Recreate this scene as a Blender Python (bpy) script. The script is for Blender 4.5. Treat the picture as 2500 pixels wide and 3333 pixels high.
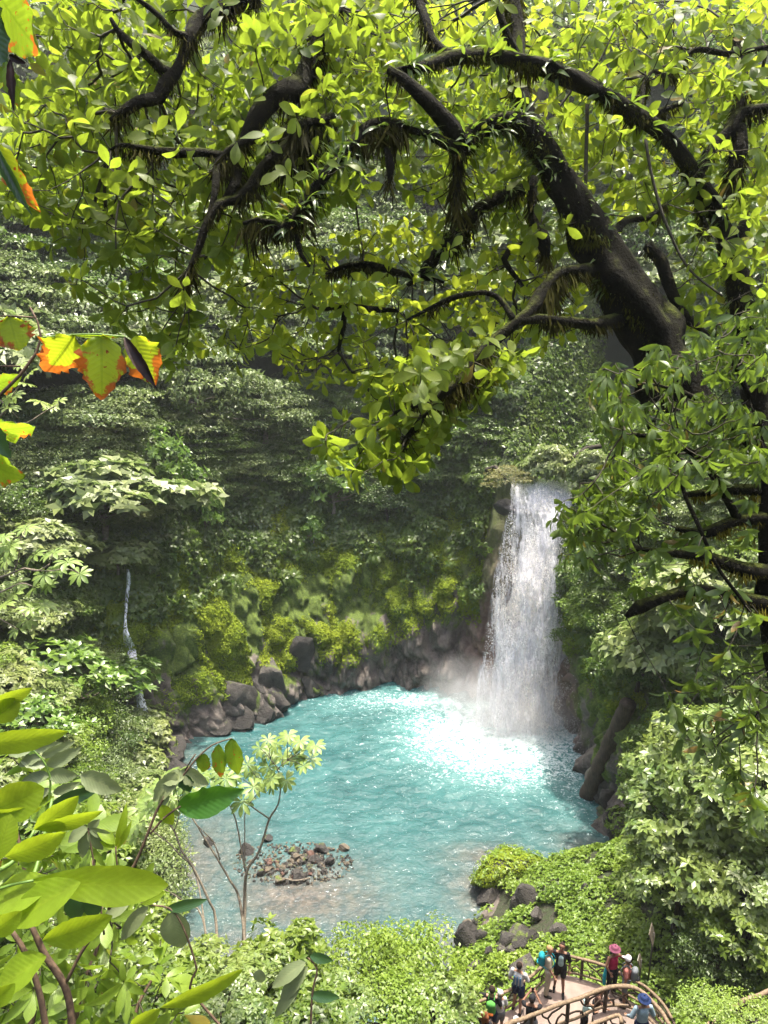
import bpy, math, random
import numpy as np
from mathutils import Vector, Matrix, noise

for _o in list(bpy.data.objects):
    bpy.data.objects.remove(_o, do_unlink=True)
SC = bpy.context.scene
COL = SC.collection
rng = np.random.default_rng(11)
random.seed(11)
PI = math.pi
R = math.radians

# ------------------------------------------------------------------ camera, light, exposure
CAM_H, PITCH, FPX = 24.0, R(15), 2380.0
cd = bpy.data.cameras.new('camera')
cam = bpy.data.objects.new('camera', cd)
COL.objects.link(cam)
cam.location = (0, 0, CAM_H)
cam.rotation_euler = (R(90) - PITCH, 0, 0)
cd.sensor_fit = 'VERTICAL'
cd.sensor_height = 36.0
cd.lens = 36.0 * FPX / 3333.0
cd.clip_start = 0.05
cd.clip_end = 3000
SC.camera = cam

SUN_EL, SUN_AZ = 80.0, 34.0          # azimuth clockwise from +Y (the way the camera looks)
w = bpy.data.worlds.new('World')
SC.world = w
w.use_nodes = True
nt = w.node_tree
nt.nodes.clear()
sky = nt.nodes.new('ShaderNodeTexSky')
sky.sky_type = 'NISHITA'
sky.sun_disc = False
sky.sun_elevation = R(SUN_EL)
sky.sun_rotation = R(SUN_AZ)
sky.dust_density = 6.0
sky.air_density = 0.8
sky.ozone_density = 1.0
bg = nt.nodes.new('ShaderNodeBackground')
bg.inputs['Strength'].default_value = 0.15
wo = nt.nodes.new('ShaderNodeOutputWorld')
nt.links.new(sky.outputs[0], bg.inputs[0])
nt.links.new(bg.outputs[0], wo.inputs[0])

sl = bpy.data.lights.new('sun', 'SUN')
sl.energy = 2.8
sl.angle = R(0.6)
sl.color = (1.0, 0.94, 0.82)
sun = bpy.data.objects.new('sun', sl)
COL.objects.link(sun)
_d = Vector((math.sin(R(SUN_AZ)) * math.cos(R(SUN_EL)), math.cos(R(SUN_AZ)) * math.cos(R(SUN_EL)), math.sin(R(SUN_EL))))
sun.rotation_euler = _d.to_track_quat('Z', 'Y').to_euler()
sun.location = (0, 0, 90)

SC.view_settings.view_transform = 'Standard'
SC.view_settings.look = 'None'
SC.view_settings.gamma = 1.0
SC.view_settings.exposure = 2.05
SC.view_settings.use_curve_mapping = False
SC.render.engine = 'CYCLES'
cy = SC.cycles
cy.use_denoising = True
cy.max_bounces = 7
cy.diffuse_bounces = 3
cy.glossy_bounces = 2
cy.transmission_bounces = 5
cy.transparent_max_bounces = 14
cy.volume_bounces = 1
cy.sample_clamp_indirect = 6.0
cy.caustics_reflective = False
cy.caustics_refractive = False

# ------------------------------------------------------------------ helpers
def tag(o, label=None, cat=None, group=None, kind=None):
    if label: o['label'] = label
    if cat: o['category'] = cat
    if group: o['group'] = group
    if kind: o['kind'] = kind
    return o

def link(name, me, parent=None, mat=None, M=None):
    o = bpy.data.objects.new(name, me)
    COL.objects.link(o)
    if parent is not None:
        o.parent = parent
    if M is not None:
        o.matrix_local = M
    return o

def empty(name, loc, rz=0, label=None, cat=None, group=None):
    o = bpy.data.objects.new(name, None)
    COL.objects.link(o)
    o.location = loc
    o.rotation_euler = (0, 0, rz)
    o.empty_display_size = 0.2
    return tag(o, label, cat, group)

def mesh_np(name, V, F, uv=None, mats=(), smooth=True, midx=None, attrs=None):
    """V (n,3); F = list of int arrays (m,3) or (m,4); uv per vertex (n,2)"""
    me = bpy.data.meshes.new(name)
    V = np.asarray(V, dtype=np.float32)
    if not isinstance(F, (list, tuple)):
        F = [F]
    F = [np.asarray(f, dtype=np.int32) for f in F if len(f)]
    nl = sum(f.size for f in F)
    npl = sum(len(f) for f in F)
    me.vertices.add(len(V)); me.loops.add(nl); me.polygons.add(npl)
    me.vertices.foreach_set('co', V.ravel())
    li = np.concatenate([f.ravel() for f in F])
    me.loops.foreach_set('vertex_index', li)
    tot = np.concatenate([np.full(len(f), f.shape[1], dtype=np.int32) for f in F])
    st = np.concatenate([[0], np.cumsum(tot)[:-1]]).astype(np.int32)
    me.polygons.foreach_set('loop_start', st)
    if midx is not None:
        me.polygons.foreach_set('material_index', np.asarray(midx, dtype=np.int32))
    if smooth:
        me.polygons.foreach_set('use_smooth', np.ones(npl, dtype=bool))
    if uv is not None:
        ul = me.uv_layers.new(name='UVMap')
        ul.data.foreach_set('uv', np.asarray(uv, dtype=np.float32)[li].ravel())
    if attrs:
        for k, a in attrs.items():
            at = me.attributes.new(k, 'FLOAT', 'POINT')
            at.data.foreach_set('value', np.asarray(a, dtype=np.float32))
    for m in mats:
        me.materials.append(m)
    me.update(calc_edges=True)
    return me

def nrmz(a):
    a = np.asarray(a, dtype=float)
    return a / np.maximum(np.linalg.norm(a, axis=-1, keepdims=True), 1e-9)

def frames(d, n):
    """matrices whose columns are x, y=d, z~n"""
    y = nrmz(d)
    x = nrmz(np.cross(y, n))
    z = np.cross(x, y)
    return np.stack([x, y, z], axis=-1)

def rand_dir(n, r=rng):
    return nrmz(r.normal(size=(n, 3)))

# image pixel of the photograph (2500 x 3333) to a place in the world at a chosen height or distance
def _ray(x, y):
    u = (x - 1250) / FPX; v = (y - 1666.5) / FPX
    return np.array((u, math.cos(PITCH) - math.sin(PITCH) * v, -math.sin(PITCH) - math.cos(PITCH) * v))
def at_z(x, y, z=0.0):
    d = _ray(x, y); return np.array((0, 0, CAM_H)) + d * ((z - CAM_H) / d[2])
def at_y(x, y, Y):
    d = _ray(x, y); return np.array((0, 0, CAM_H)) + d * (Y / d[1])
def at_d(x, y, D):
    """D = distance along the viewing axis"""
    return np.array((0, 0, CAM_H)) + _ray(x, y) * D
OS = 2500 / 1659.0
def ov(x, y, D):
    return at_d(x * OS, y * OS, D)

# ------------------------------------------------------------------ materials
def new_mat(name):
    m = bpy.data.materials.new(name)
    m.use_nodes = True
    m.node_tree.nodes.clear()
    return m, m.node_tree

class NB:
    def __init__(s, nt): s.nt = nt
    def n(s, t, **kw):
        x = s.nt.nodes.new('ShaderNode' + t)
        for k, v in kw.items():
            if k in x.inputs: x.inputs[k].default_value = v
            else: setattr(x, k, v)
        return x
    def l(s, a, b): s.nt.links.new(a, b)
    def math(s, op, a, b=None, c=None, clamp=False):
        x = s.nt.nodes.new('ShaderNodeMath'); x.operation = op; x.use_clamp = clamp
        for i, q in enumerate((a, b, c)):
            if q is None: continue
            if isinstance(q, (int, float)): x.inputs[i].default_value = q
            else: s.l(q, x.inputs[i])
        return x.outputs[0]
    def mix(s, f, a, b, mode='MIX'):
        x = s.nt.nodes.new('ShaderNodeMix'); x.data_type = 'RGBA'; x.blend_type = mode
        for i, q in ((0, f), (6, a), (7, b)):
            if isinstance(q, (int, float)): x.inputs[i].default_value = q
            elif isinstance(q, (tuple, list)): x.inputs[i].default_value = tuple(q[:3]) + (1,)
            else: s.l(q, x.inputs[i])
        return x.outputs[2]
    def ramp(s, f, stops):
        x = s.nt.nodes.new('ShaderNodeValToRGB')
        e = x.color_ramp.elements
        while len(e) > 1: e.remove(e[-1])
        e[0].position = stops[0][0]; e[0].color = col4(stops[0][1])
        for p, c in stops[1:]:
            k = e.new(p); k.color = col4(c)
        s.l(f, x.inputs[0])
        return x.outputs[0]
    def noise(s, vec=None, scale=5, detail=4, rough=.55, dist=0):
        x = s.nt.nodes.new('ShaderNodeTexNoise')
        x.inputs['Scale'].default_value = scale; x.inputs['Detail'].default_value = detail
        x.inputs['Roughness'].default_value = rough; x.inputs['Distortion'].default_value = dist
        if vec is not None: s.l(vec, x.inputs['Vector'])
        return x.outputs[0]
    def mapping(s, vec, scale=(1, 1, 1), loc=(0, 0, 0)):
        x = s.nt.nodes.new('ShaderNodeMapping')
        x.inputs['Scale'].default_value = scale; x.inputs['Location'].default_value = loc
        s.l(vec, x.inputs['Vector'])
        return x.outputs[0]
    def bump(s, h, strength=.5, dist=.05, nrm=None):
        x = s.nt.nodes.new('ShaderNodeBump')
        x.inputs['Strength'].default_value = strength; x.inputs['Distance'].default_value = dist
        s.l(h, x.inputs['Height'])
        if nrm is not None: s.l(nrm, x.inputs['Normal'])
        return x.outputs[0]
    def out(s, sh, vol=None):
        o = s.nt.nodes.new('ShaderNodeOutputMaterial')
        if sh is not None: s.l(sh, o.inputs[0])
        if vol is not None: s.l(vol, o.inputs[1])

def col4(c):
    if isinstance(c, (int, float)): return (c, c, c, 1)
    return tuple(c[:3]) + (1,)

def leaf_mat(name, cols, trans=(.35, .55, .05), tmix=.42, rough=.42, spec=.5, veins=False, spots=None, coat=0.0, aged=False):
    m, t = new_mat(name); b = NB(t)
    geo = b.n('NewGeometry')
    oi = b.n('ObjectInfo')
    rr = b.math('FRACT', b.math('ADD', geo.outputs['Random Per Island'], b.math('MULTIPLY', oi.outputs['Random'], 0.37)))
    n = len(cols)
    base = b.ramp(rr, [(i / max(1, n - 1), c) for i, c in enumerate(cols)] if not aged else [(i / n, c) for i, c in enumerate(cols)] + [(.955, cols[-1]), (.965, (.20, .13, .02)), (1, (.16, .06, .015))])
    nz = b.noise(geo.outputs['Position'], 0.35, 2)
    base = b.mix(b.math('MULTIPLY', b.math('SUBTRACT', nz, .38, clamp=True), 1.6, clamp=True), base, (cols[-1][0] * 1.25, cols[-1][1] * 1.1, cols[-1][2] * .8))
    tcol = b.mix(.5, base, tuple(c for c in trans))
    nrm = None
    if veins:
        uv = b.n('UVMap')
        sp = b.n('SeparateXYZ'); b.l(uv.outputs[0], sp.inputs[0])
        ax = b.math('ABSOLUTE', b.math('SUBTRACT', sp.outputs[0], .5))
        wv = b.math('SINE', b.math('MULTIPLY', b.math('SUBTRACT', sp.outputs[1], b.math('MULTIPLY', ax, .55)), 72.0))
        rib = b.math('MULTIPLY', b.math('SUBTRACT', wv, .8, clamp=True), 5.0)
        mid = b.math('LESS_THAN', ax, .022)
        ve = b.math('MAXIMUM', b.math('MULTIPLY', rib, .55), mid)
        base = b.mix(b.math('MULTIPLY', ve, .35), base, (cols[-1][0] * 1.6, cols[-1][1] * 1.35, cols[-1][2] * 1.3))
        tcol = b.mix(b.math('MULTIPLY', ve, .6), tcol, (trans[0] * .35, trans[1] * .42, trans[2] * .4))
        nrm = b.bump(b.math('SUBTRACT', b.math('MULTIPLY', wv, .5), b.math('MULTIPLY', mid, 1.5)), .10, .003)
        if spots:
            s1 = b.noise(geo.outputs['Position'], 22, 5, .65)
            edge = b.math('ADD', b.math('MULTIPLY', ax, .9), b.math('MULTIPLY', sp.outputs[1], .75))
            sm = b.math('ADD', edge, b.math('MULTIPLY', b.math('SUBTRACT', s1, .5), 2.4))
            sm = b.ramp(sm, [(0, 0), (spots, 0), (spots + .14, 1)])
            s2 = b.ramp(b.noise(geo.outputs['Position'], 70, 2, .5), [(0, 0), (.66, 0), (.69, 1)])
            sm = b.math('MAXIMUM', sm, s2)
            brown = b.ramp(s1, [(.3, (.10, .025, .008)), (.6, (.30, .075, .012))])
            base = b.mix(sm, base, brown)
            tcol = b.mix(sm, tcol, b.ramp(s1, [(.3, (.16, .03, .005)), (.6, (.60, .17, .02))]))
    if veins:
        mot = b.ramp(b.noise(geo.outputs['Position'], 9, 4, .7), [(.3, .72), (.7, 1.12)])
        base = b.mix(1.0, base, mot, 'MULTIPLY'); tcol = b.mix(1.0, tcol, mot, 'MULTIPLY')
    p = b.n('BsdfPrincipled')
    b.l(base, p.inputs['Base Color'])
    p.inputs['Roughness'].default_value = rough
    p.inputs['Specular IOR Level'].default_value = spec
    if coat: p.inputs['Coat Weight'].default_value = coat
    tr = b.n('BsdfTranslucent')
    b.l(tcol, tr.inputs['Color'])
    if nrm is not None:
        b.l(nrm, p.inputs['Normal']); b.l(nrm, tr.inputs['Normal'])
    mx = b.n('MixShader'); mx.inputs[0].default_value = tmix
    b.l(p.outputs[0], mx.inputs[1]); b.l(tr.outputs[0], mx.inputs[2])
    b.out(mx.outputs[0])
    return m

def simple_mat(name, c1, c2=None, scale=8, rough=.8, bump=.3, bd=.01, spec=.3, stretch=(1, 1, 1), detail=5):
    m, t = new_mat(name); b = NB(t)
    tc = b.n('TexCoord')
    v = b.mapping(tc.outputs['Object'], stretch)
    nz = b.noise(v, scale, detail, .6)
    p = b.n('BsdfPrincipled')
    if c2 is None: c2 = tuple(x * .6 for x in c1)
    b.l(b.ramp(nz, [(.3, c2), (.68, c1)]), p.inputs['Base Color'])
    p.inputs['Roughness'].default_value = rough
    p.inputs['Specular IOR Level'].default_value = spec
    if bump: b.l(b.bump(nz, bump, bd), p.inputs['Normal'])
    b.out(p.outputs[0])
    return m

# ------------------------------------------------------------------ leaves and foliage
def leaf_tpl(L=1.0, W=.4, shape='ovate', n=4, fold=.18, droop=.25, stem=0.0, rag=0.0, seed=0, tipcurl=0.0, cross=1):
    """one leaf along +Y from the origin, facing +Z; returns V, quads, uv"""
    r = np.random.default_rng(seed)
    us = np.linspace(0, 1, n + 1)
    pk = {'ovate': .42, 'obovate': .64, 'lance': .45, 'oval': .5, 'paddle': .6}[shape]
    k = math.log(.5) / math.log(pk)
    wd = np.sin(PI * np.clip(us, 0, 1) ** k) ** ({'lance': .9, 'obovate': .8, 'paddle': .62}.get(shape, .75))
    wd[0] = .05; wd[-1] = .04
    if shape == 'obovate': wd[-1] = .16
    V, U = [], []
    ang = 0
    y = stem; z = 0.0
    cs = [-1 + 2 * i / (2 * cross) for i in range(2 * cross + 1)]
    for i, u in enumerate(us):
        hw = W * L * .5 * wd[i]
        for c in cs:
            q = 1.0
            if rag and 0 < i < n and abs(c) == 1: q = 1 - rag * r.random()
            zz = z + fold * hw * (abs(c) ** 1.4) + (rag * .12 * L * W * r.normal() if abs(c) == 1 else 0)
            V.append((c * hw * q, y, zz)); U.append((.5 + .5 * c * (.15 + .85 * wd[i]), u))
        ang = -droop * (u ** 1.2) * 2.0 - tipcurl * max(0, u - .6) * 4
        y += L / n * math.cos(ang); z += L / n * math.sin(ang)
    F = []
    m = len(cs)
    for i in range(n):
        for j in range(m - 1):
            a = i * m + j
            F.append((a, a + 1, a + m + 1, a + m))
    return np.array(V), np.array(F), np.array(U)

def diamond(w, droop=.2, fold=.2):
    V = np.array([(0, 0, 0), (.5 * w, .45, fold * w), (0, 1, -droop), (-.5 * w, .45, fold * w)], float)
    return V, np.array([(0, 1, 2, 3)]), np.array([(.5, 0), (1, .45), (.5, 1), (0, .45)])

def bake(tpl, M, T, S=None):
    """place copies of a template: M (N,3,3), T (N,3), S (N,)"""
    V, F, U = tpl
    N = len(T)
    if S is not None: M = M * np.asarray(S)[:, None, None]
    VV = np.einsum('nij,vj->nvi', M, V) + np.asarray(T)[:, None, :]
    FF = F[None] + (np.arange(N) * len(V))[:, None, None]
    return VV.reshape(-1, 3), FF.reshape(-1, F.shape[1]), np.tile(U, (N, 1))

def merge(parts):
    V, F, U = [], [], []
    o = 0
    for v, f, u in parts:
        V.append(v); F.append(f + o); U.append(u); o += len(v)
    return np.concatenate(V), np.concatenate(F), np.concatenate(U)

def rosettes(P, axis, k, elev=(10, 50), S=(.8, 1.2), rnd=rng, offset=0.0, drop=0.0):
    """k leaves round every point P with the twig axis 'axis'; returns M, T, S"""
    N = len(P)
    a = nrmz(axis)
    ref = np.where(np.abs(a[:, 2:3]) < .9, np.array([[0, 0, 1.]]), np.array([[1., 0, 0]]))
    x = nrmz(np.cross(a, ref)); y = np.cross(a, x)
    ph = rnd.random((N, 1)) * 2 * PI + np.arange(k)[None] * 2.4 + rnd.normal(0, .2, (N, k))
    el = np.radians(rnd.uniform(elev[0], elev[1], (N, k)))
    rad = x[:, None] * np.cos(ph)[..., None] + y[:, None] * np.sin(ph)[..., None]
    d = rad * np.cos(el)[..., None] + a[:, None] * np.sin(el)[..., None]
    d[..., 2] -= drop
    d = nrmz(d)
    n = a[:, None] * np.cos(el)[..., None] - rad * np.sin(el)[..., None] + rnd.normal(0, .18, (N, k, 3))
    T = np.repeat(P[:, None], k, 1) + a[:, None] * (rnd.uniform(-1, 1, (N, k, 1)) * offset)
    s = rnd.uniform(S[0], S[1], (N, k))
    return frames(d.reshape(-1, 3), n.reshape(-1, 3)), T.reshape(-1, 3), s.ravel()

# tubes -------------------------------------------------------------
def tube(P, Rad, sides=8, rough=0.0, seed=0, cap=True, freq=3.0):
    P = np.asarray(P, float); Rad = np.asarray(Rad, float)
    n = len(P)
    t = np.gradient(P, axis=0); t = nrmz(t)
    ref = np.array([0, 0, 1.]) if abs(t[0][2]) < .9 else np.array([1., 0, 0])
    x = nrmz(np.cross(t[0], ref)); V = []
    for i in range(n):
        x = nrmz(x - t[i] * np.dot(x, t[i])); y = np.cross(t[i], x)
        for k in range(sides):
            a = 2 * PI * k / sides
            r = Rad[i]
            d = x * math.cos(a) + y * math.sin(a)
            if rough:
                r = r * (1 + rough * noise.noise(Vector(P[i] * freq + d * 1.3 + seed)))
            V.append(P[i] + d * r)
    F = []
    for i in range(n - 1):
        for k in range(sides):
            k2 = (k + 1) % sides
            F.append((i * sides + k, i * sides + k2, (i + 1) * sides + k2, (i + 1) * sides + k))
    V = np.array(V)
    if cap:
        c0 = len(V); V = np.vstack([V, P[0] - t[0] * Rad[0] * .3, P[-1] + t[-1] * Rad[-1] * .3])
        for k in range(sides):
            k2 = (k + 1) % sides
            F.append((c0, k2, k, c0)); F.append((c0 + 1, (n - 1) * sides + k, (n - 1) * sides + k2, c0 + 1))
    F = np.array(F)
    U = np.stack([np.tile(np.linspace(0, 1, sides), n + (1 if cap else 0))[:len(V)], np.repeat(np.linspace(0, 1, n + 1), sides)[:len(V)]], -1)
    if len(U) < len(V): U = np.vstack([U, np.zeros((len(V) - len(U), 2))])
    return V, F, U

def split_tris(F):
    """quads whose last index repeats the first are triangles"""
    d = F[:, 0] == F[:, 3]
    return [F[~d], F[d][:, :3]]

def resample(P, step):
    P = np.asarray(P, float)
    # catmull-rom
    Q = np.vstack([2 * P[0] - P[1], P, 2 * P[-1] - P[-2]])
    out = []
    for i in range(1, len(Q) - 2):
        L = np.linalg.norm(Q[i + 1][:3] - Q[i][:3]); m = max(1, int(L / step))
        for k in range(m):
            t = k / m
            out.append(.5 * ((2 * Q[i]) + (-Q[i - 1] + Q[i + 1]) * t + (2 * Q[i - 1] - 5 * Q[i] + 4 * Q[i + 1] - Q[i + 2]) * t * t + (-Q[i - 1] + 3 * Q[i] - 3 * Q[i + 1] + Q[i + 2]) * t ** 3))
    out.append(Q[-2])
    return np.array(out)

def branch_tube(pts, step=.08, sides=8, rough=.25, seed=0, wob=.0):
    """pts (n,4) = xyz + radius"""
    Q = resample(pts, step)
    if wob:
        for i in range(len(Q)):
            Q[i, :3] += np.array(noise.noise_vector(Vector(Q[i, :3] * 2.2 + seed))) * wob
    return tube(Q[:, :3], np.maximum(Q[:, 3], .002), sides, rough, seed), Q

def obj_from(name, parts, mat, parent=None, smooth=True, attrs=None):
    V, F, U = merge(parts) if isinstance(parts, list) else parts
    if F.shape[1] == 4: F = split_tris(F)
    else: F = [F]
    me = mesh_np(name, V, F, U, [mat] if not isinstance(mat, (list, tuple)) else mat, smooth, attrs=attrs)
    return link(name, me, parent)

def mst_twigs(P, roots, r_tip=.004, bias=.5, sag=.06, gain=.42, rmax=.03, rnd=rng):
    """grow twigs joining points P to the root points; returns tubes and the direction at every point"""
    n = len(P)
    best = np.full(n, 1e9); par = np.full(n, -1); path = np.zeros(n)
    for s in range(0, len(roots), 400):
        dd = np.linalg.norm(P[:, None] - roots[None, s:s + 400], axis=2)
        j = dd.argmin(1); m = dd[np.arange(n), j]
        u = m < best
        best[u] = m[u]; par[u] = -(s + j[u]) - 2
    pd = best.copy()
    done = np.zeros(n, bool); order = []
    for _ in range(n):
        c = np.where(done, 1e9, best); i = int(c.argmin())
        done[i] = True; order.append(i)
        pl = pd[i]
        d = np.linalg.norm(P - P[i], axis=1)
        cost = d + bias * pl
        u = (~done) & (cost < best)
        best[u] = cost[u]; par[u] = i; pd[u] = pl + d[u]
    w_ = np.ones(n)
    for i in reversed(order):
        if par[i] >= 0: w_[par[i]] += w_[i]
    parts = []; dirs = np.zeros((n, 3))
    for i in order:
        a = P[par[i]] if par[i] >= 0 else roots[-par[i] - 2]
        b_ = P[i]; v = b_ - a; L = np.linalg.norm(v) + 1e-6
        mid = (a + b_) / 2 + rnd.normal(0, .06, 3) * L + np.array([0, 0, -sag * L])
        r1 = min(rmax, r_tip * w_[i] ** gain); r0 = min(rmax, r1 * 1.12)
        parts.append(tube([a, (a + mid) / 2 + rnd.normal(0, .015, 3) * L, mid, (b_ + mid) / 2 + rnd.normal(0, .015, 3) * L, b_], [r0, r0, (r0 + r1) / 2, r1, r1], 4, cap=False))
        dirs[i] = (b_ - mid) / L
    return parts, nrmz(dirs)

def in_poly(x, y, poly):
    c = np.zeros(len(x), bool)
    p = np.array(poly, float); j = len(p) - 1
    for i in range(len(p)):
        k = ((p[i, 1] > y) != (p[j, 1] > y)) & (x < (p[j, 0] - p[i, 0]) * (y - p[i, 1]) / (p[j, 1] - p[i, 1] + 1e-12) + p[i, 0])
        c ^= k; j = i
    return c

def sample_poly(poly, n, rnd=rng, mind=0):
    p = np.array(poly, float); lo, hi = p.min(0), p.max(0); out = []
    tries = 0
    while len(out) < n and tries < 60:
        q = rnd.uniform(lo, hi, (n, 2)); q = q[in_poly(q[:, 0], q[:, 1], poly)]
        for a in q:
            if mind and len(out) and (np.sum((np.array(out) - a) ** 2, 1).min() < mind * mind): continue
            out.append(a)
            if len(out) >= n: break
        tries += 1
    return np.array(out)
# ------------------------------------------------------------------ terrain
CX, CY = -0.5, 33.5
SHORE = [(11.0, 29.3), (11.1, 32), (11.6, 35.2), (11.5, 37.6), (11.1, 39.2), (10.6, 40.8), (8.6, 42.0), (6.4, 43.7), (3.1, 44.3), (1.0, 44.6),
         (-2.1, 44.1), (-4.2, 43.2), (-5.9, 42.1), (-6.9, 40.8), (-9.1, 39.2), (-11.7, 37.9), (-13.6, 36.8), (-13.4, 33.6),
         (-11.4, 31), (-9.8, 28.5), (-9.5, 26.6), (-9.2, 25.0), (-9, 22), (-6, 20.2), (0, 20.2), (2.2, 21.8), (3.2, 23.4), (3.8, 24.6), (4.4, 25.8),
         (4.5, 27.0), (6.6, 28.0), (8.7, 27.8), (10.3, 28.0)]
sa = np.array([(math.degrees(math.atan2(y - CY, x - CX)), math.hypot(x - CX, y - CY)) for x, y in SHORE])
sa = sa[np.argsort(sa[:, 0])]
OUT_T = [(1500, 3290), (1536, 3271), (1584, 3252), (1635, 3233), (1669, 3217), (1702, 3196), (1740, 3168), (1768, 3140), (1800, 3118), (1825, 3110), (1850, 3109), (1890, 3119), (1924, 3128), (1972, 3145), (2008, 3162), (2048, 3185), (2082, 3204), (2120, 3227), (2154, 3261), (2180, 3300), (2200, 3340)]
PZ = 4.6
outer = np.array([at_z(x, y, PZ + .75)[:2] for x, y in OUT_T])
_pc = outer.mean(0) + np.array([0, -1.5])
DECK = [tuple(_pc + (np.array(p) - _pc) * 1.06) for p in outer] + [(outer[-1][0] + .2, 12.8), (outer[0][0] - .3, 12.8)]
def on_deck(P): return in_poly(P[:, 0], P[:, 1], DECK)
def r_shore(th):
    return np.interp(th, sa[:, 0], sa[:, 1], period=360)

# profiles: (distance beyond the shore line, height)
PROF = {
 -180: [(-2, -1.6), (0, 0), (1.6, 1.6), (3.2, 4), (5, 7.5), (7.5, 12), (11, 16), (22, 27), (45, 48), (90, 85)],
 -150: [(-2, -1.2), (0, 0), (1.6, 1.0), (3.2, 2.5), (6, 5), (9, 8), (13, 12), (22, 21), (45, 40), (90, 70)],
 -115: [(-2, -.9), (0, 0), (1, .7), (2.5, 2.0), (5, 5.0), (8, 8.3), (11, 11.5), (20, 20), (40, 30), (90, 60)],
 -90:  [(-2, -.8), (0, 0), (1, .6), (2.4, 2.0), (4.4, 4.4), (6.4, 6.8), (9, 9.6), (19, 20.5), (40, 27), (90, 45)],
 -80:  [(-2, -.8), (0, 0), (1, .7), (3, 2.0), (5.5, 3.9), (7, 4.2), (10.5, 5.2), (19, 19), (40, 27), (90, 45)],
 -72:  [(-2, -.8), (0, 0), (1, .8), (3, 2.0), (5.5, 3.8), (8, 4.2), (11.5, 4.4), (19, 17), (40, 27), (90, 45)],
 -60:  [(-2, -.8), (0, 0), (1.5, 1.0), (4, 2.4), (7, 4.0), (9.5, 4.5), (13.5, 6.8), (22, 18), (40, 29), (90, 50)],
 -45:  [(-2, -.8), (0, 0), (1.5, 1.0), (4, 2.4), (7, 4.4), (11, 8.0), (16, 14), (24, 23), (45, 38), (90, 62)],
 -30:  [(-2, -.8), (0, 0), (1.2, 1.0), (3, 2.6), (6, 6.0), (9, 10), (14, 15), (24, 24), (45, 42), (90, 70)],
 -20:  [(-.6, -1.5), (0, 0), (.4, 2.2), (.9, 4.2), (2.2, 7.0), (4.5, 10.5), (8, 15), (16, 24), (42, 48), (95, 95)],
 0:    [(-.4, -1.5), (0, 0), (.2, 3.0), (.4, 6.0), (1.0, 9.5), (2.5, 13), (6, 18.5), (15, 28), (42, 54), (95, 98)],
 24:   [(-.2, -1.5), (0, 0), (-.2, 3.5), (-.3, 7.0), (.0, 11), (1.0, 14.5), (5, 20), (14, 30), (42, 56), (95, 100)],
 31:   [(-.2, -1.5), (0, 0), (-.1, 3.5), (.0, 7.0), (.2, 11), (1.0, 14.5), (5, 19), (14, 28), (42, 54), (95, 100)],
 36:   [(-.2, -1.5), (.6, 0), (.7, 3.5), (.9, 7.0), (1.1, 10.6), (1.6, 13.4), (6, 14.4), (14, 17), (42, 48), (95, 98)],
 50:   [(-.2, -1.5), (.6, 0), (.7, 3.5), (.9, 7.0), (1.1, 10.6), (1.6, 13.4), (6, 14.4), (14, 18), (42, 48), (95, 98)],
 56:   [(-.2, -1.5), (0, 0), (.1, 3.5), (.3, 7.0), (.9, 11.5), (2.2, 15.5), (5.6, 19), (15, 28), (42, 54), (95, 100)],
 66:   [(-.2, -1.5), (0, 0), (.4, 3.5), (1.4, 7.0), (3.3, 11.5), (5.8, 15.5), (8.5, 19), (17, 28), (43, 54), (95, 100)],
 90:   [(-.2, -1.5), (0, 0), (.8, 3.0), (2.4, 6.0), (4.6, 10), (7.4, 15.0), (10, 19.5), (18, 29), (44, 56), (95, 100)],
 128:  [(-.3, -1.5), (0, 0), (1.4, 3.0), (3.0, 6.0), (5.2, 10), (8.0, 15.0), (10.6, 19.5), (19, 29), (46, 54), (95, 96)],
 150:  [(-.5, -1.5), (0, 0), (1.4, 3.0), (2.7, 6.0), (4.4, 10), (6.8, 15.0), (10, 19.5), (20, 29), (46, 52), (95, 92)],
 168:  [(-1, -1.5), (0, 0), (1.4, 2.4), (2.6, 5.0), (4.2, 9), (6.4, 14.0), (10, 18.5), (21, 28), (46, 50), (95, 90)],
}
pk = sorted(PROF)
pt = np.array(pk + [180.]); pv = np.array([PROF[k] for k in pk] + [PROF[-180]], float)   # (K,10,2)
NL = pv.shape[1]
def prof(th):
    out = np.empty((len(th), NL, 2))
    for l in range(NL):
        for c in range(2):
            out[:, l, c] = np.interp(th, pt, pv[:, l, c])
    return out

def terrain_xyz(TH, S):
    """TH, S arrays (n,), S in level units 0..NL-1"""
    p = prof(TH)
    i = np.clip(S.astype(int), 0, NL - 2); f = S - i
    ar = np.arange(len(TH))
    d = p[ar, i, 0] * (1 - f) + p[ar, i + 1, 0] * f
    z = p[ar, i, 1] * (1 - f) + p[ar, i + 1, 1] * f
    rr = r_shore(TH) + d
    return np.stack([CX + rr * np.cos(np.radians(TH)), CY + rr * np.sin(np.radians(TH)), z], -1)

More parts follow.
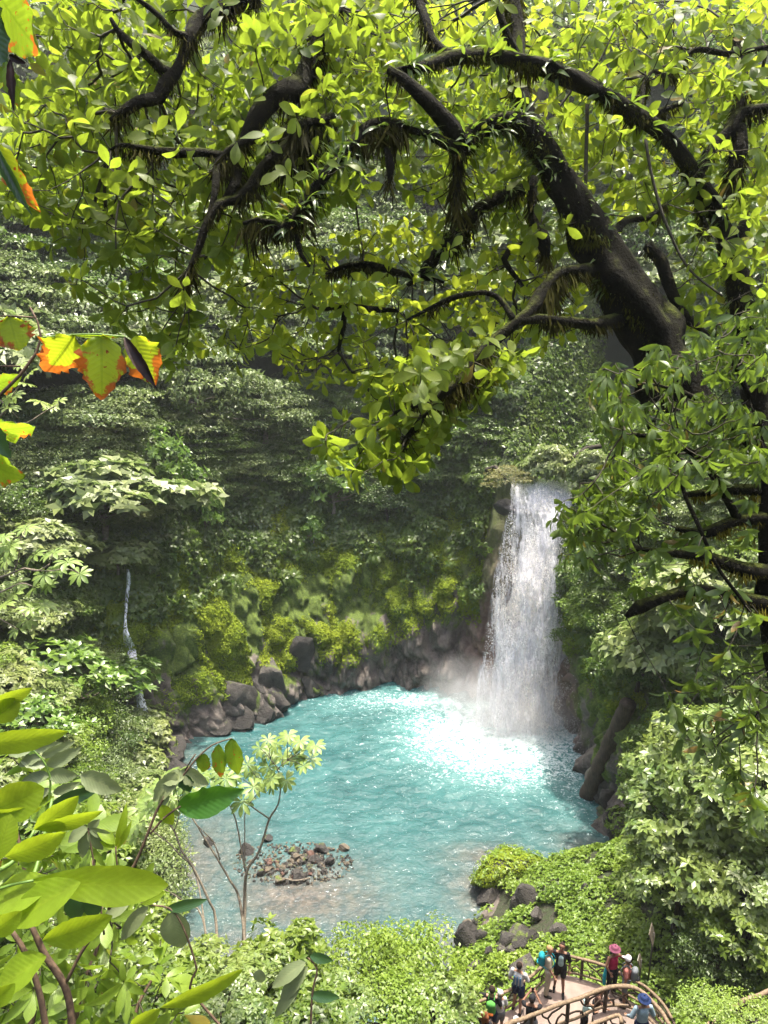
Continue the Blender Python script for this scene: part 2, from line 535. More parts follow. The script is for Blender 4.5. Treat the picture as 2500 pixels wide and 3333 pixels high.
def build_terrain():
    # finer rings where the camera looks
    ths = np.concatenate([np.arange(-180, -90, .75), np.arange(-90, -20, .4), np.arange(-20, 175, .25), np.arange(175, 180, .75)])
    ss = np.concatenate([np.linspace(0, 1, 6)[:-1], np.linspace(1, 5, 78)[:-1], np.linspace(5, 7, 30)[:-1], np.linspace(7, 9, 26)])
    nt_, ns = len(ths), len(ss)
    TH = np.repeat(ths, ns); SS = np.tile(ss, nt_)
    P = terrain_xyz(TH, SS)
    G = P.reshape(nt_, ns, 3)
    # displacement
    th = TH.copy()
    out = np.cos(np.radians(TH)), np.sin(np.radians(TH))
    D = np.zeros(len(P)); RK = np.zeros(len(P))
    steep = np.interp(TH, [-180, -160, -100, -60, -25, -15, 165, 178], [.5, .3, .3, .38, .45, 1, 1, .6])
    for i in range(len(P)):
        x, y, z = P[i]
        s = SS[i]
        if s >= 7.6:
            D[i] = 3.5 * noise.noise(Vector((x * .05, y * .05, z * .05))) ; continue
        v = Vector((x * .55, y * .55, z * .32))
        a = noise.fractal(v, .9, 2.1, 4)
        lump = 0.0
        if s < 5.2 and steep[i] > .6:
            dist, pts = noise.voronoi(Vector((x * .62, y * .62, z * .40)) + Vector((a, a, a)) * .25)
            lump = min(1.0, (dist[1] - dist[0]) * 2.2)
            lump2d, _ = noise.voronoi(Vector((x * 1.5, y * 1.5, z * 1.1)))
            lump = lump * .75 + .25 * min(1, (lump2d[1] - lump2d[0]) * 2.5)
        rk = 1.0 if z < 7 else max(0.0, 1 - (z - 7) / 4)
        D[i] = (a * .85 - lump * 1.0 * rk) * steep[i] * (1 if z > -.4 else .3)
        RK[i] = lump
        if s > 6: D[i] += (s - 6) * 1.4 * noise.noise(Vector((x * .1, y * .1, z * .1)))
    fall = np.interp(TH, [31, 36, 50, 56], [1, .35, .35, 1])
    D *= fall
    P[:, 0] += out[0] * D; P[:, 1] += out[1] * D
    P[:, 2] += np.where(steep < .55, D * .6, 0)
    dk = on_deck(P); P[dk, 2] = np.minimum(P[dk, 2], 4.2)
    G = P.reshape(nt_, ns, 3)
    idx = np.arange(nt_ * ns).reshape(nt_, ns)
    i2 = np.roll(idx, -1, 0)
    F = np.stack([idx[:, :-1], i2[:, :-1], i2[:, 1:], idx[:, 1:]], -1).reshape(-1, 4)
    return ths, ss, G, F, RK

ths, ss, TG, TF, RK = build_terrain()
# vertex normals of the grid
_du = np.roll(TG, -1, 0) - np.roll(TG, 1, 0)
_dv = np.gradient(TG, axis=1)
TN = nrmz(np.cross(_du, _dv)); 
if TN[len(ths) // 4, 60, 2] < 0: TN = -TN
_c = np.array([CX, CY, 6.0])
def tsample(n, thr, sr, rnd=rng, dens=None):
    """random points on the terrain by area within an angle and level range -> P, N"""
    t0, t1 = thr
    it = np.where((ths >= t0) & (ths <= t1))[0][:-1]
    js = np.where((ss >= sr[0]) & (ss <= sr[1]))[0][:-1]
    A = TG[np.ix_(it, js)]; B = TG[np.ix_(it + 1, js)]; C = TG[np.ix_(it, js + 1)]
    ar = np.linalg.norm(np.cross(B - A, C - A), axis=-1).ravel()
    if dens is not None:
        ar = ar * dens(A.reshape(-1, 3))
    k = rnd.choice(len(ar), n, p=ar / ar.sum())
    a, b_ = np.unravel_index(k, (len(it), len(js)))
    u = rnd.random((n, 1)); v = rnd.random((n, 1))
    i0, j0 = it[a], js[b_]
    P = (TG[i0, j0] * (1 - u) * (1 - v) + TG[i0 + 1, j0] * u * (1 - v) + TG[i0, j0 + 1] * (1 - u) * v + TG[i0 + 1, j0 + 1] * u * v)
    N = TN[i0, j0]
    return P, N
def tz(x, y):
    """height of the ground near (x, y)"""
    d = (TG[..., 0] - x) ** 2 + (TG[..., 1] - y) ** 2
    k = np.unravel_index(d.argmin(), d.shape)
    return float(TG[k][2])

def rock_ground_mat():
    m, t = new_mat('cliff_rock'); b = NB(t)
    geo = b.n('NewGeometry'); pos = geo.outputs['Position']
    sx = b.n('SeparateXYZ'); b.l(pos, sx.inputs[0])
    z = sx.outputs[2]
    n1 = b.noise(pos, .9, 6, .6); n2 = b.noise(pos, 5, 6, .65); n3 = b.noise(pos, 24, 3, .6)
    rock = b.ramp(n2, [(.28, (.018, .015, .013)), (.5, (.07, .058, .048)), (.72, (.17, .14, .115))])
    rock = b.mix(b.ramp(n1, [(.45, 0), (.62, 1)]), rock, (.15, .125, .105))
    # orange mineral stain near the falls
    fx = b.math('SUBTRACT', 1.0, b.math('DIVIDE', b.math('ABSOLUTE', b.math('SUBTRACT', sx.outputs[0], 8.2)), 3.4), clamp=True)
    fy = b.math('MULTIPLY', b.math('GREATER_THAN', sx.outputs[1], 37), b.math('SUBTRACT', 1.15, b.math('DIVIDE', z, 14.0), clamp=True))
    st = b.math('MULTIPLY', b.math('MULTIPLY', fx, fy), b.math('MULTIPLY', n1, 2.3), clamp=True)
    rock = b.mix(st, rock, (.27, .15, .105))
    # moss: by height and noise, running down in streaks
    nm = b.noise(b.mapping(pos, (.8, .8, .28)), 1.0, 5, .65)
    h = b.math('ADD', z, b.math('MULTIPLY', b.math('SUBTRACT', nm, .5), 22.0))
    bare = b.math('MULTIPLY', b.math('SUBTRACT', b.math('DIVIDE', sx.outputs[0], 4.0), -.15, clamp=True), b.math('GREATER_THAN', sx.outputs[1], 38))
    h = b.math('SUBTRACT', h, b.math('MULTIPLY', bare, 3.4))
    mo = b.ramp(b.math('DIVIDE', h, 20.0), [(.10, 0), (.18, 1)])
    mo = b.math('MULTIPLY', mo, b.math('SUBTRACT', 1.0, b.math('MULTIPLY', st, 1.4), clamp=True))
    mcol = b.ramp(b.noise(pos, 9, 4, .7), [(.3, (.035, .058, .008)), (.52, (.08, .12, .014)), (.72, (.14, .19, .024))])
    colr = b.mix(mo, rock, mcol)
    # hills far up: dark forest floor
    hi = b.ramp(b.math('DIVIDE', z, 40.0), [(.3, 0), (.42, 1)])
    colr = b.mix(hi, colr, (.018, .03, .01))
    # low near side: soil
    lo = b.math('LESS_THAN', sx.outputs[1], 27)
    lowm = b.mix(b.ramp(n2, [(.4, 0), (.6, 1)]), (.03, .026, .014), (.025, .038, .010))
    colr = b.mix(b.math('MULTIPLY', lo, b.math('GREATER_THAN', z, .5)), colr, lowm)
    p = b.n('BsdfPrincipled')
    b.l(colr, p.inputs['Base Color'])
    rr = b.mix(mo, b.ramp(n3, [(.3, .32), (.7, .7)]), (.95, .95, .95))
    b.l(rr, p.inputs['Roughness'])
    hgt = b.math('ADD', b.math('MULTIPLY', n2, 1.0), b.math('MULTIPLY', n3, .6))
    b.l(b.bump(hgt, .8, .16), p.inputs['Normal'])
    b.out(p.outputs[0])
    return m
_rel = TG.reshape(-1, 3) - np.array((0, 0, CAM_H))
_rz = _rel @ np.array((0, math.cos(PITCH), -math.sin(PITCH)))
_sx = 1250 + FPX * _rel[:, 0] / np.maximum(_rz, .1)
_sy = 1666.5 - FPX * (_rel @ np.array((0, math.sin(PITCH), math.cos(PITCH)))) / np.maximum(_rz, .1)
def surf(x, y, zmin=-.3):
    """viewing-axis distance of the ground seen at a photo pixel"""
    m = (np.abs(_sx - x) < 22) & (np.abs(_sy - y) < 22) & (_rz > 4) & (_rel[:, 2] + CAM_H > zmin)
    if not m.any():
        d = np.hypot(_sx - x, _sy - y) + np.where((_rz > 4) & (_rel[:, 2] + CAM_H > zmin), 0, 1e6); return float(_rz[d.argmin()])
    return float(np.percentile(_rz[m], 15))
M_ROCKG = rock_ground_mat()
ter = link('terrain', mesh_np('terrain', TG.reshape(-1, 3), [TF], None, [M_ROCKG], True))
tag(ter, kind='structure')

# ------------------------------------------------------------------ water
FALL = np.array([8.6, 38.6])
def build_water():
    xs = np.concatenate([np.arange(-24, -16, .5), np.arange(-16, 14, .11), np.arange(14, 20, .5)])
    ys = np.concatenate([np.arange(14, 22, .25), np.arange(22, 46, .11)])
    X, Y = np.meshgrid(xs, ys, indexing='ij')
    dx, dy = X - FALL[0], Y - FALL[1]
    dd = np.hypot(dx * .9, dy)
    rough = np.clip(1.25 - dd / 15, .16, 1.2)
    Z = np.zeros_like(X)
    flat = np.stack([X.ravel(), Y.ravel()], -1)
    zz = np.empty(len(flat)); r_ = rough.ravel()
    for i, (x, y) in enumerate(flat):
        a = noise.fractal(Vector((x * .9, y * 1.5, 0)), .8, 2.2, 3)
        b_ = noise.noise(Vector((x * 3.0 + a, y * 4.4, 3.3)))
        zz[i] = (a * .10 + b_ * .035) * (.35 + r_[i] * 1.35)
    Z = zz.reshape(X.shape) + np.exp(-(dd / 2.6) ** 2) * .35
    P = np.stack([X, Y, Z], -1).reshape(-1, 3)
    idx = np.arange(len(P)).reshape(X.shape)
    F = np.stack([idx[:-1, :-1], idx[1:, :-1], idx[1:, 1:], idx[:-1, 1:]], -1).reshape(-1, 4)
    foam = np.clip(1.25 - np.hypot((X - 7.4) / 1.25, (Y - 38.6)) / 5.6, 0, 1.15).ravel()
    # band of foam drifting left along the far wall and round by the right wall
    fl = np.exp(-((Y - 42.6 + np.clip(np.abs(X), 0, 9) * .12) / 1.6) ** 2) * np.clip((X + 7) / 9, 0, 1) * .62
    fr = np.exp(-((X - 10.0) / 1.7) ** 2) * np.clip((Y - 28.5) / 7, 0, 1) * .55
    foam = np.maximum(foam, np.maximum(fl, fr).ravel())
    # shallows: gravel bar, left bank, river exit, right promontory
    def blob(cx, cy, rx, ry): return np.exp(-(((X - cx) / rx) ** 2 + ((Y - cy) / ry) ** 2))
    sh = np.maximum.reduce([blob(-3.6, 26.0, 4.2, 2.4) * 1.1, blob(-8.6, 28, 2.6, 4) * .9, blob(-5, 22.6, 8, 3.0) * .85, blob(4.0, 26.2, 1.6, 2.2) * .9,
                            blob(4.8, 28.3, 2.4, 1.1) * .9, blob(9.2, 29.0, 1.8, 1.2) * .6, blob(-11.8, 35, 2.2, 3.2) * .7, blob(2.4, 23, 1.6, 2) * .9]).ravel()
    return P, F, foam, sh
WP, WF, foam, shal = build_water()
def water_mat():
    m, t = new_mat('milky_turquoise_water'); b = NB(t)
    geo = b.n('NewGeometry'); pos = geo.outputs['Position']
    fo = b.n('Attribute', attribute_name='foam').outputs['Fac']
    sh = b.n('Attribute', attribute_name='shallow').outputs['Fac']
    n1 = b.noise(pos, .35, 4, .6); n2 = b.noise(b.mapping(pos, (1, 1.6, 1)), 1.3, 7, .68, 2.2); n3 = b.noise(b.mapping(pos, (1, 1.5, 1)), 5.5, 5, .7, .8)
    deep = b.ramp(n1, [(.3, (.012, .052, .054)), (.7, (.030, .098, .096))])
    milky = b.math('MULTIPLY', fo, .55, clamp=True)
    c = b.mix(milky, deep, (.15, .35, .33))
    bed = b.ramp(b.noise(pos, 2.6, 4, .6), [(.35, (.03, .035, .035)), (.6, (.085, .07, .055))])
    c = b.mix(b.math('MULTIPLY', sh, b.math('ADD', .62, b.math('MULTIPLY', n2, .45)), clamp=True), c, bed)
    # foam: broken lace whose cover grows toward the falls
    lace = b.math('ABSOLUTE', b.math('SUBTRACT', n2, .5))          # thin winding lines
    lace = b.math('SUBTRACT', 1.0, b.math('MULTIPLY', lace, 9.0), clamp=True)
    cov = b.math('ADD', b.math('MULTIPLY', b.math('SUBTRACT', b.math('ADD', b.math('MULTIPLY', n3, .55), b.math('MULTIPLY', n2, .6)), .615), 6.5), b.math('MULTIPLY', fo, .8))
    cov = b.math('ADD', cov, b.math('MULTIPLY', lace, b.math('MULTIPLY', b.math('ADD', fo, .10), .8)))
    f = b.ramp(cov, [(.42, 0), (1.0, 1)])
    c = b.mix(f, c, (.44, .52, .52))
    p = b.n('BsdfPrincipled')
    b.l(c, p.inputs['Base Color'])
    b.l(b.mix(f, (.13, .13, .13), (.8, .8, .8)), p.inputs['Roughness'])
    p.inputs['IOR'].default_value = 1.33
    p.inputs['Specular IOR Level'].default_value = .5
    w1 = b.noise(b.mapping(pos, (1, 1.7, 1)), 3.0, 5, .6, .6); w2 = b.noise(b.mapping(pos, (1, 1.5, 1)), 11.0, 3, .6)
    hh = b.math('ADD', b.math('MULTIPLY', w1, 1.0), b.math('MULTIPLY', w2, .28))
    b.l(b.bump(hh, .75, .12), p.inputs['Normal'])
    b.out(p.outputs[0])
    return m
wat = link('water', mesh_np('water', WP, [WF], None, [water_mat()], True, attrs={'foam': foam, 'shallow': shal}))
tag(wat, kind='structure')
# ------------------------------------------------------------------ foliage materials
G_DARK = leaf_mat('leaf_dark_green', [(.038, .068, .015), (.062, .105, .024), (.095, .145, .036)], (.10, .22, .03), .30, .38, .5)
G_MID = leaf_mat('leaf_mid_green', [(.04, .075, .012), (.07, .12, .018), (.11, .165, .028)], (.18, .36, .04), .36, .40, .5)
G_PALE = leaf_mat('leaf_pale_green', [(.09, .13, .035), (.14, .19, .055), (.19, .23, .08)], (.22, .36, .09), .34, .42, .55)
G_GREY = leaf_mat('leaf_grey_green', [(.075, .12, .032), (.115, .17, .05), (.165, .22, .075)], (.16, .24, .07), .30, .45, .5)
G_LIME = leaf_mat('leaf_lime_green', [(.08, .14, .018), (.12, .20, .024), (.17, .25, .035)], (.30, .46, .05), .36, .45, .45)
G_OLIVE = leaf_mat('leaf_olive', [(.09, .10, .03), (.14, .14, .05), (.17, .18, .07)], (.28, .28, .07), .32, .5, .4)
G_MOSS = leaf_mat('moss_tuft', [(.08, .125, .011), (.14, .205, .02), (.22, .29, .03)], (.30, .38, .03), .28, .9, .1)
BARK = simple_mat('pale_bark', (.20, .17, .13), (.07, .055, .04), 14, .85, .5, .01)
BARK_D = simple_mat('dark_bark', (.05, .04, .028), (.02, .017, .012), 14, .9, .6, .012)

def crown_mesh(name, mat, seed, nlobe=40, nleaf=60, size=(1, 1, .8), leaf=(.07, .45), shape='ovate', lobe=.3, droop=.25, k=1, seg=1, under=.25, up=.6, trunk=True, tmat=None):
    """crown of about unit radius: lobes spread through a lumpy dome, each a shell of leaves; returns crown mesh and lobe centres"""
    r = np.random.default_rng(seed)
    c = rand_dir(nlobe * 3, r)
    c = c[c[:, 2] > -under - .1][:nlobe]
    rad = r.uniform(.45, 1.0, (len(c), 1)) ** .6
    bumpy = np.array([1 + .35 * noise.noise(Vector(q * 1.7 + seed)) for q in c])[:, None]
    C = c * rad * bumpy * np.array(size)
    lr = lobe * r.uniform(.6, 1.35, len(C))
    d = rand_dir(len(C) * nleaf, r).reshape(len(C), nleaf, 3)
    d[..., 2] = np.abs(d[..., 2]) if k == 1 else np.where(d[..., 2] < -.35, -d[..., 2], d[..., 2])
    d = nrmz(d)
    ax = nrmz(d + nrmz(C)[:, None] * .35)
    rr = r.uniform(.55, 1.05, (len(C), nleaf, 1)) ** .7
    sh = np.array([1.3, 1.3, .42]) if k == 1 else np.array([1.15, 1.15, .6])
    P = C[:, None] + d * rr * lr[:, None, None] * sh
    if k == 1:
        t = nrmz(np.cross(ax, r.normal(size=ax.shape)) * .8 + ax * .5)
        t[..., 2] -= droop; t = nrmz(t)
        nn = ax * .4 + np.array([0, 0, up + .3]) + r.normal(0, .35, ax.shape)
        M = frames(t.reshape(-1, 3), nn.reshape(-1, 3)); T = P.reshape(-1, 3)
        S = r.uniform(.7, 1.25, len(T)) * leaf[0]
    else:
        A = ax + np.array([0, 0, up]); A = A.reshape(-1, 3)
        M, T, S = rosettes(P.reshape(-1, 3), A, k, (5, 45), (.75 * leaf[0], 1.2 * leaf[0]), r, drop=droop)
    tpl = leaf_tpl(1, leaf[1], shape, 2, .2, .22, seed=seed) if (k > 1 and seg > 1) else diamond(leaf[1] * 1.12, .22, .25)
    V, F, U = bake(tpl, M, T, S)
    me = mesh_np(name, V, [F], U, [mat], True)
    return me, C

def trunk_mesh(name, C, mat, seed, H=1.2, r0=.06):
    """trunk and limbs from (0,0,-H) up to some of the lobe centres"""
    r = np.random.default_rng(seed)
    parts = [tube([(0, 0, -H), (.02, .03, -H * .6), (-.02, .02, -H * .25), (.01, 0, .1)], [r0, r0 * .8, r0 * .7, r0 * .5], 7, cap=False)]
    for q in C[r.choice(len(C), min(12, len(C)), False)]:
        a = np.array([0, 0, r.uniform(-H * .45, 0)])
        m = (a + q) / 2 + r.normal(0, .06, 3) - np.array([0, 0, .06])
        parts.append(tube([a, m, q * .97], [r0 * .5, r0 * .32, r0 * .12], 5, cap=False))
    V, F, U = merge(parts)
    return mesh_np(name, V, [F], U, [mat], True)

def kind_set(name, mat, n, tm, **kw):
    out = []
    for i in range(n):
        me, C = crown_mesh(name, mat, 100 + i * 7 + len(name), **kw)
        out.append((me, trunk_mesh('trunk', C, tm, i, kw.get('H', 1.2))))
    return out
KINDS = {
    'fine_dark': kind_set('crown', G_DARK, 3, BARK_D, nlobe=46, nleaf=100, leaf=(.085, .45), lobe=.30),
    'fine_grey': kind_set('crown', G_GREY, 3, BARK, nlobe=50, nleaf=100, leaf=(.08, .42), lobe=.28, size=(1, 1, .7)),
    'mid': kind_set('crown', G_MID, 3, BARK_D, nlobe=44, nleaf=90, leaf=(.09, .48), lobe=.30),
    'pale_big': kind_set('crown', G_PALE, 3, BARK, nlobe=40, nleaf=20, leaf=(.17, .5), lobe=.33, k=5, shape='obovate', droop=.12, size=(1, 1, .6)),
    'lance': kind_set('crown', G_MID, 2, BARK_D, nlobe=44, nleaf=20, leaf=(.15, .3), lobe=.32, k=4, shape='lance', droop=.55),
    'lime': kind_set('crown', G_LIME, 3, BARK_D, nlobe=46, nleaf=72, leaf=(.085, .55), lobe=.28, size=(1, 1, .65)),
}
def plant(kind, pos, s, name, label, cat, group=None, sz=(1, 1, 1), rot=None, i=None, sink=.0, stretch_trunk=1.0):
    ks = KINDS[kind]
    me, tm = ks[int(rng.integers(len(ks))) if i is None else i % len(ks)]
    e = empty(name, (pos[0], pos[1], pos[2]), rng.random() * 6.28 if rot is None else rot, label, cat, group)
    c = link('crown', me, e); c.scale = (s * sz[0], s * sz[1], s * sz[2])
    t = link('trunk', tm, e); t.scale = (s, s, s * stretch_trunk)
    return e
def copy_thing(e, pos, s, rz, label=None):
    r = e.copy(); COL.objects.link(r); r.location = pos; r.rotation_euler = (0, 0, rz)
    if label: r['label'] = label
    for ch in e.children:
        c = ch.copy(); COL.objects.link(c); c.parent = r
        c.scale = [v * s for v in ch.scale]
    return r

# trees on the far hillsides: alike, individually placed
ADJ = {'fine_dark': 'dark fine leaved', 'fine_grey': 'pale grey green', 'mid': 'fresh green', 'pale_big': 'whitish broad leaved', 'lance': 'narrow leaved', 'lime': 'yellow green'}
def zone(p):
    u = p[0] / max(1, p[1])
    return 'left' if u < -.14 else ('right' if u > .16 else 'middle')
def relabel(e, kind, p, label, group):
    z_ = {'left': 'in the left third', 'middle': 'in the middle third', 'right': 'in the right third'}[zone(p)]
    e['label'] = f"{ADJ[kind]} {label}, {z_}"; e['group'] = f"{ADJ[kind]} {group}, {z_}"
    return e
def hillside(kind_list, n, thr, sr, size, name, label, cat, group, mind=1.6, sink=.2, dens=None, zs=(.75, 1.1), seed=5, outw=.3):
    r = np.random.default_rng(seed)
    P, N = tsample(n * 6, thr, sr, r, dens)
    keep = []
    for i, p in enumerate(P):
        if keep and (np.linalg.norm(P[keep] - p, axis=1).min() < mind): continue
        keep.append(i)
        if len(keep) >= n: break
    protos = {}
    for i in keep:
        p, nn = P[i], N[i]
        k = kind_list[int(r.integers(len(kind_list)))]
        v = int(r.integers(len(KINDS[k])))
        s = r.uniform(*size)
        q = p + nn * s * outw + np.array([0, 0, s * sink])
        if (k, v) not in protos:
            protos[(k, v)] = (plant(k, q, 1.0, name, label, cat, group, sz=(1, 1, r.uniform(*zs)), i=v), s)
            e = protos[(k, v)][0]
            for ch in e.children: ch.scale = [a * s for a in ch.scale]
            relabel(e, k, q, label, group)
            protos[(k, v)] = (e, s)
        else:
            e, s0 = protos[(k, v)]
            relabel(copy_thing(e, q, s / s0, r.random() * 6.28), k, q, label, group)

def clear_lip(P):
    near = (np.abs(P[:, 0] - 12) < 9) & (P[:, 1] > 38) & (P[:, 1] < 56) & (P[:, 1] - 40 > (P[:, 0] - 8) * -.2)
    return np.where(near, 1e-6, 1.0)
def off_stream(P):
    return np.where((P[:, 0] > -15.6) & (P[:, 0] < -11.6) & (P[:, 1] > 35) & (P[:, 2] < 12.5), 1e-6, 1.0)
def bank_dens(P):
    return np.where((P[:, 2] < 8.5) & (P[:, 1] > 26) | (P[:, 1] > 38) & (P[:, 2] > 10) | (P[:, 0] < 12) & (P[:, 1] < 27), 1e-6, 1.0)
def above_view(P):
    return (P[:, 1] > 30).astype(float) + .02
FAR = 'tree of the forest on the far hillside'
hillside(['fine_dark', 'fine_grey', 'fine_grey', 'mid', 'pale_big', 'fine_grey'], 250, (5, 176), (6.1, 7.35), (2.3, 4.3), 'forest_tree', FAR, 'tree', 'trees of the forest on the far hillside', 2.0, .2, dens=clear_lip, seed=3, outw=.12)
hillside(['fine_grey', 'mid', 'fine_grey'], 40, (20, 160), (7.3, 8.6), (5.5, 9), 'ridge_tree', 'tall tree high on the far ridge', 'tree', 'trees on the ridge', 6, .25, seed=4)
# bushes on the cliff shoulder
hillside(['fine_dark', 'mid', 'pale_big', 'fine_grey', 'lance', 'fine_grey'], 230, (60, 176), (4.5, 6.0), (.8, 1.9), 'cliff_bush', 'bush on the cliff above the pool', 'bush', 'bushes on the cliff above the pool', .85, -.05, seed=6, outw=.30, dens=off_stream, zs=(.6, .95))
hillside(['mid', 'mid', 'lance', 'lime', 'fine_grey'], 110, (-34, 22), (3.4, 6.0), (1.0, 2.0), 'bank_bush', 'bush on the steep bank right of the waterfall', 'bush', 'bushes on the steep right bank', 1.0, -.1, dens=bank_dens, seed=8)
hillside(['mid', 'fine_grey', 'pale_big', 'lime'], 110, (-180, -128), (1.4, 6.5), (.9, 1.9), 'left_bank_bush', 'bush on the slope left of the pool', 'bush', 'bushes on the left slope', 1.0, .0, seed=9)
hillside(['mid', 'fine_grey', 'pale_big', 'lime'], 40, (168, 179), (1.6, 6.0), (.9, 1.9), 'left_bank_bush', 'bush on the slope left of the pool', 'bush', 'bushes on the left slope', 1.0, .0, seed=10)

# ------------------------------------------------------------------ carpets of small leaves (nobody could count them)
def carpet(name, n, thr, sr, size, mat, dens=None, shape='ovate', wid=.5, hang=.5, lift=.05, seed=1, k=3, clump=None, W_=None):
    r = np.random.default_rng(seed)
    P, N = tsample(n, thr, sr, r, dens)
    if clump is not None:
        v = np.array([noise.noise(Vector(p * clump[0])) for p in P])
        m = v > clump[1]
        P, N, v = P[m], N[m], v[m]
        P = P + N * (v[:, None] - clump[1]) * clump[2]
    ax = N + np.array([0, 0, .35]) + r.normal(0, .35, P.shape)
    P = P + N * r.uniform(0, lift, (len(P), 1))
    if k > 1:
        M, T, S = rosettes(P, ax, k, (0, 50), size, r, drop=hang)
    else:
        t = nrmz(np.cross(N, r.normal(size=N.shape)) + N * .6); t[:, 2] -= hang
        M, T, S = frames(t, ax), P, r.uniform(*size, len(P))
    V, F, U = bake(diamond(wid * 1.15), M, T, S)
    o = link(name, mesh_np(name, V, [F], U, [mat], True))
    return tag(o, W_, 'foliage', kind='stuff')
def wall_dens(lo, hi, ymin=30):
    def f(P):
        z = P[:, 2] + 2.6 * np.array([noise.noise(Vector((q[0] * .35, q[1] * .35, 1.0))) for q in P])
        return np.clip((z - lo) / 1.5, 0, 1) * np.clip((hi - z) / 2, 0, 1) + 1e-5
    return f
carpet('cliff_foliage', 54000, (57, 170), (1, 6), (.14, .30), G_DARK, wall_dens(10.0, 30), hang=.45, lift=.35, seed=1, clump=(.8, -.22, .9), W_='dense dark green leaves hanging over the cliff behind the pool')
carpet('cliff_creeper', 30000, (57, 172), (1, 5), (.16, .36), G_MID, wall_dens(7.0, 22), hang=.5, lift=.22, seed=2, clump=(.6, -.08, 1.1), W_='patches of mid green creeper above the moss on the cliff')
carpet('right_bank_foliage', 30000, (-36, 33), (1.2, 6), (.14, .32), G_MID, wall_dens(6.0, 40), hang=.5, lift=.3, seed=3, clump=(.8, -.25, .8), W_='green leaves covering the steep bank right of the waterfall')
carpet('left_bank_foliage', 30000, (-180, -125), (1.3, 6), (.12, .26), G_MID, wall_dens(1.2, 30), hang=.3, lift=.3, seed=4, clump=(.8, -.2, .6), W_='small green leaves covering the slope left of the pool')
carpet('far_left_foliage', 12000, (166, 179.5), (1.3, 6), (.12, .26), G_MID, wall_dens(1.5, 30), hang=.3, lift=.3, seed=5, clump=(.8, -.2, .6), W_='small green leaves on the slope by the thin stream')
carpet('lip_foliage', 15000, (22, 62), (5.05, 7), (.16, .34), G_MID, wall_dens(13.4, 40), hang=.4, lift=.5, seed=6, W_='dark leaves on the ground above the lip of the waterfall')
def moss_dens(P):
    z = P[:, 2]
    v = np.array([noise.fractal(Vector((q[0] * .45, q[1] * .45, q[2] * .16)), .8, 2.1, 3) for q in P])
    return np.clip((v + .22) * 3.0, 0, 1) * np.clip((z - 1.6 - 2.8 * np.clip(P[:, 0] / 4 + .15, 0, 1)) / 2.0, 0, 1) * np.clip((12.5 - z) / 4, 0, 1) + 1e-5
carpet('cliff_moss', 88000, (57, 168), (1, 4.6), (.06, .13), G_MOSS, moss_dens, hang=.15, lift=.16, seed=7, k=2, wid=.75, W_='bright yellow green moss cushions on the lower cliff')
carpet('right_wall_moss', 16000, (-22, 31), (1, 3.6), (.06, .13), G_MOSS, moss_dens, hang=.15, lift=.16, seed=8, k=2, wid=.75, W_='bright green moss on the rock wall right of the waterfall')
LFERN = leaf_mat('fern_frond', [(.06, .12, .015), (.10, .17, .02), (.13, .2, .03)], (.3, .46, .05), .35, .45, .4)
def ferns(n, thr, sr, dens, seed, name, label, group):
    r = np.random.default_rng(seed)
    parts = []
    for k in range(9):
        a = k / 9 * 6.28; L = r.uniform(.7, 1.0)
        d = np.array([math.cos(a), math.sin(a), .5])
        for j in range(1, 11):
            t = j / 10; c = np.array([d[0] * t, d[1] * t, .55 * t - .75 * t * t]) * L
            for s in (-1, 1):
                q = np.array([-d[1] * s, d[0] * s, -.15]) + np.array([d[0], d[1], -.3]) * .5
                w_ = .24 * math.sin(PI * min(1, .12 + t * .85)) + .02
                parts.append(bake((np.array([(-.12, 0, 0), (.12, 0, 0), (.05, 1, -.1), (-.05, 1, -.1)], float), np.array([(0, 1, 2, 3)]), np.zeros((4, 2))), frames(q[None], np.array([[0, 0, 1.]])), c[None], np.array([w_])))
    V, F, U = merge(parts); me = mesh_np('fern', V, [F], U, [LFERN], True)
    P, N = tsample(n, thr, sr, r, dens)
    for p, nn in zip(P, N):
        o = link(name, me); s = r.uniform(.5, .95)
        o.location = p + nn * .15; o.rotation_euler = Vector(nn * .7 + np.array([0, 0, .6])).to_track_quat('Z', 'Y').to_euler(); o.scale = (s, s, s)
        z_ = {'left': 'left part', 'middle': 'middle', 'right': 'right part'}[zone(p)]
        tag(o, f'{label}, {z_} of the wall', 'fern', f'{group}, {z_}')
ferns(110, (60, 168), (2.6, 5.2), wall_dens(6.5, 17), 21, 'cliff_fern', 'drooping fern growing out of the mossy cliff behind the pool', 'ferns on the mossy cliff')
ferns(40, (-20, 28), (2.2, 5), wall_dens(4.5, 17), 22, 'bank_fern', 'fern growing on the rock wall right of the waterfall', 'ferns on the right wall')
# ground cover on the near right side, round the lookout
def cover_dens(P):
    v = np.array([noise.noise(Vector(q * .8)) for q in P])
    ok = np.clip((P[:, 2] - .45 + v) / .6, 0, 1) * (P[:, 1] > 14) * np.where((P[:, 0] > 11) | (P[:, 2] > 8), .35, 1) * np.where(on_deck(P), 0, 1)
    bo = (P[:, 0] > 4.0) & (P[:, 0] < 7.9) & (P[:, 1] > 26.5)
    return ok * np.clip(.75 + v, .05, 1) * np.where(bo, 0, 1) + 1e-6
carpet('ground_cover', 46000, (-92, -20), (1.1, 6.4), (.06, .135), G_LIME, cover_dens, hang=.05, lift=.22, seed=9, k=4, shape='oval', wid=.62, clump=(1.1, -.32, .3), W_='bright lime ground cover on the bank round the lookout')
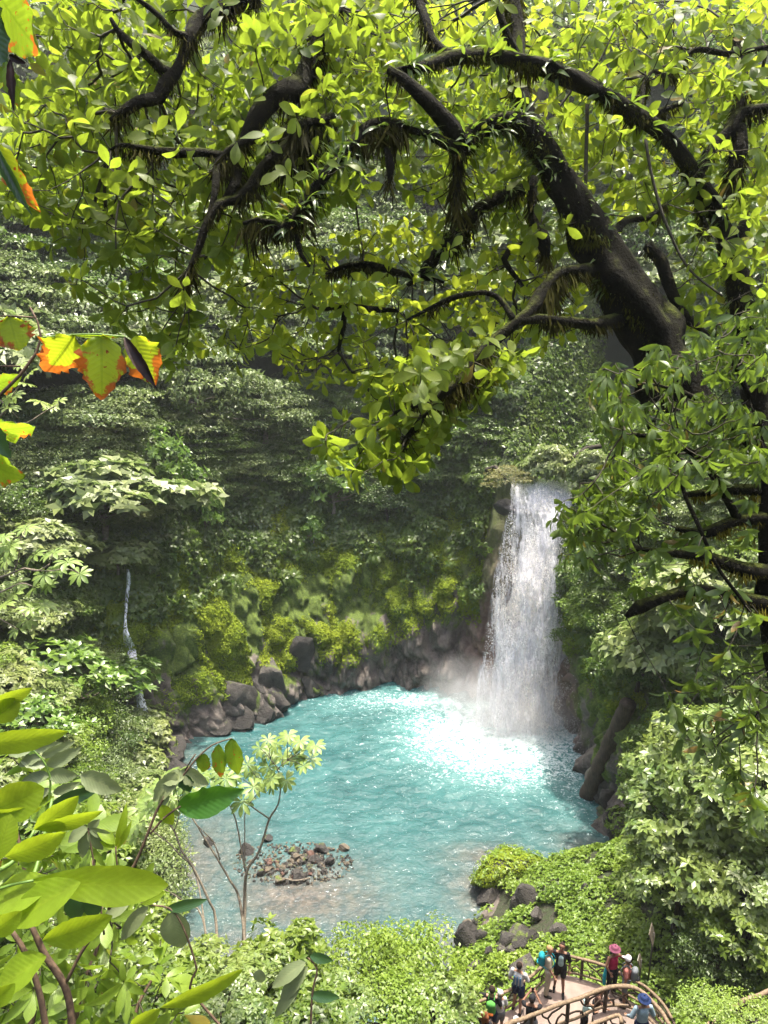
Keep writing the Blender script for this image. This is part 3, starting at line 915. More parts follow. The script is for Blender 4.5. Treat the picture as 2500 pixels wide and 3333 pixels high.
# ------------------------------------------------------------------ the big mossy tree over the view
def mossy_bark():
    m, t = new_mat('mossy_bark'); b = NB(t)
    geo = b.n('NewGeometry'); pos = geo.outputs['Position']
    sn = b.n('SeparateXYZ'); b.l(geo.outputs['Normal'], sn.inputs[0])
    n1 = b.noise(pos, 7, 6, .65); n2 = b.noise(pos, 40, 4, .7)
    bark = b.ramp(n1, [(.3, (.004, .004, .002)), (.7, (.016, .014, .007))])
    up = b.math('ADD', b.math('MULTIPLY', sn.outputs[2], .9), b.math('MULTIPLY', b.math('SUBTRACT', n1, .5), 1.8))
    mo = b.ramp(up, [(.5, 0), (.95, 1)])
    c = b.mix(mo, bark, b.ramp(n2, [(.3, (.035, .05, .008)), (.7, (.08, .09, .015))]))
    p = b.n('BsdfPrincipled'); b.l(c, p.inputs['Base Color'])
    p.inputs['Roughness'].default_value = .95; p.inputs['Specular IOR Level'].default_value = .15
    b.l(b.bump(b.math('ADD', n1, b.math('MULTIPLY', n2, .5)), 1.0, .09), p.inputs['Normal'])
    b.out(p.outputs[0]); return m
M_MOSSB = mossy_bark()
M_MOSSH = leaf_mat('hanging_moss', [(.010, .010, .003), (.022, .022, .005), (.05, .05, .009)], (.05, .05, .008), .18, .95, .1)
M_TWIG = simple_mat('twig_bark', (.05, .045, .025), (.018, .015, .010), 30, .85, .4, .004)
L_TREE = leaf_mat('canopy_leaf', [(.025, .06, .007), (.045, .09, .009), (.06, .105, .010), (.085, .135, .013), (.11, .15, .016)], (.52, .70, .05), .52, .45, .26, veins=True, aged=True)
L_YEL_SUN = leaf_mat('canopy_leaf_yellow_sunlit', [(.09, .15, .014), (.12, .19, .018), (.16, .22, .022)], (.70, .80, .06), .55, .45, .3)  # brighter, yellower canopy leaf: sunlight on the back layers put into the colour
L_LANCE = leaf_mat('lance_leaf', [(.035, .07, .014), (.055, .10, .02), (.085, .135, .03)], (.34, .52, .04), .38, .36, .5, veins=True, aged=True)

BR = []          # (xyz radius) sampled points of all traced branches
def traced(name, pts, parent, depth=None, sides=9, rough=.32, mat=None, step=.07, wob=.012, moss=1.0):
    """pts: (x, y, width, distance) in the overview's pixels"""
    q = []
    for x, y, wpx, D in pts:
        P = ov(x, y, D); q.append([*P, wpx * OS * D / FPX / 2])
    (V, F, U), Q = branch_tube(np.array(q), step, sides, rough, seed=len(BR), wob=wob)
    o = link(name, mesh_np(name, V, split_tris(F), U, [mat or M_MOSSB], True), parent)
    BR.append(Q)
    return o, Q
def moss_strands(name, Qs, parent, dens=60, L=(.03, .16), seed=0, mat=None, shag=1.0, under=True, wd=.11):
    """short hanging strands and tufts of moss along branches"""
    r = np.random.default_rng(seed)
    T, Dr, S = [], [], []
    for Q in Qs:
        seg = np.linalg.norm(np.diff(Q[:, :3], axis=0), axis=1)
        n = int(seg.sum() * dens)
        if n < 1: continue
        i = r.choice(len(seg), n, p=seg / seg.sum()); f = r.random((n, 1))
        P = Q[i, :3] * (1 - f) + Q[i + 1, :3] * f
        rad = (Q[i, 3:4] * (1 - f) + Q[i + 1, 3:4] * f)
        d = rand_dir(n, r)
        low = r.random(n) < .6
        d[low, 2] = -np.abs(d[low, 2])
        T.append(P + d * rad * .9)
        nzv = np.array([noise.noise(Vector(p * 3.0)) for p in P])
        l = r.uniform(L[0], L[1], n) * np.clip(.5 + 1.6 * nzv, .2, 1.8) * np.where(d[:, 2] < 0, 1, .35)
        dd = nrmz(d * .45 + np.array([0, 0, -.75]) * np.where(d[:, 2:3] < .2, 1, .1) + r.normal(0, .16, d.shape))
        Dr.append(dd); S.append(l * shag)
    T = np.concatenate(T); Dr = np.concatenate(Dr); S = np.concatenate(S)
    tpl = diamond(wd * 1.2, .12, .3)
    tp2 = leaf_tpl(1, .16, 'lance', 3, .3, -.1)
    M = frames(Dr, r.normal(size=Dr.shape))
    V, F, U = bake(tpl, M, T, S)
    o = link(name, mesh_np(name, V, [F], U, [mat or M_MOSSH], True), parent)
    o['kind'] = 'stuff'
    return o

tree = empty('mossy_tree', tuple(ov(1470, 860, 7.2)), 0, 'big dark moss covered tree leaning left, its arching limbs filling the top of the view', 'tree')
tree2 = empty('mossy_tree', tuple(ov(1625, 860, 8.2)), 0, 'slimmer mossy tree with an arching trunk, standing right of the big leaning tree', 'tree')
W = lambda o, *p: o
inv1 = Matrix.Translation(-tree.location); inv2 = Matrix.Translation(-tree2.location)
def setinv(e):
    for c in e.children:
        if not c.get('_s'):
            c.matrix_parent_inverse = Matrix.Translation(-e.location); c['_s'] = 1

o, Q0 = traced('trunk', [(1480, 900, 150, 7.0), (1440, 780, 118, 7.0), (1390, 690, 108, 7.0), (1330, 610, 98, 6.9), (1290, 535, 84, 6.8), (1235, 430, 66, 6.7), (1185, 350, 62, 6.6), (1140, 285, 52, 6.5), (1095, 262, 42, 6.4), (1045, 278, 40, 6.3), (1000, 315, 46, 6.2)], tree, sides=22, rough=.55, step=.06, wob=.03)
BRN = [
 [(1000, 320, 44, 6.2), (975, 275, 38, 6.1), (940, 235, 34, 6.0), (905, 200, 34, 5.9), (870, 170, 26, 5.9), (840, 150, 18, 5.9)],
 [(1000, 322, 40, 6.2), (960, 308, 24, 6.1), (900, 282, 20, 6.0), (845, 264, 22, 6.0), (800, 270, 22, 6.0), (765, 305, 22, 5.9), (735, 340, 24, 5.9), (700, 380, 22, 5.8), (670, 420, 28, 5.8), (645, 458, 30, 5.7), (612, 496, 34, 5.7), (585, 480, 16, 5.7), (556, 474, 12, 5.7), (525, 482, 9, 5.7)],
 [(612, 496, 24, 5.7), (640, 515, 14, 5.7), (650, 550, 10, 5.7), (668, 575, 7, 5.7)],
 [(690, 70, 26, 6.3), (668, 130, 34, 6.2), (650, 178, 44, 6.1), (618, 202, 52, 6.0), (580, 222, 44, 6.0), (550, 262, 34, 5.9), (528, 300, 26, 5.9), (518, 345, 22, 5.9), (508, 400, 24, 5.8), (480, 440, 14, 5.8), (468, 480, 8, 5.8)],
 [(735, 15, 20, 6.5), (712, 40, 24, 6.4), (690, 75, 26, 6.3)],
 [(720, 255, 26, 6.0), (665, 268, 28, 5.9), (620, 285, 26, 5.9), (580, 294, 22, 5.9), (535, 305, 22, 5.8), (495, 328, 22, 5.8), (470, 352, 18, 5.8), (466, 400, 16, 5.7), (455, 455, 14, 5.7), (440, 500, 18, 5.7), (425, 545, 14, 5.7), (400, 600, 8, 5.7)],
 [(480, 335, 16, 5.8), (435, 328, 20, 5.8), (380, 330, 20, 5.7), (330, 326, 16, 5.7), (262, 314, 9, 5.7), (240, 325, 6, 5.7)],
 [(650, 275, 20, 5.9), (625, 310, 26, 5.9), (590, 340, 24, 5.8), (562, 368, 26, 5.8), (540, 405, 28, 5.8), (505, 430, 22, 5.8), (470, 445, 16, 5.7), (440, 500, 12, 5.7)],
 [(560, 0, 26, 6.0), (515, 6, 34, 6.0), (470, 22, 36, 5.9), (432, 42, 38, 5.9), (410, 78, 28, 5.8), (396, 118, 22, 5.8), (378, 158, 28, 5.8), (358, 182, 36, 5.8), (342, 212, 30, 5.8), (300, 218, 26, 5.7), (262, 245, 24, 5.7), (238, 262, 12, 5.7)],
 [(376, 160, 24, 5.8), (350, 148, 26, 5.8), (318, 118, 22, 5.7), (282, 92, 20, 5.7), (252, 62, 12, 5.7), (240, 40, 8, 5.7)],
 [(408, 80, 20, 5.8), (375, 68, 14, 5.7), (345, 36, 12, 5.7), (300, 2, 10, 5.7), (270, -20, 8, 5.7)],
 [(1290, 585, 30, 6.8), (1240, 585, 24, 6.6), (1205, 592, 24, 6.5), (1172, 625, 26, 6.4), (1150, 668, 26, 6.3), (1120, 692, 24, 6.2), (1075, 728, 26, 6.2), (1035, 768, 26, 6.1), (1008, 808, 22, 6.1), (965, 848, 22, 6.0), (928, 866, 20, 6.0), (890, 880, 12, 6.0), (850, 893, 7, 6.0)],
 [(930, 864, 16, 6.0), (905, 915, 16, 6.0), (880, 945, 12, 6.0), (862, 975, 7, 6.0)],
 [(1340, 690, 34, 6.9), (1280, 700, 26, 6.7), (1220, 692, 20, 6.5), (1160, 690, 20, 6.3), (1120, 694, 20, 6.2)],
 [(1110, 690, 14, 6.2), (1085, 650, 12, 6.3), (1050, 632, 12, 6.3), (990, 640, 12, 6.3), (930, 665, 9, 6.4), (880, 690, 6, 6.4)],
 [(960, 610, 8, 7.2), (900, 598, 12, 7.2), (858, 588, 16, 7.2), (800, 574, 16, 7.2), (750, 574, 12, 7.2), (700, 592, 7, 7.2)],
 [(860, 672, 7, 7.0), (800, 668, 16, 7.0), (745, 660, 14, 7.0), (700, 668, 7, 7.0)],
 [(745, 664, 12, 7.0), (740, 710, 12, 7.0), (730, 760, 6, 7.0)],
 [(1150, 385, 26, 6.9), (1148, 430, 18, 6.9), (1158, 480, 26, 6.9), (1175, 525, 30, 6.9), (1185, 560, 10, 6.9)],
 [(1130, 405, 26, 7.2), (1080, 425, 30, 7.2), (1030, 455, 32, 7.2), (995, 495, 34, 7.2), (955, 545, 34, 7.2), (915, 585, 22, 7.2), (880, 615, 10, 7.2)],
 [(1395, 530, 22, 7.2), (1425, 560, 26, 7.2), (1442, 610, 26, 7.2), (1465, 665, 24, 7.2), (1500, 702, 20, 7.2), (1530, 728, 10, 7.2)],
 [(1320, 520, 20, 7.0), (1350, 480, 18, 7.1), (1400, 470, 12, 7.2), (1440, 440, 7, 7.3)],
 [(1130, 620, 8, 7.0), (1090, 560, 14, 7.0), (1120, 530, 12, 7.0), (1160, 515, 8, 7.0)],
 [(985, 330, 20, 6.3), (990, 370, 24, 6.3), (985, 420, 14, 6.3), (988, 455, 8, 6.3)],
 [(838, 320, 16, 6.0), (845, 360, 22, 6.0), (842, 395, 8, 6.0)],
]
Q1 = [Q0]
for i, b_ in enumerate(BRN):
    o, Q = traced('branch', b_, tree, sides=8, rough=.4)
    Q1.append(Q)
o, Qv = traced('upper_trunk', [(1180, 340, 50, 7.0), (1155, 285, 54, 7.1), (1128, 230, 42, 7.2), (1120, 150, 36, 7.3), (1118, 80, 32, 7.4), (1108, 0, 28, 7.5), (1102, -60, 26, 7.6)], tree, sides=12, rough=.35)
Q1.append(Qv)
o, Qx = traced('branch', [(1118, 120, 14, 7.3), (1090, 60, 16, 7.2), (1072, 0, 16, 7.2), (1060, -50, 12, 7.2)], tree); Q1.append(Qx)

Q2 = []
o, Q = traced('trunk', [(1640, 900, 60, 8.2), (1618, 780, 50, 8.2), (1603, 690, 48, 8.1), (1592, 600, 48, 8.0), (1572, 530, 50, 7.9), (1548, 460, 40, 7.8), (1512, 395, 38, 7.6), (1470, 335, 32, 7.4), (1425, 285, 30, 7.2), (1375, 248, 32, 7.0), (1310, 207, 34, 6.8), (1235, 167, 36, 6.6), (1155, 138, 32, 6.5), (1060, 120, 30, 6.4), (985, 124, 30, 6.3), (925, 140, 24, 6.2), (880, 152, 20, 6.1), (840, 158, 12, 6.1)], tree2, sides=12, rough=.38)
Q2.append(Q)
for b_ in [
 [(980, 124, 24, 6.3), (955, 112, 22, 6.3), (930, 85, 20, 6.3), (920, 45, 18, 6.3), (905, 0, 18, 6.4), (890, -40, 14, 6.4)],
 [(1500, 385, 26, 7.6), (1520, 352, 28, 7.6), (1545, 312, 26, 7.6), (1580, 280, 30, 7.6), (1600, 245, 26, 7.6), (1625, 235, 22, 7.6), (1680, 230, 18, 7.6)],
 [(1598, 270, 22, 7.6), (1596, 320, 34, 7.6), (1588, 360, 28, 7.6), (1578, 400, 12, 7.6), (1574, 440, 6, 7.6)],
 [(1575, 530, 36, 7.9), (1598, 505, 36, 7.8), (1608, 478, 24, 7.8)],
 [(1560, 300, 12, 7.7), (1600, 220, 16, 7.8), (1606, 150, 14, 7.9), (1590, 90, 10, 8), (1600, 40, 8, 8)],
 [(1380, 252, 10, 7.1), (1400, 160, 10, 7.4), (1440, 160, 10, 7.6), (1500, 108, 12, 7.8), (1570, 115, 12, 7.9), (1659, 100, 9, 8)],
 [(1310, 200, 12, 6.9), (1330, 240, 16, 7.0), (1400, 245, 14, 7.2), (1480, 222, 9, 7.4)],
 [(1520, 420, 12, 7.7), (1500, 370, 18, 7.7), (1505, 440, 14, 7.7), (1530, 500, 8, 7.7)],
]:
    o, Q = traced('branch', b_, tree2, sides=8, rough=.4); Q2.append(Q)
for v in [[(1268, 225, 9, 6.9), (1266, 330, 9, 6.9), (1263, 420, 9, 6.9)],
          [(1395, 300, 7, 7.0), (1410, 390, 7, 7.0), (1440, 490, 7, 7.0), (1490, 585, 6, 7.0), (1560, 640, 5, 7.0)],
          [(250, 270, 7, 5.7), (252, 330, 9, 5.7), (258, 380, 12, 5.7), (262, 382, 5, 5.7)],
          [(318, 330, 5, 5.7), (330, 360, 5, 5.7), (268, 420, 6, 5.7), (252, 480, 5, 5.7), (250, 540, 3, 5.7)],
          [(1195, 250, 5, 7), (1240, 190, 6, 7), (1290, 140, 5, 7), (1330, 60, 4, 7)]]:
    o, Q = traced('hanging_root', v, tree2 if v[0][0] > 1300 else tree, sides=5, mat=M_TWIG)
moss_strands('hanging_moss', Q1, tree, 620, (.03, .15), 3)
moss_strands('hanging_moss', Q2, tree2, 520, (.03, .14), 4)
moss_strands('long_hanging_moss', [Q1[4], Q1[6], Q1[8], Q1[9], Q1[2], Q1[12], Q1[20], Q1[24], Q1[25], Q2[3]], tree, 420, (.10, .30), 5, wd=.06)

# leaves ------------------------------------------------------------
TPL_T = [leaf_tpl(1, .46, 'obovate', 5, .16, .16 + .1 * i, stem=.08, seed=i) for i in range(4)]
TPL_L = [leaf_tpl(1, .30, 'lance', 5, .22, .35 + .12 * i, stem=.06, seed=i) for i in range(3)]
ALLB = np.concatenate([q[:, :4] for q in Q1 + Q2])

def canopy(poly, n, depth, size, parent, mat, nsingle, k=6, seed=0, tpls=TPL_T, drop=.15, elev=(5, 45), rootsets=None, dj=.7, mind=9, twig_parent=None, seam='foliage', rmax=.022, bias=.5, axisz=.0, join=True):
    r = np.random.default_rng(seed)
    q = sample_poly(poly, int(n * 1.5), r, mind)
    nv_ = np.array([noise.noise(Vector((a[0] / 55, a[1] / 55, seed * 1.7))) + .35 * noise.noise(Vector((a[0] / 22, a[1] / 22, seed))) for a in q])
    q = q[np.argsort(-nv_ + r.normal(0, .12, len(q)))[:n]]
    roots = rootsets if rootsets is not None else ALLB
    # distance of each cluster: that of the branch it seems nearest to, within the given span
    cz = np.empty(len(q))
    F_ = np.array((0, math.cos(PITCH), -math.sin(PITCH)))
    U_ = np.array((0, math.sin(PITCH), math.cos(PITCH)))
    rel = roots[:, :3] - np.array((0, 0, CAM_H))
    rz = rel @ F_
    rx = 1250 + FPX * rel[:, 0] / rz; ry = 1666.5 - FPX * (rel @ U_) / rz
    for i, (x, y) in enumerate(q):
        d = np.hypot(rx - x * OS, ry - y * OS); j = d.argmin()
        cz[i] = rz[j]
    lo, hi = depth
    D = np.clip(cz * .35 + r.uniform(lo, hi, len(q)) * .65 + r.normal(0, dj * .4, len(q)), lo * .92, hi * 1.1)
    size = (size[0] * .8, size[1] * 1.12)
    P = np.array([ov(x, y, d) for (x, y), d in zip(q, D)])
    tw, dr = mst_twigs(P, roots[::2, :3], .0035, bias, .05, .42, rmax, r)
    V, F, U = merge(tw)
    o = link('twigs', mesh_np('twigs', V, [F], U, [M_TWIG], True), parent)
    o['kind'] = 'stuff'
    ax = dr + np.array([0, 0, axisz]) + r.normal(0, .2, dr.shape)
    M, T, S = rosettes(P, ax, k, elev, size, r, offset=.045, drop=drop)
    dist = np.linalg.norm(T - np.array((0, 0, CAM_H)), axis=1)
    order = np.argsort(dist - S * 8)
    single = order[:nsingle]; rest = order[nsingle:]
    tid = r.integers(len(tpls), size=len(T))
    mes = [mesh_np('leaf', t_[0], [t_[1]], t_[2], [mat], True) for t_ in tpls]
    for i in single:
        o = link('leaf', mes[tid[i]], parent)
        A = Matrix([list(M[i, 0] * S[i]) + [T[i, 0]], list(M[i, 1] * S[i]) + [T[i, 1]], list(M[i, 2] * S[i]) + [T[i, 2]], [0, 0, 0, 1]])
        o.matrix_local = A
    if len(rest):
        prt = [bake(tpls[t_], M[rest[tid[rest] == t_]], T[rest[tid[rest] == t_]], S[rest[tid[rest] == t_]]) for t_ in range(len(tpls))]
        V, F, U = merge(prt)
        o = link(seam, mesh_np(seam, V, [F], U, [mat], True), parent); o['kind'] = 'stuff'
    return P

PA = [(60, 0), (130, 120), (60, 210), (0, 260), (0, 470), (60, 480), (110, 525), (220, 520), (240, 560), (150, 590), (140, 620), (210, 660), (240, 715), (300, 755), (380, 800), (420, 740), (400, 660), (430, 560), (560, 545), (640, 520), (700, 440), (780, 430), (850, 330), (850, 0)]
PB = [(470, 580), (560, 540), (640, 540), (780, 500), (900, 470), (1000, 520), (1100, 520), (1250, 560), (1250, 700), (1130, 780), (1060, 830), (960, 900), (905, 1000), (840, 980), (800, 900), (790, 830), (660, 820), (590, 790), (450, 790), (440, 720), (540, 680), (480, 640)]
PC = [(840, 0), (1659, 0), (1659, 700), (1600, 740), (1480, 720), (1480, 560), (1380, 470), (1300, 470), (1180, 560), (1000, 440), (850, 420)]
canopy(PA, 640, (5.9, 7.6), (.11, .18), tree, L_TREE, 230, 6, 21, mind=8, elev=(-10, 65))
canopy([(60, 0), (900, 0), (850, 380), (640, 500), (430, 540), (200, 500), (0, 440), (0, 260)], 300, (7.4, 9.4), (.14, .21), tree, L_TREE, 0, 6, 22, mind=7)
canopy(PB, 420, (6.6, 8.8), (.10, .16), tree, L_YEL_SUN, 0, 6, 23, mind=8, elev=(-10, 60))
canopy([(700, 930), (800, 870), (900, 780), (1010, 740), (1120, 760), (1050, 850), (960, 905), (900, 1000), (890, 1040), (760, 1020), (690, 985)], 130, (5.8, 6.8), (.12, .19), tree, L_TREE, 60, 6, 24, mind=9)
canopy(PC, 480, (6.9, 8.8), (.12, .19), tree2, L_TREE, 290, 6, 25, mind=9, elev=(-10, 60))
canopy([(700, 0), (1659, 0), (1659, 520), (1450, 460), (1180, 420), (850, 330)], 300, (8.6, 11.5), (.16, .24), tree2, L_YEL_SUN, 0, 6, 26, mind=9)
# epiphytes: strap leaves sitting on the limbs
def epiphytes(Qs, n, parent, seed, L=(.14, .3)):
    r = np.random.default_rng(seed)
    A = np.concatenate(Qs); A = A[A[:, 3] > .03]
    p = A[r.choice(len(A), n)]
    P = p[:, :3] + np.array([0, 0, 1]) * p[:, 3:4] * r.uniform(-1, 1, (n, 1))
    M, T, S = rosettes(P, np.tile([0, 0, 1.], (n, 1)) + r.normal(0, .5, (n, 3)), 9, (0, 70), L, r, drop=.25)
    V, F, U = bake(leaf_tpl(1, .13, 'lance', 6, .3, .6), M, T, S)
    o = link('epiphyte_leaves', mesh_np('epiphyte_leaves', V, [F], U, [L_LANCE], True), parent); o['kind'] = 'stuff'
epiphytes([Q0, Q0, Q1[20], Q1[2]], 210, tree, 5, (.10, .26))
M_MOSST = leaf_mat('trunk_moss', [(.012, .015, .004), (.03, .036, .007), (.075, .085, .012)], (.10, .12, .012), .25, .95, .1)
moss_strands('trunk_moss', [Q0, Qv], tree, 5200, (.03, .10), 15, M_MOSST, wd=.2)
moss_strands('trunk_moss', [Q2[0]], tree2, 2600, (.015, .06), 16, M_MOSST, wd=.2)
epiphytes([Q2[0]], 36, tree2, 6)
setinv(tree); setinv(tree2)
for e in (tree, tree2):
    for c in e.children:
        if '_s' in c: del c['_s']

# ------------------------------------------------------------------ drooping lance-leaved tree at the right edge
lt = empty('lance_leaf_tree', tuple(ov(1640, 1500, 6.0)), 0, 'dense tree with drooping narrow leaves and mossy twigs at the right edge', 'tree')
QL = []
for b_ in [[(1690, 1500, 60, 6.4), (1665, 1300, 56, 6.3), (1668, 1100, 50, 6.2), (1650, 940, 44, 6.2), (1640, 820, 30, 6.2)],
           [(1660, 1240, 36, 6.2), (1600, 1230, 30, 6.1), (1530, 1205, 24, 6.0), (1450, 1195, 16, 5.9), (1390, 1185, 9, 5.8)],
           [(1665, 1120, 36, 6.2), (1590, 1125, 28, 6.2), (1520, 1150, 22, 6.1), (1460, 1140, 14, 6.1)],
           [(1660, 1310, 40, 6.2), (1600, 1290, 26, 6.1), (1500, 1275, 26, 6.0), (1430, 1290, 22, 5.9), (1380, 1310, 30, 5.9), (1350, 1330, 10, 5.9)],
           [(1660, 1000, 26, 6.2), (1560, 900, 14, 6.1), (1480, 850, 10, 6.0), (1420, 830, 6, 5.9)],
           [(1600, 1130, 20, 6.2), (1520, 1000, 16, 6.0), (1440, 950, 12, 5.8), (1380, 940, 8, 5.7), (1330, 930, 5, 5.7)],
           [(1460, 950, 8, 5.5), (1475, 1050, 9, 5.5), (1500, 1120, 9, 5.5), (1550, 1220, 8, 5.5), (1620, 1320, 8, 5.5)],
           [(1620, 860, 14, 6.0), (1580, 780, 10, 5.9), (1520, 740, 7, 5.8)],
           [(1640, 1060, 26, 6.2), (1560, 1060, 22, 6.2), (1480, 1070, 12, 6.1)]]:
    o, Q = traced('branch' if b_[0][2] < 56 else 'trunk', b_, lt, sides=8, rough=.4); QL.append(Q)
M_MOSSY = leaf_mat('yellow_brown_moss', [(.06, .055, .010), (.12, .11, .014), (.19, .17, .022)], (.24, .20, .02), .3, .95, .1)  # yellow-brown moss on the twigs, lighter than the hanging moss
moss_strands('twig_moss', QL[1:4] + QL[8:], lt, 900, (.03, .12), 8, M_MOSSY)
rs = np.concatenate(QL)
canopy([(1290, 800), (1370, 760), (1480, 730), (1659, 640), (1659, 1000), (1580, 1060), (1480, 1040), (1420, 1090), (1330, 1180), (1230, 1160), (1190, 1110), (1260, 1020), (1290, 930), (1270, 860)], 430, (5.0, 6.8), (.085, .15), lt, L_LANCE, 280, 6, 31, TPL_L, 1.0, (-20, 40), rs, mind=8, rmax=.016)
canopy([(1330, 1180), (1480, 1080), (1659, 1080), (1659, 1420), (1500, 1400), (1440, 1320), (1330, 1250), (1190, 1200)], 60, (5.6, 7.0), (.11, .17), lt, L_LANCE, 0, 6, 32, TPL_L, .9, (0, 35), rs, mind=9, rmax=.014)
canopy([(1500, 1400), (1659, 1330), (1659, 1760), (1600, 1800), (1560, 1720), (1500, 1680), (1440, 1560), (1440, 1480)], 60, (6.0, 7.6), (.13, .2), lt, L_LANCE, 0, 6, 33, TPL_L, .9, (0, 35), rs, mind=9, rmax=.014)
setinv(lt)
for c in lt.children:
    if '_s' in c: del c['_s']
# ------------------------------------------------------------------ waterfall
def falls_mat(name, dens, edge=True):
    m, t = new_mat(name); b = NB(t)
    geo = b.n('NewGeometry'); pos = geo.outputs['Position']
    uv = b.n('UVMap'); su = b.n('SeparateXYZ'); b.l(uv.outputs[0], su.inputs[0])
    big = b.noise(b.mapping(pos, (1.1, .6, .16)), 1.0, 3, .6, .4)
    st = b.noise(b.mapping(pos, (4.5, 2, .55)), 1.0, 5, .65, .6)
    gr = b.noise(b.mapping(pos, (14, 6, 7)), 1.0, 4, .75)
    u = su.outputs[0]
    core = b.math('SUBTRACT', 1.0, b.math('MULTIPLY', b.math('POWER', b.math('ABSOLUTE', b.math('SUBTRACT', u, .56)), 1.6), 3.6))
    a = b.math('ADD', b.math('MULTIPLY', core, .55), b.math('MULTIPLY', b.math('SUBTRACT', big, .5), 1.7))
    a = b.math('ADD', a, b.math('MULTIPLY', b.math('SUBTRACT', st, .5), 2.1))
    a = b.math('ADD', a, b.math('MULTIPLY', b.math('SUBTRACT', gr, .5), 1.0))
    a = b.math('ADD', a, dens)
    al = b.ramp(a, [(.22, 0), (.95, 1)])
    al = b.math('MULTIPLY', al, b.math('MULTIPLY', b.math('SUBTRACT', 1.0, su.outputs[1]), 14.0, clamp=True))
    d = b.n('BsdfDiffuse'); b.l(b.mix(st, (.80, .80, .86), (.97, .96, .98)), d.inputs[0])
    tr = b.n('BsdfTranslucent'); tr.inputs[0].default_value = (.95, .94, .97, 1)
    mx = b.n('MixShader'); mx.inputs[0].default_value = .45
    b.l(d.outputs[0], mx.inputs[1]); b.l(tr.outputs[0], mx.inputs[2])
    tp = b.n('BsdfTransparent')
    m2 = b.n('MixShader'); b.l(al, m2.inputs[0]); b.l(tp.outputs[0], m2.inputs[1]); b.l(mx.outputs[0], m2.inputs[2])
    b.out(m2.outputs[0]); return m

def px_line(v, pts):
    return np.interp(v, [p[0] for p in pts], [p[1] for p in pts])
FL = [(0, 1672), (.25, 1632), (.5, 1590), (.75, 1560), (1, 1535)]
FR_ = [(0, 1885), (.15, 1885), (.5, 1862), (.75, 1852), (1, 1850)]
FZ = [(0, 14.7), (.06, 14.2), (.14, 12.9), (1, -.15)]
FY = [(0, 43.6), (.06, 42.4), (.14, 41.4), (.4, 40.5), (1, 39.4)]
def falls_sheet(name, off, amp, seed, mat, parent, grow=0.0):
    nu, nv = 70, 150
    vs = np.linspace(0, 1, nv); us = np.linspace(0, 1, nu)
    P = np.empty((nv, nu, 3)); U = np.empty((nv, nu, 2))
    for i, v in enumerate(vs):
        z = np.interp(v, [p[0] for p in FZ], [p[1] for p in FZ]); y = np.interp(v, [p[0] for p in FY], [p[1] for p in FY])
        # sideways extent, in metres
        xl = (px_line(v, FL) - 1250) / FPX; xr = (px_line(v, FR_) - 1250) / FPX
        dep = y * math.cos(PITCH) - (z - CAM_H) * math.sin(PITCH)
        x0, x1 = xl * dep - grow, xr * dep + grow
        for j, u in enumerate(us):
            x = x0 + (x1 - x0) * u
            nz = noise.fractal(Vector((x * 1.3 + seed, z * .30, seed)), .8, 2.2, 3)
            n2 = noise.noise(Vector((x * 5 + seed, z * 1.3, 2)))
            P[i, j] = (x + .1 * nz * v, y - off * min(1, v * 6) - amp * (nz * .8 + .25 * n2) * min(1, v * 4) - .9 * v * math.sin(PI * u) , z)
            U[i, j] = (u, 1 - v)
    idx = np.arange(nu * nv).reshape(nv, nu)
    F = np.stack([idx[:-1, :-1], idx[:-1, 1:], idx[1:, 1:], idx[1:, :-1]], -1).reshape(-1, 4)
    return link(name, mesh_np(name, P.reshape(-1, 3), [F], U.reshape(-1, 2), [mat], True), parent)
wf = empty('waterfall', (0, 0, 0), 0, 'tall white waterfall plunging over the cliff into the turquoise pool', 'waterfall')
falls_sheet('falling_water', 0.0, .25, 1.3, falls_mat('falling_water_dense', .55), wf)
falls_sheet('falling_water', .35, .45, 7.7, falls_mat('falling_water_broken', .12), wf, .12)
falls_sheet('falling_water', .8, .6, 15.1, falls_mat('falling_water_veil', -.2), wf, .3)
# drops thrown off the fall and round its foot
M_DROP = simple_mat('white_spray', (.95, .95, .97), (.85, .86, .9), 3, .6, 0)
M_DROP2 = leaf_mat('spray_drop', [(.9, .9, .93), (.95, .95, .96)], (.95, .95, .97), .45, .5, .4)
def drops(n, seed):
    r = np.random.default_rng(seed)
    v = r.random(n) ** .9; u = r.normal(.46, .27, n)
    z = np.interp(v, [p[0] for p in FZ], [p[1] for p in FZ]); y = np.interp(v, [p[0] for p in FY], [p[1] for p in FY])
    dep = y * math.cos(PITCH) - (z - CAM_H) * math.sin(PITCH)
    x0 = (px_line(v, FL) - 1250) / FPX * dep; x1 = (px_line(v, FR_) - 1250) / FPX * dep
    m = (u > -.02) & (u < 1.04)
    P = np.stack([x0 + (x1 - x0) * u, y - .4 - r.exponential(.45, n) - .8 * v, z], -1)[m]
    k = int(n * .3)
    a = r.random(k) * 6.28; rad = np.abs(r.normal(0, 1.9, k))
    Q = np.stack([8.3 + rad * np.cos(a) * 1.25, 38.4 + rad * np.sin(a) * .8, r.exponential(.62, k) * np.exp(-rad / 4.5) * 1.4 + .05], -1)
    T = np.vstack([P, Q])
    T = T[np.array([noise.noise(Vector((p[0] * 1.6, p[1], p[2] * .7))) for p in T]) > -.12]
    M = frames(np.tile([0, 0, -1.], (len(T), 1)) + r.normal(0, .5, T.shape), rand_dir(len(T), r))
    S = r.uniform(.02, .07, len(T))
    return bake(diamond(.6, .1, .3), M, T, S)
V, F, U = drops(62000, 5)
o = link('spray_drops', mesh_np('spray_drops', V, [F], U, [M_DROP2], False), wf); tag(o, kind='stuff')

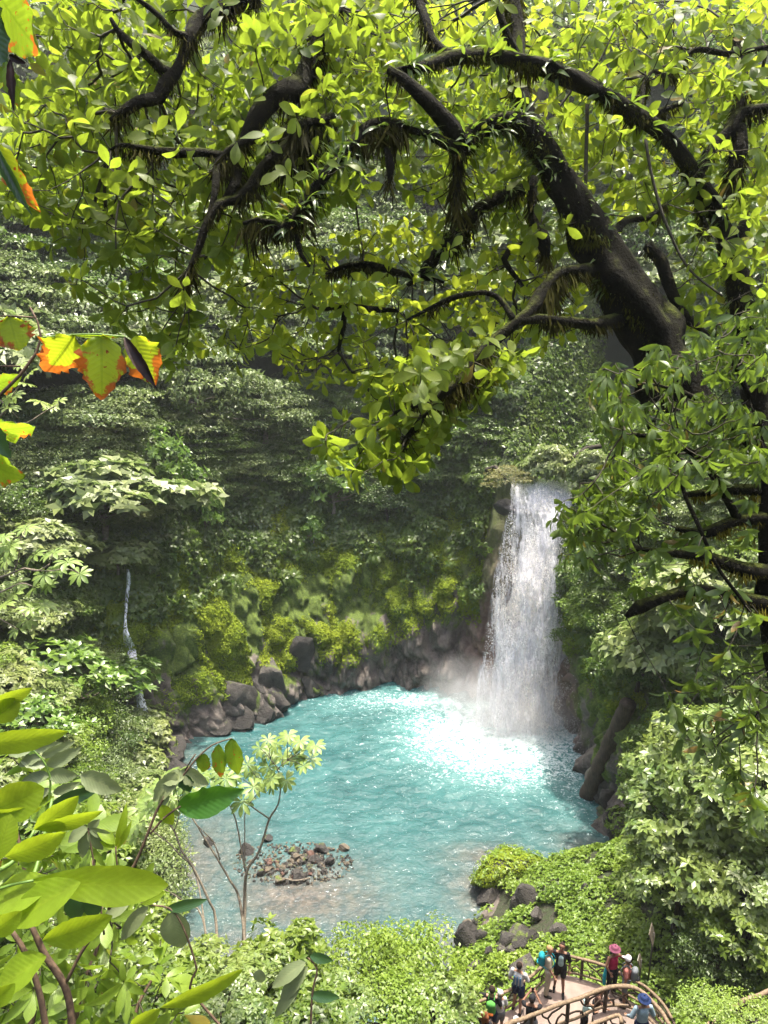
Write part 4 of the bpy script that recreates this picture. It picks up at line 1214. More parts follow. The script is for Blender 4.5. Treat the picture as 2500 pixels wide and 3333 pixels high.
# thin stream down the left wall
def stream():
    e = empty('thin_waterfall', (0, 0, 0), 0, 'thin white stream trickling down the dark mossy rock left of the pool', 'waterfall')
    m, t = new_mat('thin_stream'); b = NB(t)
    pos = b.n('NewGeometry').outputs['Position']
    st = b.noise(b.mapping(pos, (9, 9, 1.1)), 1.0, 4, .7, .8)
    al = b.ramp(st, [(.40, 0), (.62, 1)])
    p = b.n('BsdfPrincipled'); p.inputs['Base Color'].default_value = (.8, .82, .86, 1); p.inputs['Roughness'].default_value = .4
    tp = b.n('BsdfTransparent'); m2 = b.n('MixShader')
    b.l(al, m2.inputs[0]); b.l(tp.outputs[0], m2.inputs[1]); b.l(p.outputs[0], m2.inputs[2]); b.out(m2.outputs[0])
    # follow the terrain: px, py of the course; nearest terrain point along the view
    course = [(418, 1850, 14), (418, 1900, 16), (412, 1960, 12), (408, 2030, 12), (412, 2070, 30), (425, 2110, 40), (438, 2160, 26), (448, 2220, 22), (462, 2300, 40), (474, 2350, 52), (492, 2400, 70), (500, 2432, 90)]
    flat = TG.reshape(-1, 3)
    F_ = np.array((0, math.cos(PITCH), -math.sin(PITCH))); U_ = np.array((0, math.sin(PITCH), math.cos(PITCH)))
    rel = flat - np.array((0, 0, CAM_H)); rz = rel @ F_
    ok = rz > 30
    fx = 1250 + FPX * rel[:, 0] / np.maximum(rz, .1); fy = 1666.5 - FPX * (rel @ U_) / np.maximum(rz, .1)
    rows = []
    for x, y, wpx in course:
        d = np.hypot(fx - x, fy - y) + np.where(ok, 0, 1e5) + rz * .6
        k = d.argmin(); D = rz[k] - .9
        c = at_d(x, y, D); hw = wpx * D / FPX / 2
        rows.append((c[0], c[1], c[2], hw))
    Q = resample(np.array(rows), .25)
    P, U2 = [], []
    for i, q in enumerate(Q):
        for j in range(5):
            s = (j - 2) / 2
            P.append((q[0] + s * q[3] * .8, q[1] - .12 * (1 - s * s) + .05 * noise.noise(Vector((q[0] + s, q[2] * 2, 0))), q[2] + .0)); U2.append((j / 4, i / len(Q)))
    idx = np.arange(len(P)).reshape(-1, 5)
    F = np.stack([idx[:-1, :-1], idx[:-1, 1:], idx[1:, 1:], idx[1:, :-1]], -1).reshape(-1, 4)
    link('falling_water', mesh_np('falling_water', P, [F], U2, [m], True), e)
stream()

# ------------------------------------------------------------------ mist at the foot and haze
def mist(name, c, s, dens, seed):
    import bmesh
    bm = bmesh.new(); bmesh.ops.create_icosphere(bm, subdivisions=3, radius=1)
    for v in bm.verts:
        q = v.co * 1.0
        k = 1 + .25 * noise.noise(q * 1.5 + Vector((seed, 0, 0)))
        v.co = Vector((c[0] + q.x * s[0] * k, c[1] + q.y * s[1] * k, c[2] + q.z * s[2] * k))
    me = bpy.data.meshes.new(name); bm.to_mesh(me); bm.free()
    m, t = new_mat('spray_mist'); b = NB(t)
    geo = b.n('NewGeometry'); pos = geo.outputs['Position']
    mp = b.n('Mapping'); mp.vector_type = 'TEXTURE'
    mp.inputs['Location'].default_value = c; mp.inputs['Scale'].default_value = s
    b.l(pos, mp.inputs['Vector'])
    ln = b.n('VectorMath'); ln.operation = 'LENGTH'; b.l(mp.outputs[0], ln.inputs[0])
    fall = b.math('SUBTRACT', 1.0, ln.outputs['Value'], clamp=True)
    nz = b.noise(pos, .9, 3, .6)
    d = b.math('MULTIPLY', b.math('MULTIPLY', fall, b.math('SUBTRACT', b.math('MULTIPLY', nz, 2.4), .55, clamp=True)), dens)
    v = b.n('VolumePrincipled'); v.inputs['Color'].default_value = (.97, .96, .97, 1)
    b.l(d, v.inputs['Density']); v.inputs['Anisotropy'].default_value = .2
    b.out(None, v.outputs[0])
    me.materials.append(m)
    o = link(name, me); tag(o, 'drifting white spray mist where the falls hit the pool', 'mist', kind='stuff')
    m.cycles.volume_step_rate = 1.0
mist('spray_mist', (7.6, 39.0, 1.0), (4.6, 3.2, 3.6), .7, 3)
mist('spray_mist', (5.2, 41.6, .8), (3.4, 1.8, 3.2), .5, 9)
cy.volume_step_rate = 2.0
cy.volume_max_steps = 96

def haze(dens):
    V = np.array([(x, y, z) for x in (-175, 175) for y in (-30, 190) for z in (-4, 128)], float)
    F = np.array([(0, 1, 3, 2), (4, 6, 7, 5), (0, 4, 5, 1), (2, 3, 7, 6), (0, 2, 6, 4), (1, 5, 7, 3)])
    m, t = new_mat('humid_air'); b = NB(t)
    v = b.n('VolumePrincipled'); v.inputs['Color'].default_value = (.93, .96, 1, 1); v.inputs['Density'].default_value = dens
    v.inputs['Anisotropy'].default_value = .25
    b.out(None, v.outputs[0])
    o = link('haze', mesh_np('haze', V, [F], None, [m], False)); tag(o, kind='stuff')
haze(.00035)

# ------------------------------------------------------------------ rocks
def rock_mat(name, dark, light, moss=.0, wet=.45):
    m, t = new_mat(name); b = NB(t)
    geo = b.n('NewGeometry'); pos = geo.outputs['Position']; tc = b.n('TexCoord')
    sn = b.n('SeparateXYZ'); b.l(geo.outputs['Normal'], sn.inputs[0])
    sp = b.n('SeparateXYZ'); b.l(pos, sp.inputs[0])
    n1 = b.noise(pos, 2.2, 6, .65); n2 = b.noise(pos, 14, 5, .7)
    c = b.ramp(b.math('ADD', b.math('MULTIPLY', n1, .6), b.math('MULTIPLY', n2, .4)), [(.35, dark), (.65, light)])
    up = b.math('ADD', b.math('MULTIPLY', sn.outputs[2], .8), b.math('MULTIPLY', b.math('SUBTRACT', n1, .5), 2.2))
    mo = b.ramp(up, [(1.02 - moss * .95, 0), (1.3 - moss * .95, 1)])
    c = b.mix(mo, c, b.ramp(n2, [(.3, (.04, .06, .01)), (.7, (.13, .17, .025))]))
    p = b.n('BsdfPrincipled'); b.l(c, p.inputs['Base Color'])
    wetf = b.ramp(b.math('ADD', sp.outputs[2], b.math('MULTIPLY', n1, .3)), [(.25, wet * .5), (.6, .75)])
    b.l(wetf, p.inputs['Roughness'])
    b.l(b.bump(b.math('ADD', n1, b.math('MULTIPLY', n2, .6)), 1.0, .16), p.inputs['Normal'])
    b.out(p.outputs[0]); return m
RK_DARK = rock_mat('wet_dark_rock', (.010, .009, .008), (.060, .052, .044), .2, .5)
RK_GREY = rock_mat('grey_rock', (.018, .016, .014), (.105, .092, .078), .25)
RK_MOSS = rock_mat('mossy_rock', (.02, .018, .015), (.08, .07, .055), .95)
RK_RED = rock_mat('reddish_stone', (.06, .030, .022), (.13, .070, .050), 0)
RK_TAN = rock_mat('tan_stone', (.06, .048, .032), (.16, .13, .09), .2)
def rock_mesh(seed, mat, sub=3, cuts=9, rg=.10):
    import bmesh
    r = np.random.default_rng(seed)
    bm = bmesh.new(); bmesh.ops.create_icosphere(bm, subdivisions=sub, radius=1)
    V = np.array([v.co[:] for v in bm.verts])
    for _ in range(cuts):
        n = rand_dir(1, r)[0]; d = r.uniform(.42, .85)
        h = V @ n - d
        V = V - np.where(h > 0, h, 0)[:, None] * n
    V = V * (1 + rg * np.array([noise.fractal(Vector(q * 2.2 + seed), .8, 2, 3) for q in V])[:, None])
    for v, q in zip(bm.verts, V): v.co = q
    me = bpy.data.meshes.new('rock'); bm.to_mesh(me); bm.free(); me.materials.append(mat)
    for p in me.polygons: p.use_smooth = True
    try: me.set_sharp_from_angle(angle=R(32))
    except Exception: pass
    return me
ROCKS = {k: [rock_mesh(40 + 7 * i + j * 31, m) for i in range(5)] for j, (k, m) in enumerate((('dark', RK_DARK), ('grey', RK_GREY), ('moss', RK_MOSS), ('red', RK_RED), ('tan', RK_TAN)))}
_rk = [0]
def rock(name, x, y, z, wpx, hpx, kind, label=None, group=None, depthf=.8, rz=None, sink=.3, cat='rock'):
    """x,y photo pixel of its centre, z height of its centre; wpx/hpx size in photo pixels"""
    P = at_z(x, y, z)
    D = P[1] * math.cos(PITCH) - (P[2] - CAM_H) * math.sin(PITCH)
    if z > .45 and x > 1300 and y > 2840:
        D = surf(x, y) - .25; P = at_d(x, y, D)
    if name == 'wall_boulder':
        D = surf(x, y, .0) + .45; P = at_d(x, y, D)
    wm = wpx * D / FPX; hm = hpx * D / FPX / .88
    _rk[0] += 1
    me = ROCKS[kind][_rk[0] % 5]
    o = link(name, me)
    o.location = P; o.scale = (wm * .62, wm * .62 * depthf, hm * .62)
    o.rotation_euler = (random.uniform(-.15, .15), random.uniform(-.15, .15), random.uniform(-.5, .5) if rz is None else rz)
    tag(o, label, cat, group)
    return o
rock('mossy_boulder', 1672, 2834, .5, 290, 130, 'dark', 'largest boulder, topped with moss and small leaves, jutting into the pool near the lookout', depthf=.55, rz=.22)
def fuzz(o, n, mat, size, seed, name, label, up=.1, shape='oval', lift=.05):
    r = np.random.default_rng(seed); me = o.data
    V = np.array([v.co[:] for v in me.vertices]); N = np.array([v.normal[:] for v in me.vertices])
    bpy.context.view_layer.update()
    A = np.array(o.matrix_basis)
    tri = np.array([q for p in me.polygons for q in [(p.vertices[0], p.vertices[i], p.vertices[i + 1]) for i in range(1, len(p.vertices) - 1)]])
    k = r.integers(len(tri), size=n); w_ = r.dirichlet((1, 1, 1), n)
    P = np.einsum('nk,nkj->nj', w_, V[tri[k]]); N = np.einsum('nk,nkj->nj', w_, N[tri[k]])
    Rm = A[:3, :3] / np.array(o.scale)[None, :]
    N = nrmz(nrmz(N / np.array(o.scale)) @ Rm.T)
    P = P @ A[:3, :3].T + A[:3, 3]
    m = N[:, 2] > up + .35 * np.array([noise.noise(Vector(p * 1.7)) for p in P])
    P, N = P[m] + N[m] * r.uniform(0, lift, (m.sum(), 1)), N[m]
    M, T, S = rosettes(P, N + np.array([0, 0, .5]), 4, (0, 50), size, r)
    V, F, U = bake(diamond(.7), M, T, S)
    q = link(name, mesh_np(name, V, [F], U, [mat], True)); tag(q, label, 'foliage', kind='stuff')
fuzz(COL.objects['mossy_boulder'], 14000, G_MOSS, (.03, .07), 3, 'boulder_moss', 'thick moss on the largest boulder in the pool', -.3)
fuzz(COL.objects['mossy_boulder'], 1000, G_LIME, (.06, .13), 4, 'boulder_leaves', 'small leaves growing over the largest boulder in the pool', .25, lift=.25)
rock('boulder', 1600, 2930, .2, 78, 72, 'dark', 'rounded dark boulder standing in the shallows below the mossy boulder')
rock('boulder', 1712, 2925, .7, 88, 72, 'dark', 'dark pointed boulder between the mossy boulder and the ground cover')
rock('boulder', 1672, 2952, .5, 40, 60, 'dark', 'narrow dark slab leaning beside the pointed boulder')
rock('boulder', 1685, 3032, 1.3, 84, 48, 'grey', 'grey boulder with white scuffs on top of the dark rock cluster in the ground cover')
rock('boulder', 1652, 3058, 1.3, 74, 56, 'dark', 'left dark block of the rock cluster in the ground cover')
rock('boulder', 1715, 3072, 1.3, 84, 70, 'dark', 'right dark block of the rock cluster in the ground cover')
rock('boulder', 1668, 3100, 1.4, 44, 34, 'grey', 'small grey rock tucked under the rock cluster')
rock('boulder', 1632, 3086, 1.2, 40, 34, 'grey', 'small round grey rock left of the rock cluster')
rock('boulder', 1532, 3078, .6, 92, 120, 'dark', 'tall dark brown boulder at the water edge behind the left railing')
rock('boulder', 1568, 3052, .5, 60, 70, 'dark', 'dark rock leaning on the tall brown boulder at the water edge')
rock('boulder', 1498, 3062, .3, 44, 40, 'grey', 'low grey rock in the shallows beside the tall brown boulder')
rock('boulder', 1528, 3020, .3, 50, 44, 'tan', 'brownish rock at the water line above the tall brown boulder')
rock('boulder', 1706, 3152, 2.6, 110, 64, 'grey', 'large pale weathered rock just behind the left railing of the lookout')
rock('boulder', 1552, 3140, 1.4, 40, 34, 'grey', 'angular grey stone below the tall brown boulder')
rock('boulder', 1530, 3156, 1.2, 34, 32, 'dark', 'small black wedge stone beside the bushes by the river')
rock('boulder', 1592, 3098, 1.1, 26, 30, 'dark', 'small dark stone in the ground cover between the rock clusters')
rock('boulder', 1818, 3034, 1.6, 52, 44, 'grey', 'half buried dark grey rock in the middle of the ground cover')
rock('boulder', 1905, 2895, 1.4, 34, 34, 'dark', 'dark rock half hidden in leaves near the right bank')
rock('boulder', 1745, 2970, 1.0, 46, 36, 'grey', 'flat grey stone showing through the ground cover')
for i, (x, y, a, b_) in enumerate([(1787, 2855, 34, 26), (1845, 2832, 34, 30), (1888, 2826, 30, 26), (1840, 2862, 40, 24), (1868, 2846, 44, 22), (1915, 2842, 40, 20), (1812, 2846, 30, 26), (1635, 2900, 28, 24), (1660, 2912, 34, 30), (1628, 2962, 34, 22), (1570, 2990, 36, 20), (1548, 3002, 24, 18)]):
    rock('shore_rock', x, y, .12, a, b_, 'dark' if i % 3 else 'grey', 'small wet rock at the water edge behind the ground cover', 'small wet rocks along the near shore')
# left side
rock('boulder', 512, 2452, .6, 150, 105, 'dark', 'big boulder at the foot of the thin stream', depthf=.9, rz=.6)
rock('boulder', 565, 2512, .3, 170, 76, 'dark', 'long smooth dark boulder lying in the water by the thin stream')
rock('boulder', 432, 2518, .6, 66, 62, 'moss', 'squat mossy boulder on the left bank below the big mossy boulder')
rock('boulder', 472, 2556, .5, 96, 70, 'dark', 'dark angular boulder on the left bank, half covered by leaves')
rock('boulder', 402, 2490, .7, 80, 90, 'dark', 'shaded brown rock leaning on the left bank')
rock('boulder', 505, 2712, .4, 140, 100, 'grey', 'largest grey boulder of the left bank group')
rock('boulder', 548, 2752, .3, 110, 90, 'dark', 'dark block below the largest grey boulder of the left bank')
rock('boulder', 502, 2800, .4, 130, 96, 'grey', 'broad grey block with a cracked flat top on the left bank')
rock('boulder', 565, 2842, .2, 100, 90, 'grey', 'flat grey slab tilting into the water at the left bank')
rock('boulder', 430, 2762, .6, 90, 84, 'grey', 'rounded grey boulder behind the broad cracked block')
rock('boulder', 380, 2800, .8, 90, 70, 'dark', 'dark boulder deep in shade under the left bank leaves')
rock('boulder', 470, 2890, .3, 120, 60, 'dark', 'low dark rock behind the long bright leaf')
rock('boulder', 420, 2640, .9, 84, 66, 'moss', 'mossy rock among the plants of the left bank')
k = 0
for (x, y, a, b_, kd, z) in [(782, 2258, 112, 84, 'grey', 1.7), (762, 2345, 104, 84, 'dark', .3), (842, 2318, 84, 74, 'dark', .3), (872, 2200, 92, 130, 'grey', 2.2), (905, 2290, 70, 80, 'dark', .3), (992, 2130, 90, 120, 'grey', 3.4), 
                             (700, 2372, 84, 60, 'dark', .2), (650, 2402, 60, 40, 'dark', .1), (1010, 2238, 70, 60, 'dark', .8), 
                             (840, 2240, 60, 50, 'dark', 2.0), 
                             (1980, 2600, 60, 80, 'grey', .8), (2000, 2660, 60, 60, 'dark', .3), (2010, 2720, 60, 60, 'grey', .3), (1940, 2540, 40, 70, 'red', .6)]:
    P = at_z(x, y, z)
    th = math.degrees(math.atan2(P[1] - CY, P[0] - CX))
    o = rock('wall_boulder', x, y, z, a * 1.15, b_ * 1.1, 'dark' if _rk[0] % 3 else kd, 'wet rock bulging from the foot of the cliff round the pool', 'wet rocks at the foot of the cliff', depthf=.7)
# gravel bar stones
r = np.random.default_rng(5)
named = [(1050, 2766, 44, 34, 'dark', 'dark stone at the far right of the gravel bar'), (1076, 2802, 38, 32, 'dark', 'round dark stone at the right edge of the gravel bar'), (957, 2770, 34, 20, 'dark', 'dark flat stone on the far side of the gravel bar'),
         (1122, 2758, 36, 18, 'tan', 'lone pale stone right of the gravel bar'), (972, 2850, 60, 34, 'dark', 'longest dark stone on the near side of the gravel bar'), (912, 2868, 34, 34, 'tan', 'brown stone at the near edge of the gravel bar'),
         (852, 2840, 34, 30, 'dark', 'dark stone at the left end of the gravel bar'), (870, 2730, 30, 22, 'dark', 'dark stone alone in the water above the gravel bar'), (800, 2770, 44, 44, 'dark', 'dark pointed rock in the water left of the gravel bar'),
         (1010, 2780, 38, 20, 'red', 'largest reddish stone on the gravel bar'), (970, 2790, 32, 24, 'tan', 'ochre round stone in the middle of the gravel bar'), (878, 2800, 26, 12, 'red', 'flat orange stone at the left of the gravel bar'),
         (1022, 2800, 34, 28, 'dark', 'dark brown stone beside the reddish stone'), (870, 2726, 20, 14, 'grey', None), (680, 2740, 44, 30, 'dark', 'dark rock awash left of the gravel bar stones')]
for x, y, a, b_, kd, lb in named:
    rock('stone', x, y, .10, a, b_, kd, lb or 'grey stone on the gravel bar in the shallows', None if lb else 'stones of the gravel bar', cat='stone')
for i in range(58):
    a = r.random() * 6.28; q = r.random() ** .6
    x = 960 + math.cos(a) * q * 125; y = 2812 + math.sin(a) * q * 48
    s = r.uniform(12, 27)
    rock('stone', x, y, .05, s, s * .75, ['grey', 'dark', 'tan', 'dark', 'dark', 'dark'][int(r.integers(6))] if r.random() > .12 else 'red', 'small brown or grey stone lying in the heap of the gravel bar', 'stones of the gravel bar', cat='stone')
# loose pebbles too many to count
gp = []
for i in range(6):
    me_ = rock_mesh(300 + i, RK_DARK, 1, 5, .1)
    gp.append((np.array([v.co[:] for v in me_.vertices]), np.array([p.vertices[:] for p in me_.polygons]), np.zeros((len(me_.vertices), 2))))
    bpy.data.meshes.remove(me_)
for nm, mt, sd in (('gravel', RK_DARK, 1), ('gravel', RK_TAN, 2)):
    rr_ = np.random.default_rng(sd); prt = []
    for t_ in gp:
        n_ = 75; a_ = rr_.random(n_) * 6.28; q_ = rr_.random(n_) ** .55
        T = np.array([at_z(955 + math.cos(a) * q * 200, 2812 + math.sin(a) * q * 72, rr_.uniform(-.05, .05)) for a, q in zip(a_, q_)])
        M = frames(rand_dir(n_, rr_), rand_dir(n_, rr_)) * rr_.uniform(.6, 1.3, (n_, 1, 3))
        prt.append(bake(t_, M, T, rr_.uniform(.03, .10, n_)))
    V, F, U = merge(prt)
    tag(link(nm, mesh_np(nm, V, [F], None, [mt], False)), 'brown gravel of the low bar breaking the surface of the pool', 'gravel', kind='stuff')
for (x, y, s, lb) in [(1655, 1655, .75, 'dark wet rock at the left end of the waterfall lip'), (1775, 1668, .42, 'small dark rock parting the water at the lip of the falls'), (1905, 1665, .7, 'dark rock at the right end of the waterfall lip')]:
    P = at_y(x, y, 42.0); o = link('lip_rock', ROCKS['dark'][int(x) % 5]); o.location = P; o.scale = (s * 1.2, s, s * .8); tag(o, lb, 'rock')
# leaning log
LB = simple_mat('log_bark', (.085, .06, .042), (.03, .022, .016), 5, .85, .7, .03, .3, (3, 3, .6))
A = at_z(1908, 2600, -.3); B = at_y(2030, 2325, 30.9)
dirv = (B - A); 
pts = [[*(A + dirv * f), .44 - .08 * f] for f in (0, .25, .5, .75, 1, 1.12)]
(V, F, U), _ = branch_tube(np.array(pts), .12, 18, .18, 3, .02)
lg = link('leaning_log', mesh_np('leaning_log', V, split_tris(F), U, [LB], True))
tag(lg, 'thick bare log leaning from the pool against the right rock wall', 'log')
(V, F, U), _ = branch_tube(np.array([[*at_z(922, 2858, .12), .035], [*at_z(960, 2866, .16), .03], [*at_z(1010, 2858, .12), .02]]), .05, 6, .2, 2)
tag(link('driftwood_stick', mesh_np('driftwood_stick', V, split_tris(F), U, [BARK], True)), 'pale stick lying in the shallows before the gravel bar', 'stick')
# ------------------------------------------------------------------ named trees and shrubs of the middle distance
KINDS['broad'] = kind_set('crown', leaf_mat('broad_leaf', [(.06, .11, .016), (.10, .16, .024), (.15, .21, .035)], (.26, .46, .05), .36, .34, .55), 3, BARK_D, nlobe=40, nleaf=12, leaf=(.19, .46), lobe=.30, k=5, shape='ovate', droop=.15, size=(1, 1, .8), seg=2)
KINDS['broad_pale'] = kind_set('crown', leaf_mat('broad_pale_leaf', [(.05, .10, .02), (.11, .175, .04), (.19, .25, .075)], (.38, .50, .07), .34, .36, .6), 3, BARK_D, nlobe=46, nleaf=17, leaf=(.135, .5), lobe=.25, k=5, shape='ovate', droop=.3, size=(1, 1, .85), seg=2)
KINDS['obovate_bright'] = kind_set('crown', leaf_mat('waxy_bright_leaf', [(.06, .12, .018), (.10, .18, .028), (.15, .24, .04)], (.20, .42, .05), .32, .34, .55), 2, BARK, nlobe=26, nleaf=9, leaf=(.20, .52), lobe=.34, k=6, shape='obovate', droop=.05, size=(1, 1, .9), seg=2)
KINDS['olive'] = kind_set('crown', G_OLIVE, 2, BARK, nlobe=36, nleaf=60, leaf=(.085, .5), lobe=.26)
def named(kind, x, y, Y, s, name, label, cat='tree', sz=(1, 1, 1), rot=0, i=0, keep=None):
    if Y > 23 and keep is None:                      # rooted on the cliff or bank that shows behind it
        D0 = at_y(x, y, Y)[1] * math.cos(PITCH) - (at_y(x, y, Y)[2] - CAM_H) * math.sin(PITCH)
        D = surf(x, y + 40) - s * .45
        s = s * D / D0
        P = at_d(x, y, D)
    else:
        P = at_y(x, y, Y)
    e = plant(kind, P, s, name, label, cat, None, sz, rot, i)
    if keep is not None:
        K = np.array(keep) - P
        V, F, U = tube([K, K * .6 + np.array([0, 0, .5]), K * .25 + np.array([0, 0, .2]), K * 0], [.16, .13, .09, .05], 7, cap=False)
        ca, sa_ = math.cos(-rot), math.sin(-rot)
        V = np.stack([V[:, 0] * ca - V[:, 1] * sa_, V[:, 0] * sa_ + V[:, 1] * ca, V[:, 2]], -1)
        link('limb', mesh_np('limb', V, [F], U, [BARK_D], True), e)
        [bpy.data.objects.remove(c_, do_unlink=True) for c_ in list(e.children) if c_.name.startswith('trunk')]
        return e
    if Y > 23:
        for c_ in e.children:
            if c_.name.startswith('trunk'): c_.scale[2] *= .5
    g = tz(P[0], P[1]); gap = P[2] - g
    if gap > 1.1 * s and Y <= 23:
        V, F, U = tube([(0, 0, -gap - .3), (.05, .03, -gap * .6), (0, 0, -.9 * s)], [.07 * s, .06 * s, .05 * s], 7, cap=False)
        link('lower_trunk', mesh_np('lower_trunk', V, [F], U, [BARK_D], True), e)
    return e
# behind and left of the pool
named('pale_big', 330, 1640, 38.0, 3.4, 'pale_leaved_tree', 'wide pale leaved tree spreading over the left cliff above the thin stream', sz=(1.35, .8, .95))
named('pale_big', 130, 1780, 36.5, 2.3, 'pale_leaved_tree', 'pale leaved tree at the left edge, below the wide spreading one', sz=(1.2, .8, .8), i=1)
named('pale_big', 380, 1820, 37.6, 1.5, 'pale_leaved_shrub', 'airy pale shrub drooping on the dark rock right above the thin stream', 'shrub', sz=(1.3, .7, .9), i=2)
named('fine_grey', 640, 1290, 43.5, 3.6, 'drooping_tree', 'tall grey green tree with drooping sprays in the middle of the back cliff', sz=(1.0, .7, 1.25))
named('fine_grey', 860, 1350, 43.6, 2.9, 'drooping_tree', 'grey green tree with layered sprays just right of the tallest one', sz=(1.0, .7, .9), i=1)
named('fine_grey', 310, 1370, 43.0, 3.0, 'fine_leaved_tree', 'dull green fine leaved tree on the back cliff, left of the tall drooping tree', sz=(1.2, .7, .9), i=2)
named('obovate_bright', 545, 1570, 41.2, 1.9, 'bright_shrub', 'bright green waxy shrub hanging on the cliff between the pale tree and the moss', 'shrub', sz=(.9, .6, 1.3))
named('obovate_bright', 665, 1680, 41.2, 1.3, 'bright_shrub', 'small bright shrub trailing down the dark cliff below the drooping tree', 'shrub', sz=(.9, .6, 1.5), i=1)
named('obovate_bright', 1085, 1610, 41.4, 1.9, 'bright_shrub', 'large bright green shrub leaning from the cliff left of the waterfall', 'shrub', sz=(1, .6, 1.15))
named('obovate_bright', 1020, 1740, 41.0, .85, 'bright_shrub', 'bright tip of branches hanging lowest on the cliff, above the yellow moss', 'shrub', sz=(.8, .6, 1.2), i=1)
named('fine_dark', 1260, 1650, 42.2, 1.7, 'cliff_tree', 'dark small leaved shrub right of the large bright cliff shrub', 'shrub', sz=(1.1, .6, 1.1))
named('mid', 1430, 1450, 42.6, 2.6, 'cliff_tree', 'fresh green tree on the cliff top left of the falls', sz=(1.1, .7, 1.2), i=1)
named('lance', 1600, 1300, 43.2, 2.4, 'cliff_tree', 'narrow leaved tree over the dark hollow above the falls', sz=(1.1, .7, 1))
named('olive', 1655, 1570, 42.0, 1.2, keep=(6.2, 43.4, 15.0), name='yellowish_shrub', label='yellowish shrub dangling over the left top of the waterfall', cat='shrub', sz=(1.25, .7, .9))
named('pale_big', 1790, 1540, 42.6, 1.75, keep=(13.6, 43.6, 16.5), name='pale_overhanging_tree', label='pale grey tree hanging over the top of the waterfall', sz=(.95, .7, 1.15), i=1)
named('pale_big', 1925, 1540, 40.6, 1.2, keep=(12.8, 39.6, 13.5), name='pale_overhanging_tree', label='whitish leaved shrub beside the top right of the waterfall', cat='shrub', sz=(1, .7, 1.3), i=1)
named('fine_dark', 1985, 1850, 36.8, 2.3, 'bank_tree', 'dark fine leaved bush hugging the right edge of the waterfall', 'bush', sz=(.7, .7, 1.4))
named('mid', 1900, 2070, 38.2, 1.35, keep=(12.4, 37.5, 6.5), name='bank_tree', label='bush reaching left in front of the falls from the right bank', cat='bush', sz=(1.25, .7, .75), i=1)
named('lime', 1990, 2020, 35.2, 1.7, 'bank_tree', 'lime green bush on the right wall, below the dark bush by the falls', 'bush', sz=(1, .7, 1))
named('mid', 2080, 2180, 33.0, 2.0, 'bank_tree', 'rich green bush above the upper end of the leaning log', 'bush', sz=(1, .7, 1.1), i=2)
named('pale_big', 2180, 2130, 29.5, 2.3, 'bank_tree', 'sunlit pale tree on the right slope above the leaning log', sz=(1, .8, 1.3), i=2)
named('pale_big', 2330, 1990, 28.0, 2.6, 'bank_tree', 'sunlit pale tree high on the right slope, partly behind the lance leaved tree', sz=(1, .8, 1.1))
named('lime', 2110, 2500, 29.6, 1.3, 'mossy_bush', 'yellow green mossy bush on the rock right of the leaning log', 'bush', sz=(.8, .7, 1.2), i=1)
named('mid', 2200, 2420, 27.0, 1.7, 'bank_tree', 'green bush between the mossy bush and the big leaved bushes', 'bush', sz=(1, .8, 1), i=1)
# near right: big leaves, pale
rb = [(2200, 2560, 22.9, 1.7, 'upper left pale broad leaved bush above the pool corner'), (2330, 2480, 21.0, 2.1, 'pale broad leaved bush below the narrow drooping leaves'),
      (2180, 2770, 21.4, 1.5, 'pale broad leaved bush reaching left over the rocks of the right shore'), (2290, 2720, 19.5, 2.0, 'largest leaved pale bush in the middle of the right edge'),
      (2210, 2880, 19.0, 1.6, 'lowest pale broad leaved bush, just above the bright ground cover'), (2440, 2870, 17.6, 1.6, 'broad leaved bush at the right edge above the shaded hollow'),
      (2460, 2620, 18.6, 1.9, 'broad leaved bush at the right edge under the hanging twigs')]
for i, (x, y, Y, s, lb) in enumerate(rb):
    named('broad_pale', x, y, Y, s, 'broad_leaved_bush', lb, 'bush', i=i, rot=i)
named('broad', 2430, 3060, 16.6, 1.1, 'shaded_bush', 'dark shaded bush in the hollow at the right edge', 'bush', i=1)
named('fine_dark', 2340, 3110, 16.8, 1.0, 'shaded_bush', 'low dark bush at the lower right, behind the stair railing', 'bush', i=1)
named('lime', 2320, 3290, 11.2, .55, 'round_bush', 'rounded lime bush between the two railings at the bottom right', 'bush', sz=(1.1, 1, .6), i=1)
named('lime', 2440, 3320, 10.6, .5, 'round_bush', 'lime bush behind the railing in the bottom right corner', 'bush', sz=(1.1, 1, .6), i=2)
# left slope
named('obovate_bright', 200, 2250, 29.0, 2.3, 'rosette_tree', 'light green rosette leaved tree on the left bank below the mossy slope', sz=(1.1, .8, .85))
named('obovate_bright', 400, 2210, 30.5, 1.5, 'rosette_tree', 'light green branch of rosettes reaching over the thin stream', 'shrub', sz=(1.2, .7, .8), i=1)
named('obovate_bright', 90, 2400, 27.0, 1.9, 'rosette_tree', 'light rosette leaved shrub at the left edge', 'shrub', sz=(1, .8, .8))
named('fine_dark', 330, 2420, 30.0, 1.7, 'left_bush', 'dark bush in the shade under the light rosette tree', 'bush', sz=(1, .8, 1))
named('mid', 250, 2600, 25.0, 1.7, 'left_bush', 'mid green bush on the left bank above the grey boulders', 'bush', sz=(1.1, .8, .8), i=1)
named('lime', 430, 2690, 25.6, .7, 'left_bush', 'small bright bush growing between the left bank boulders', 'bush', sz=(1, .8, 1))
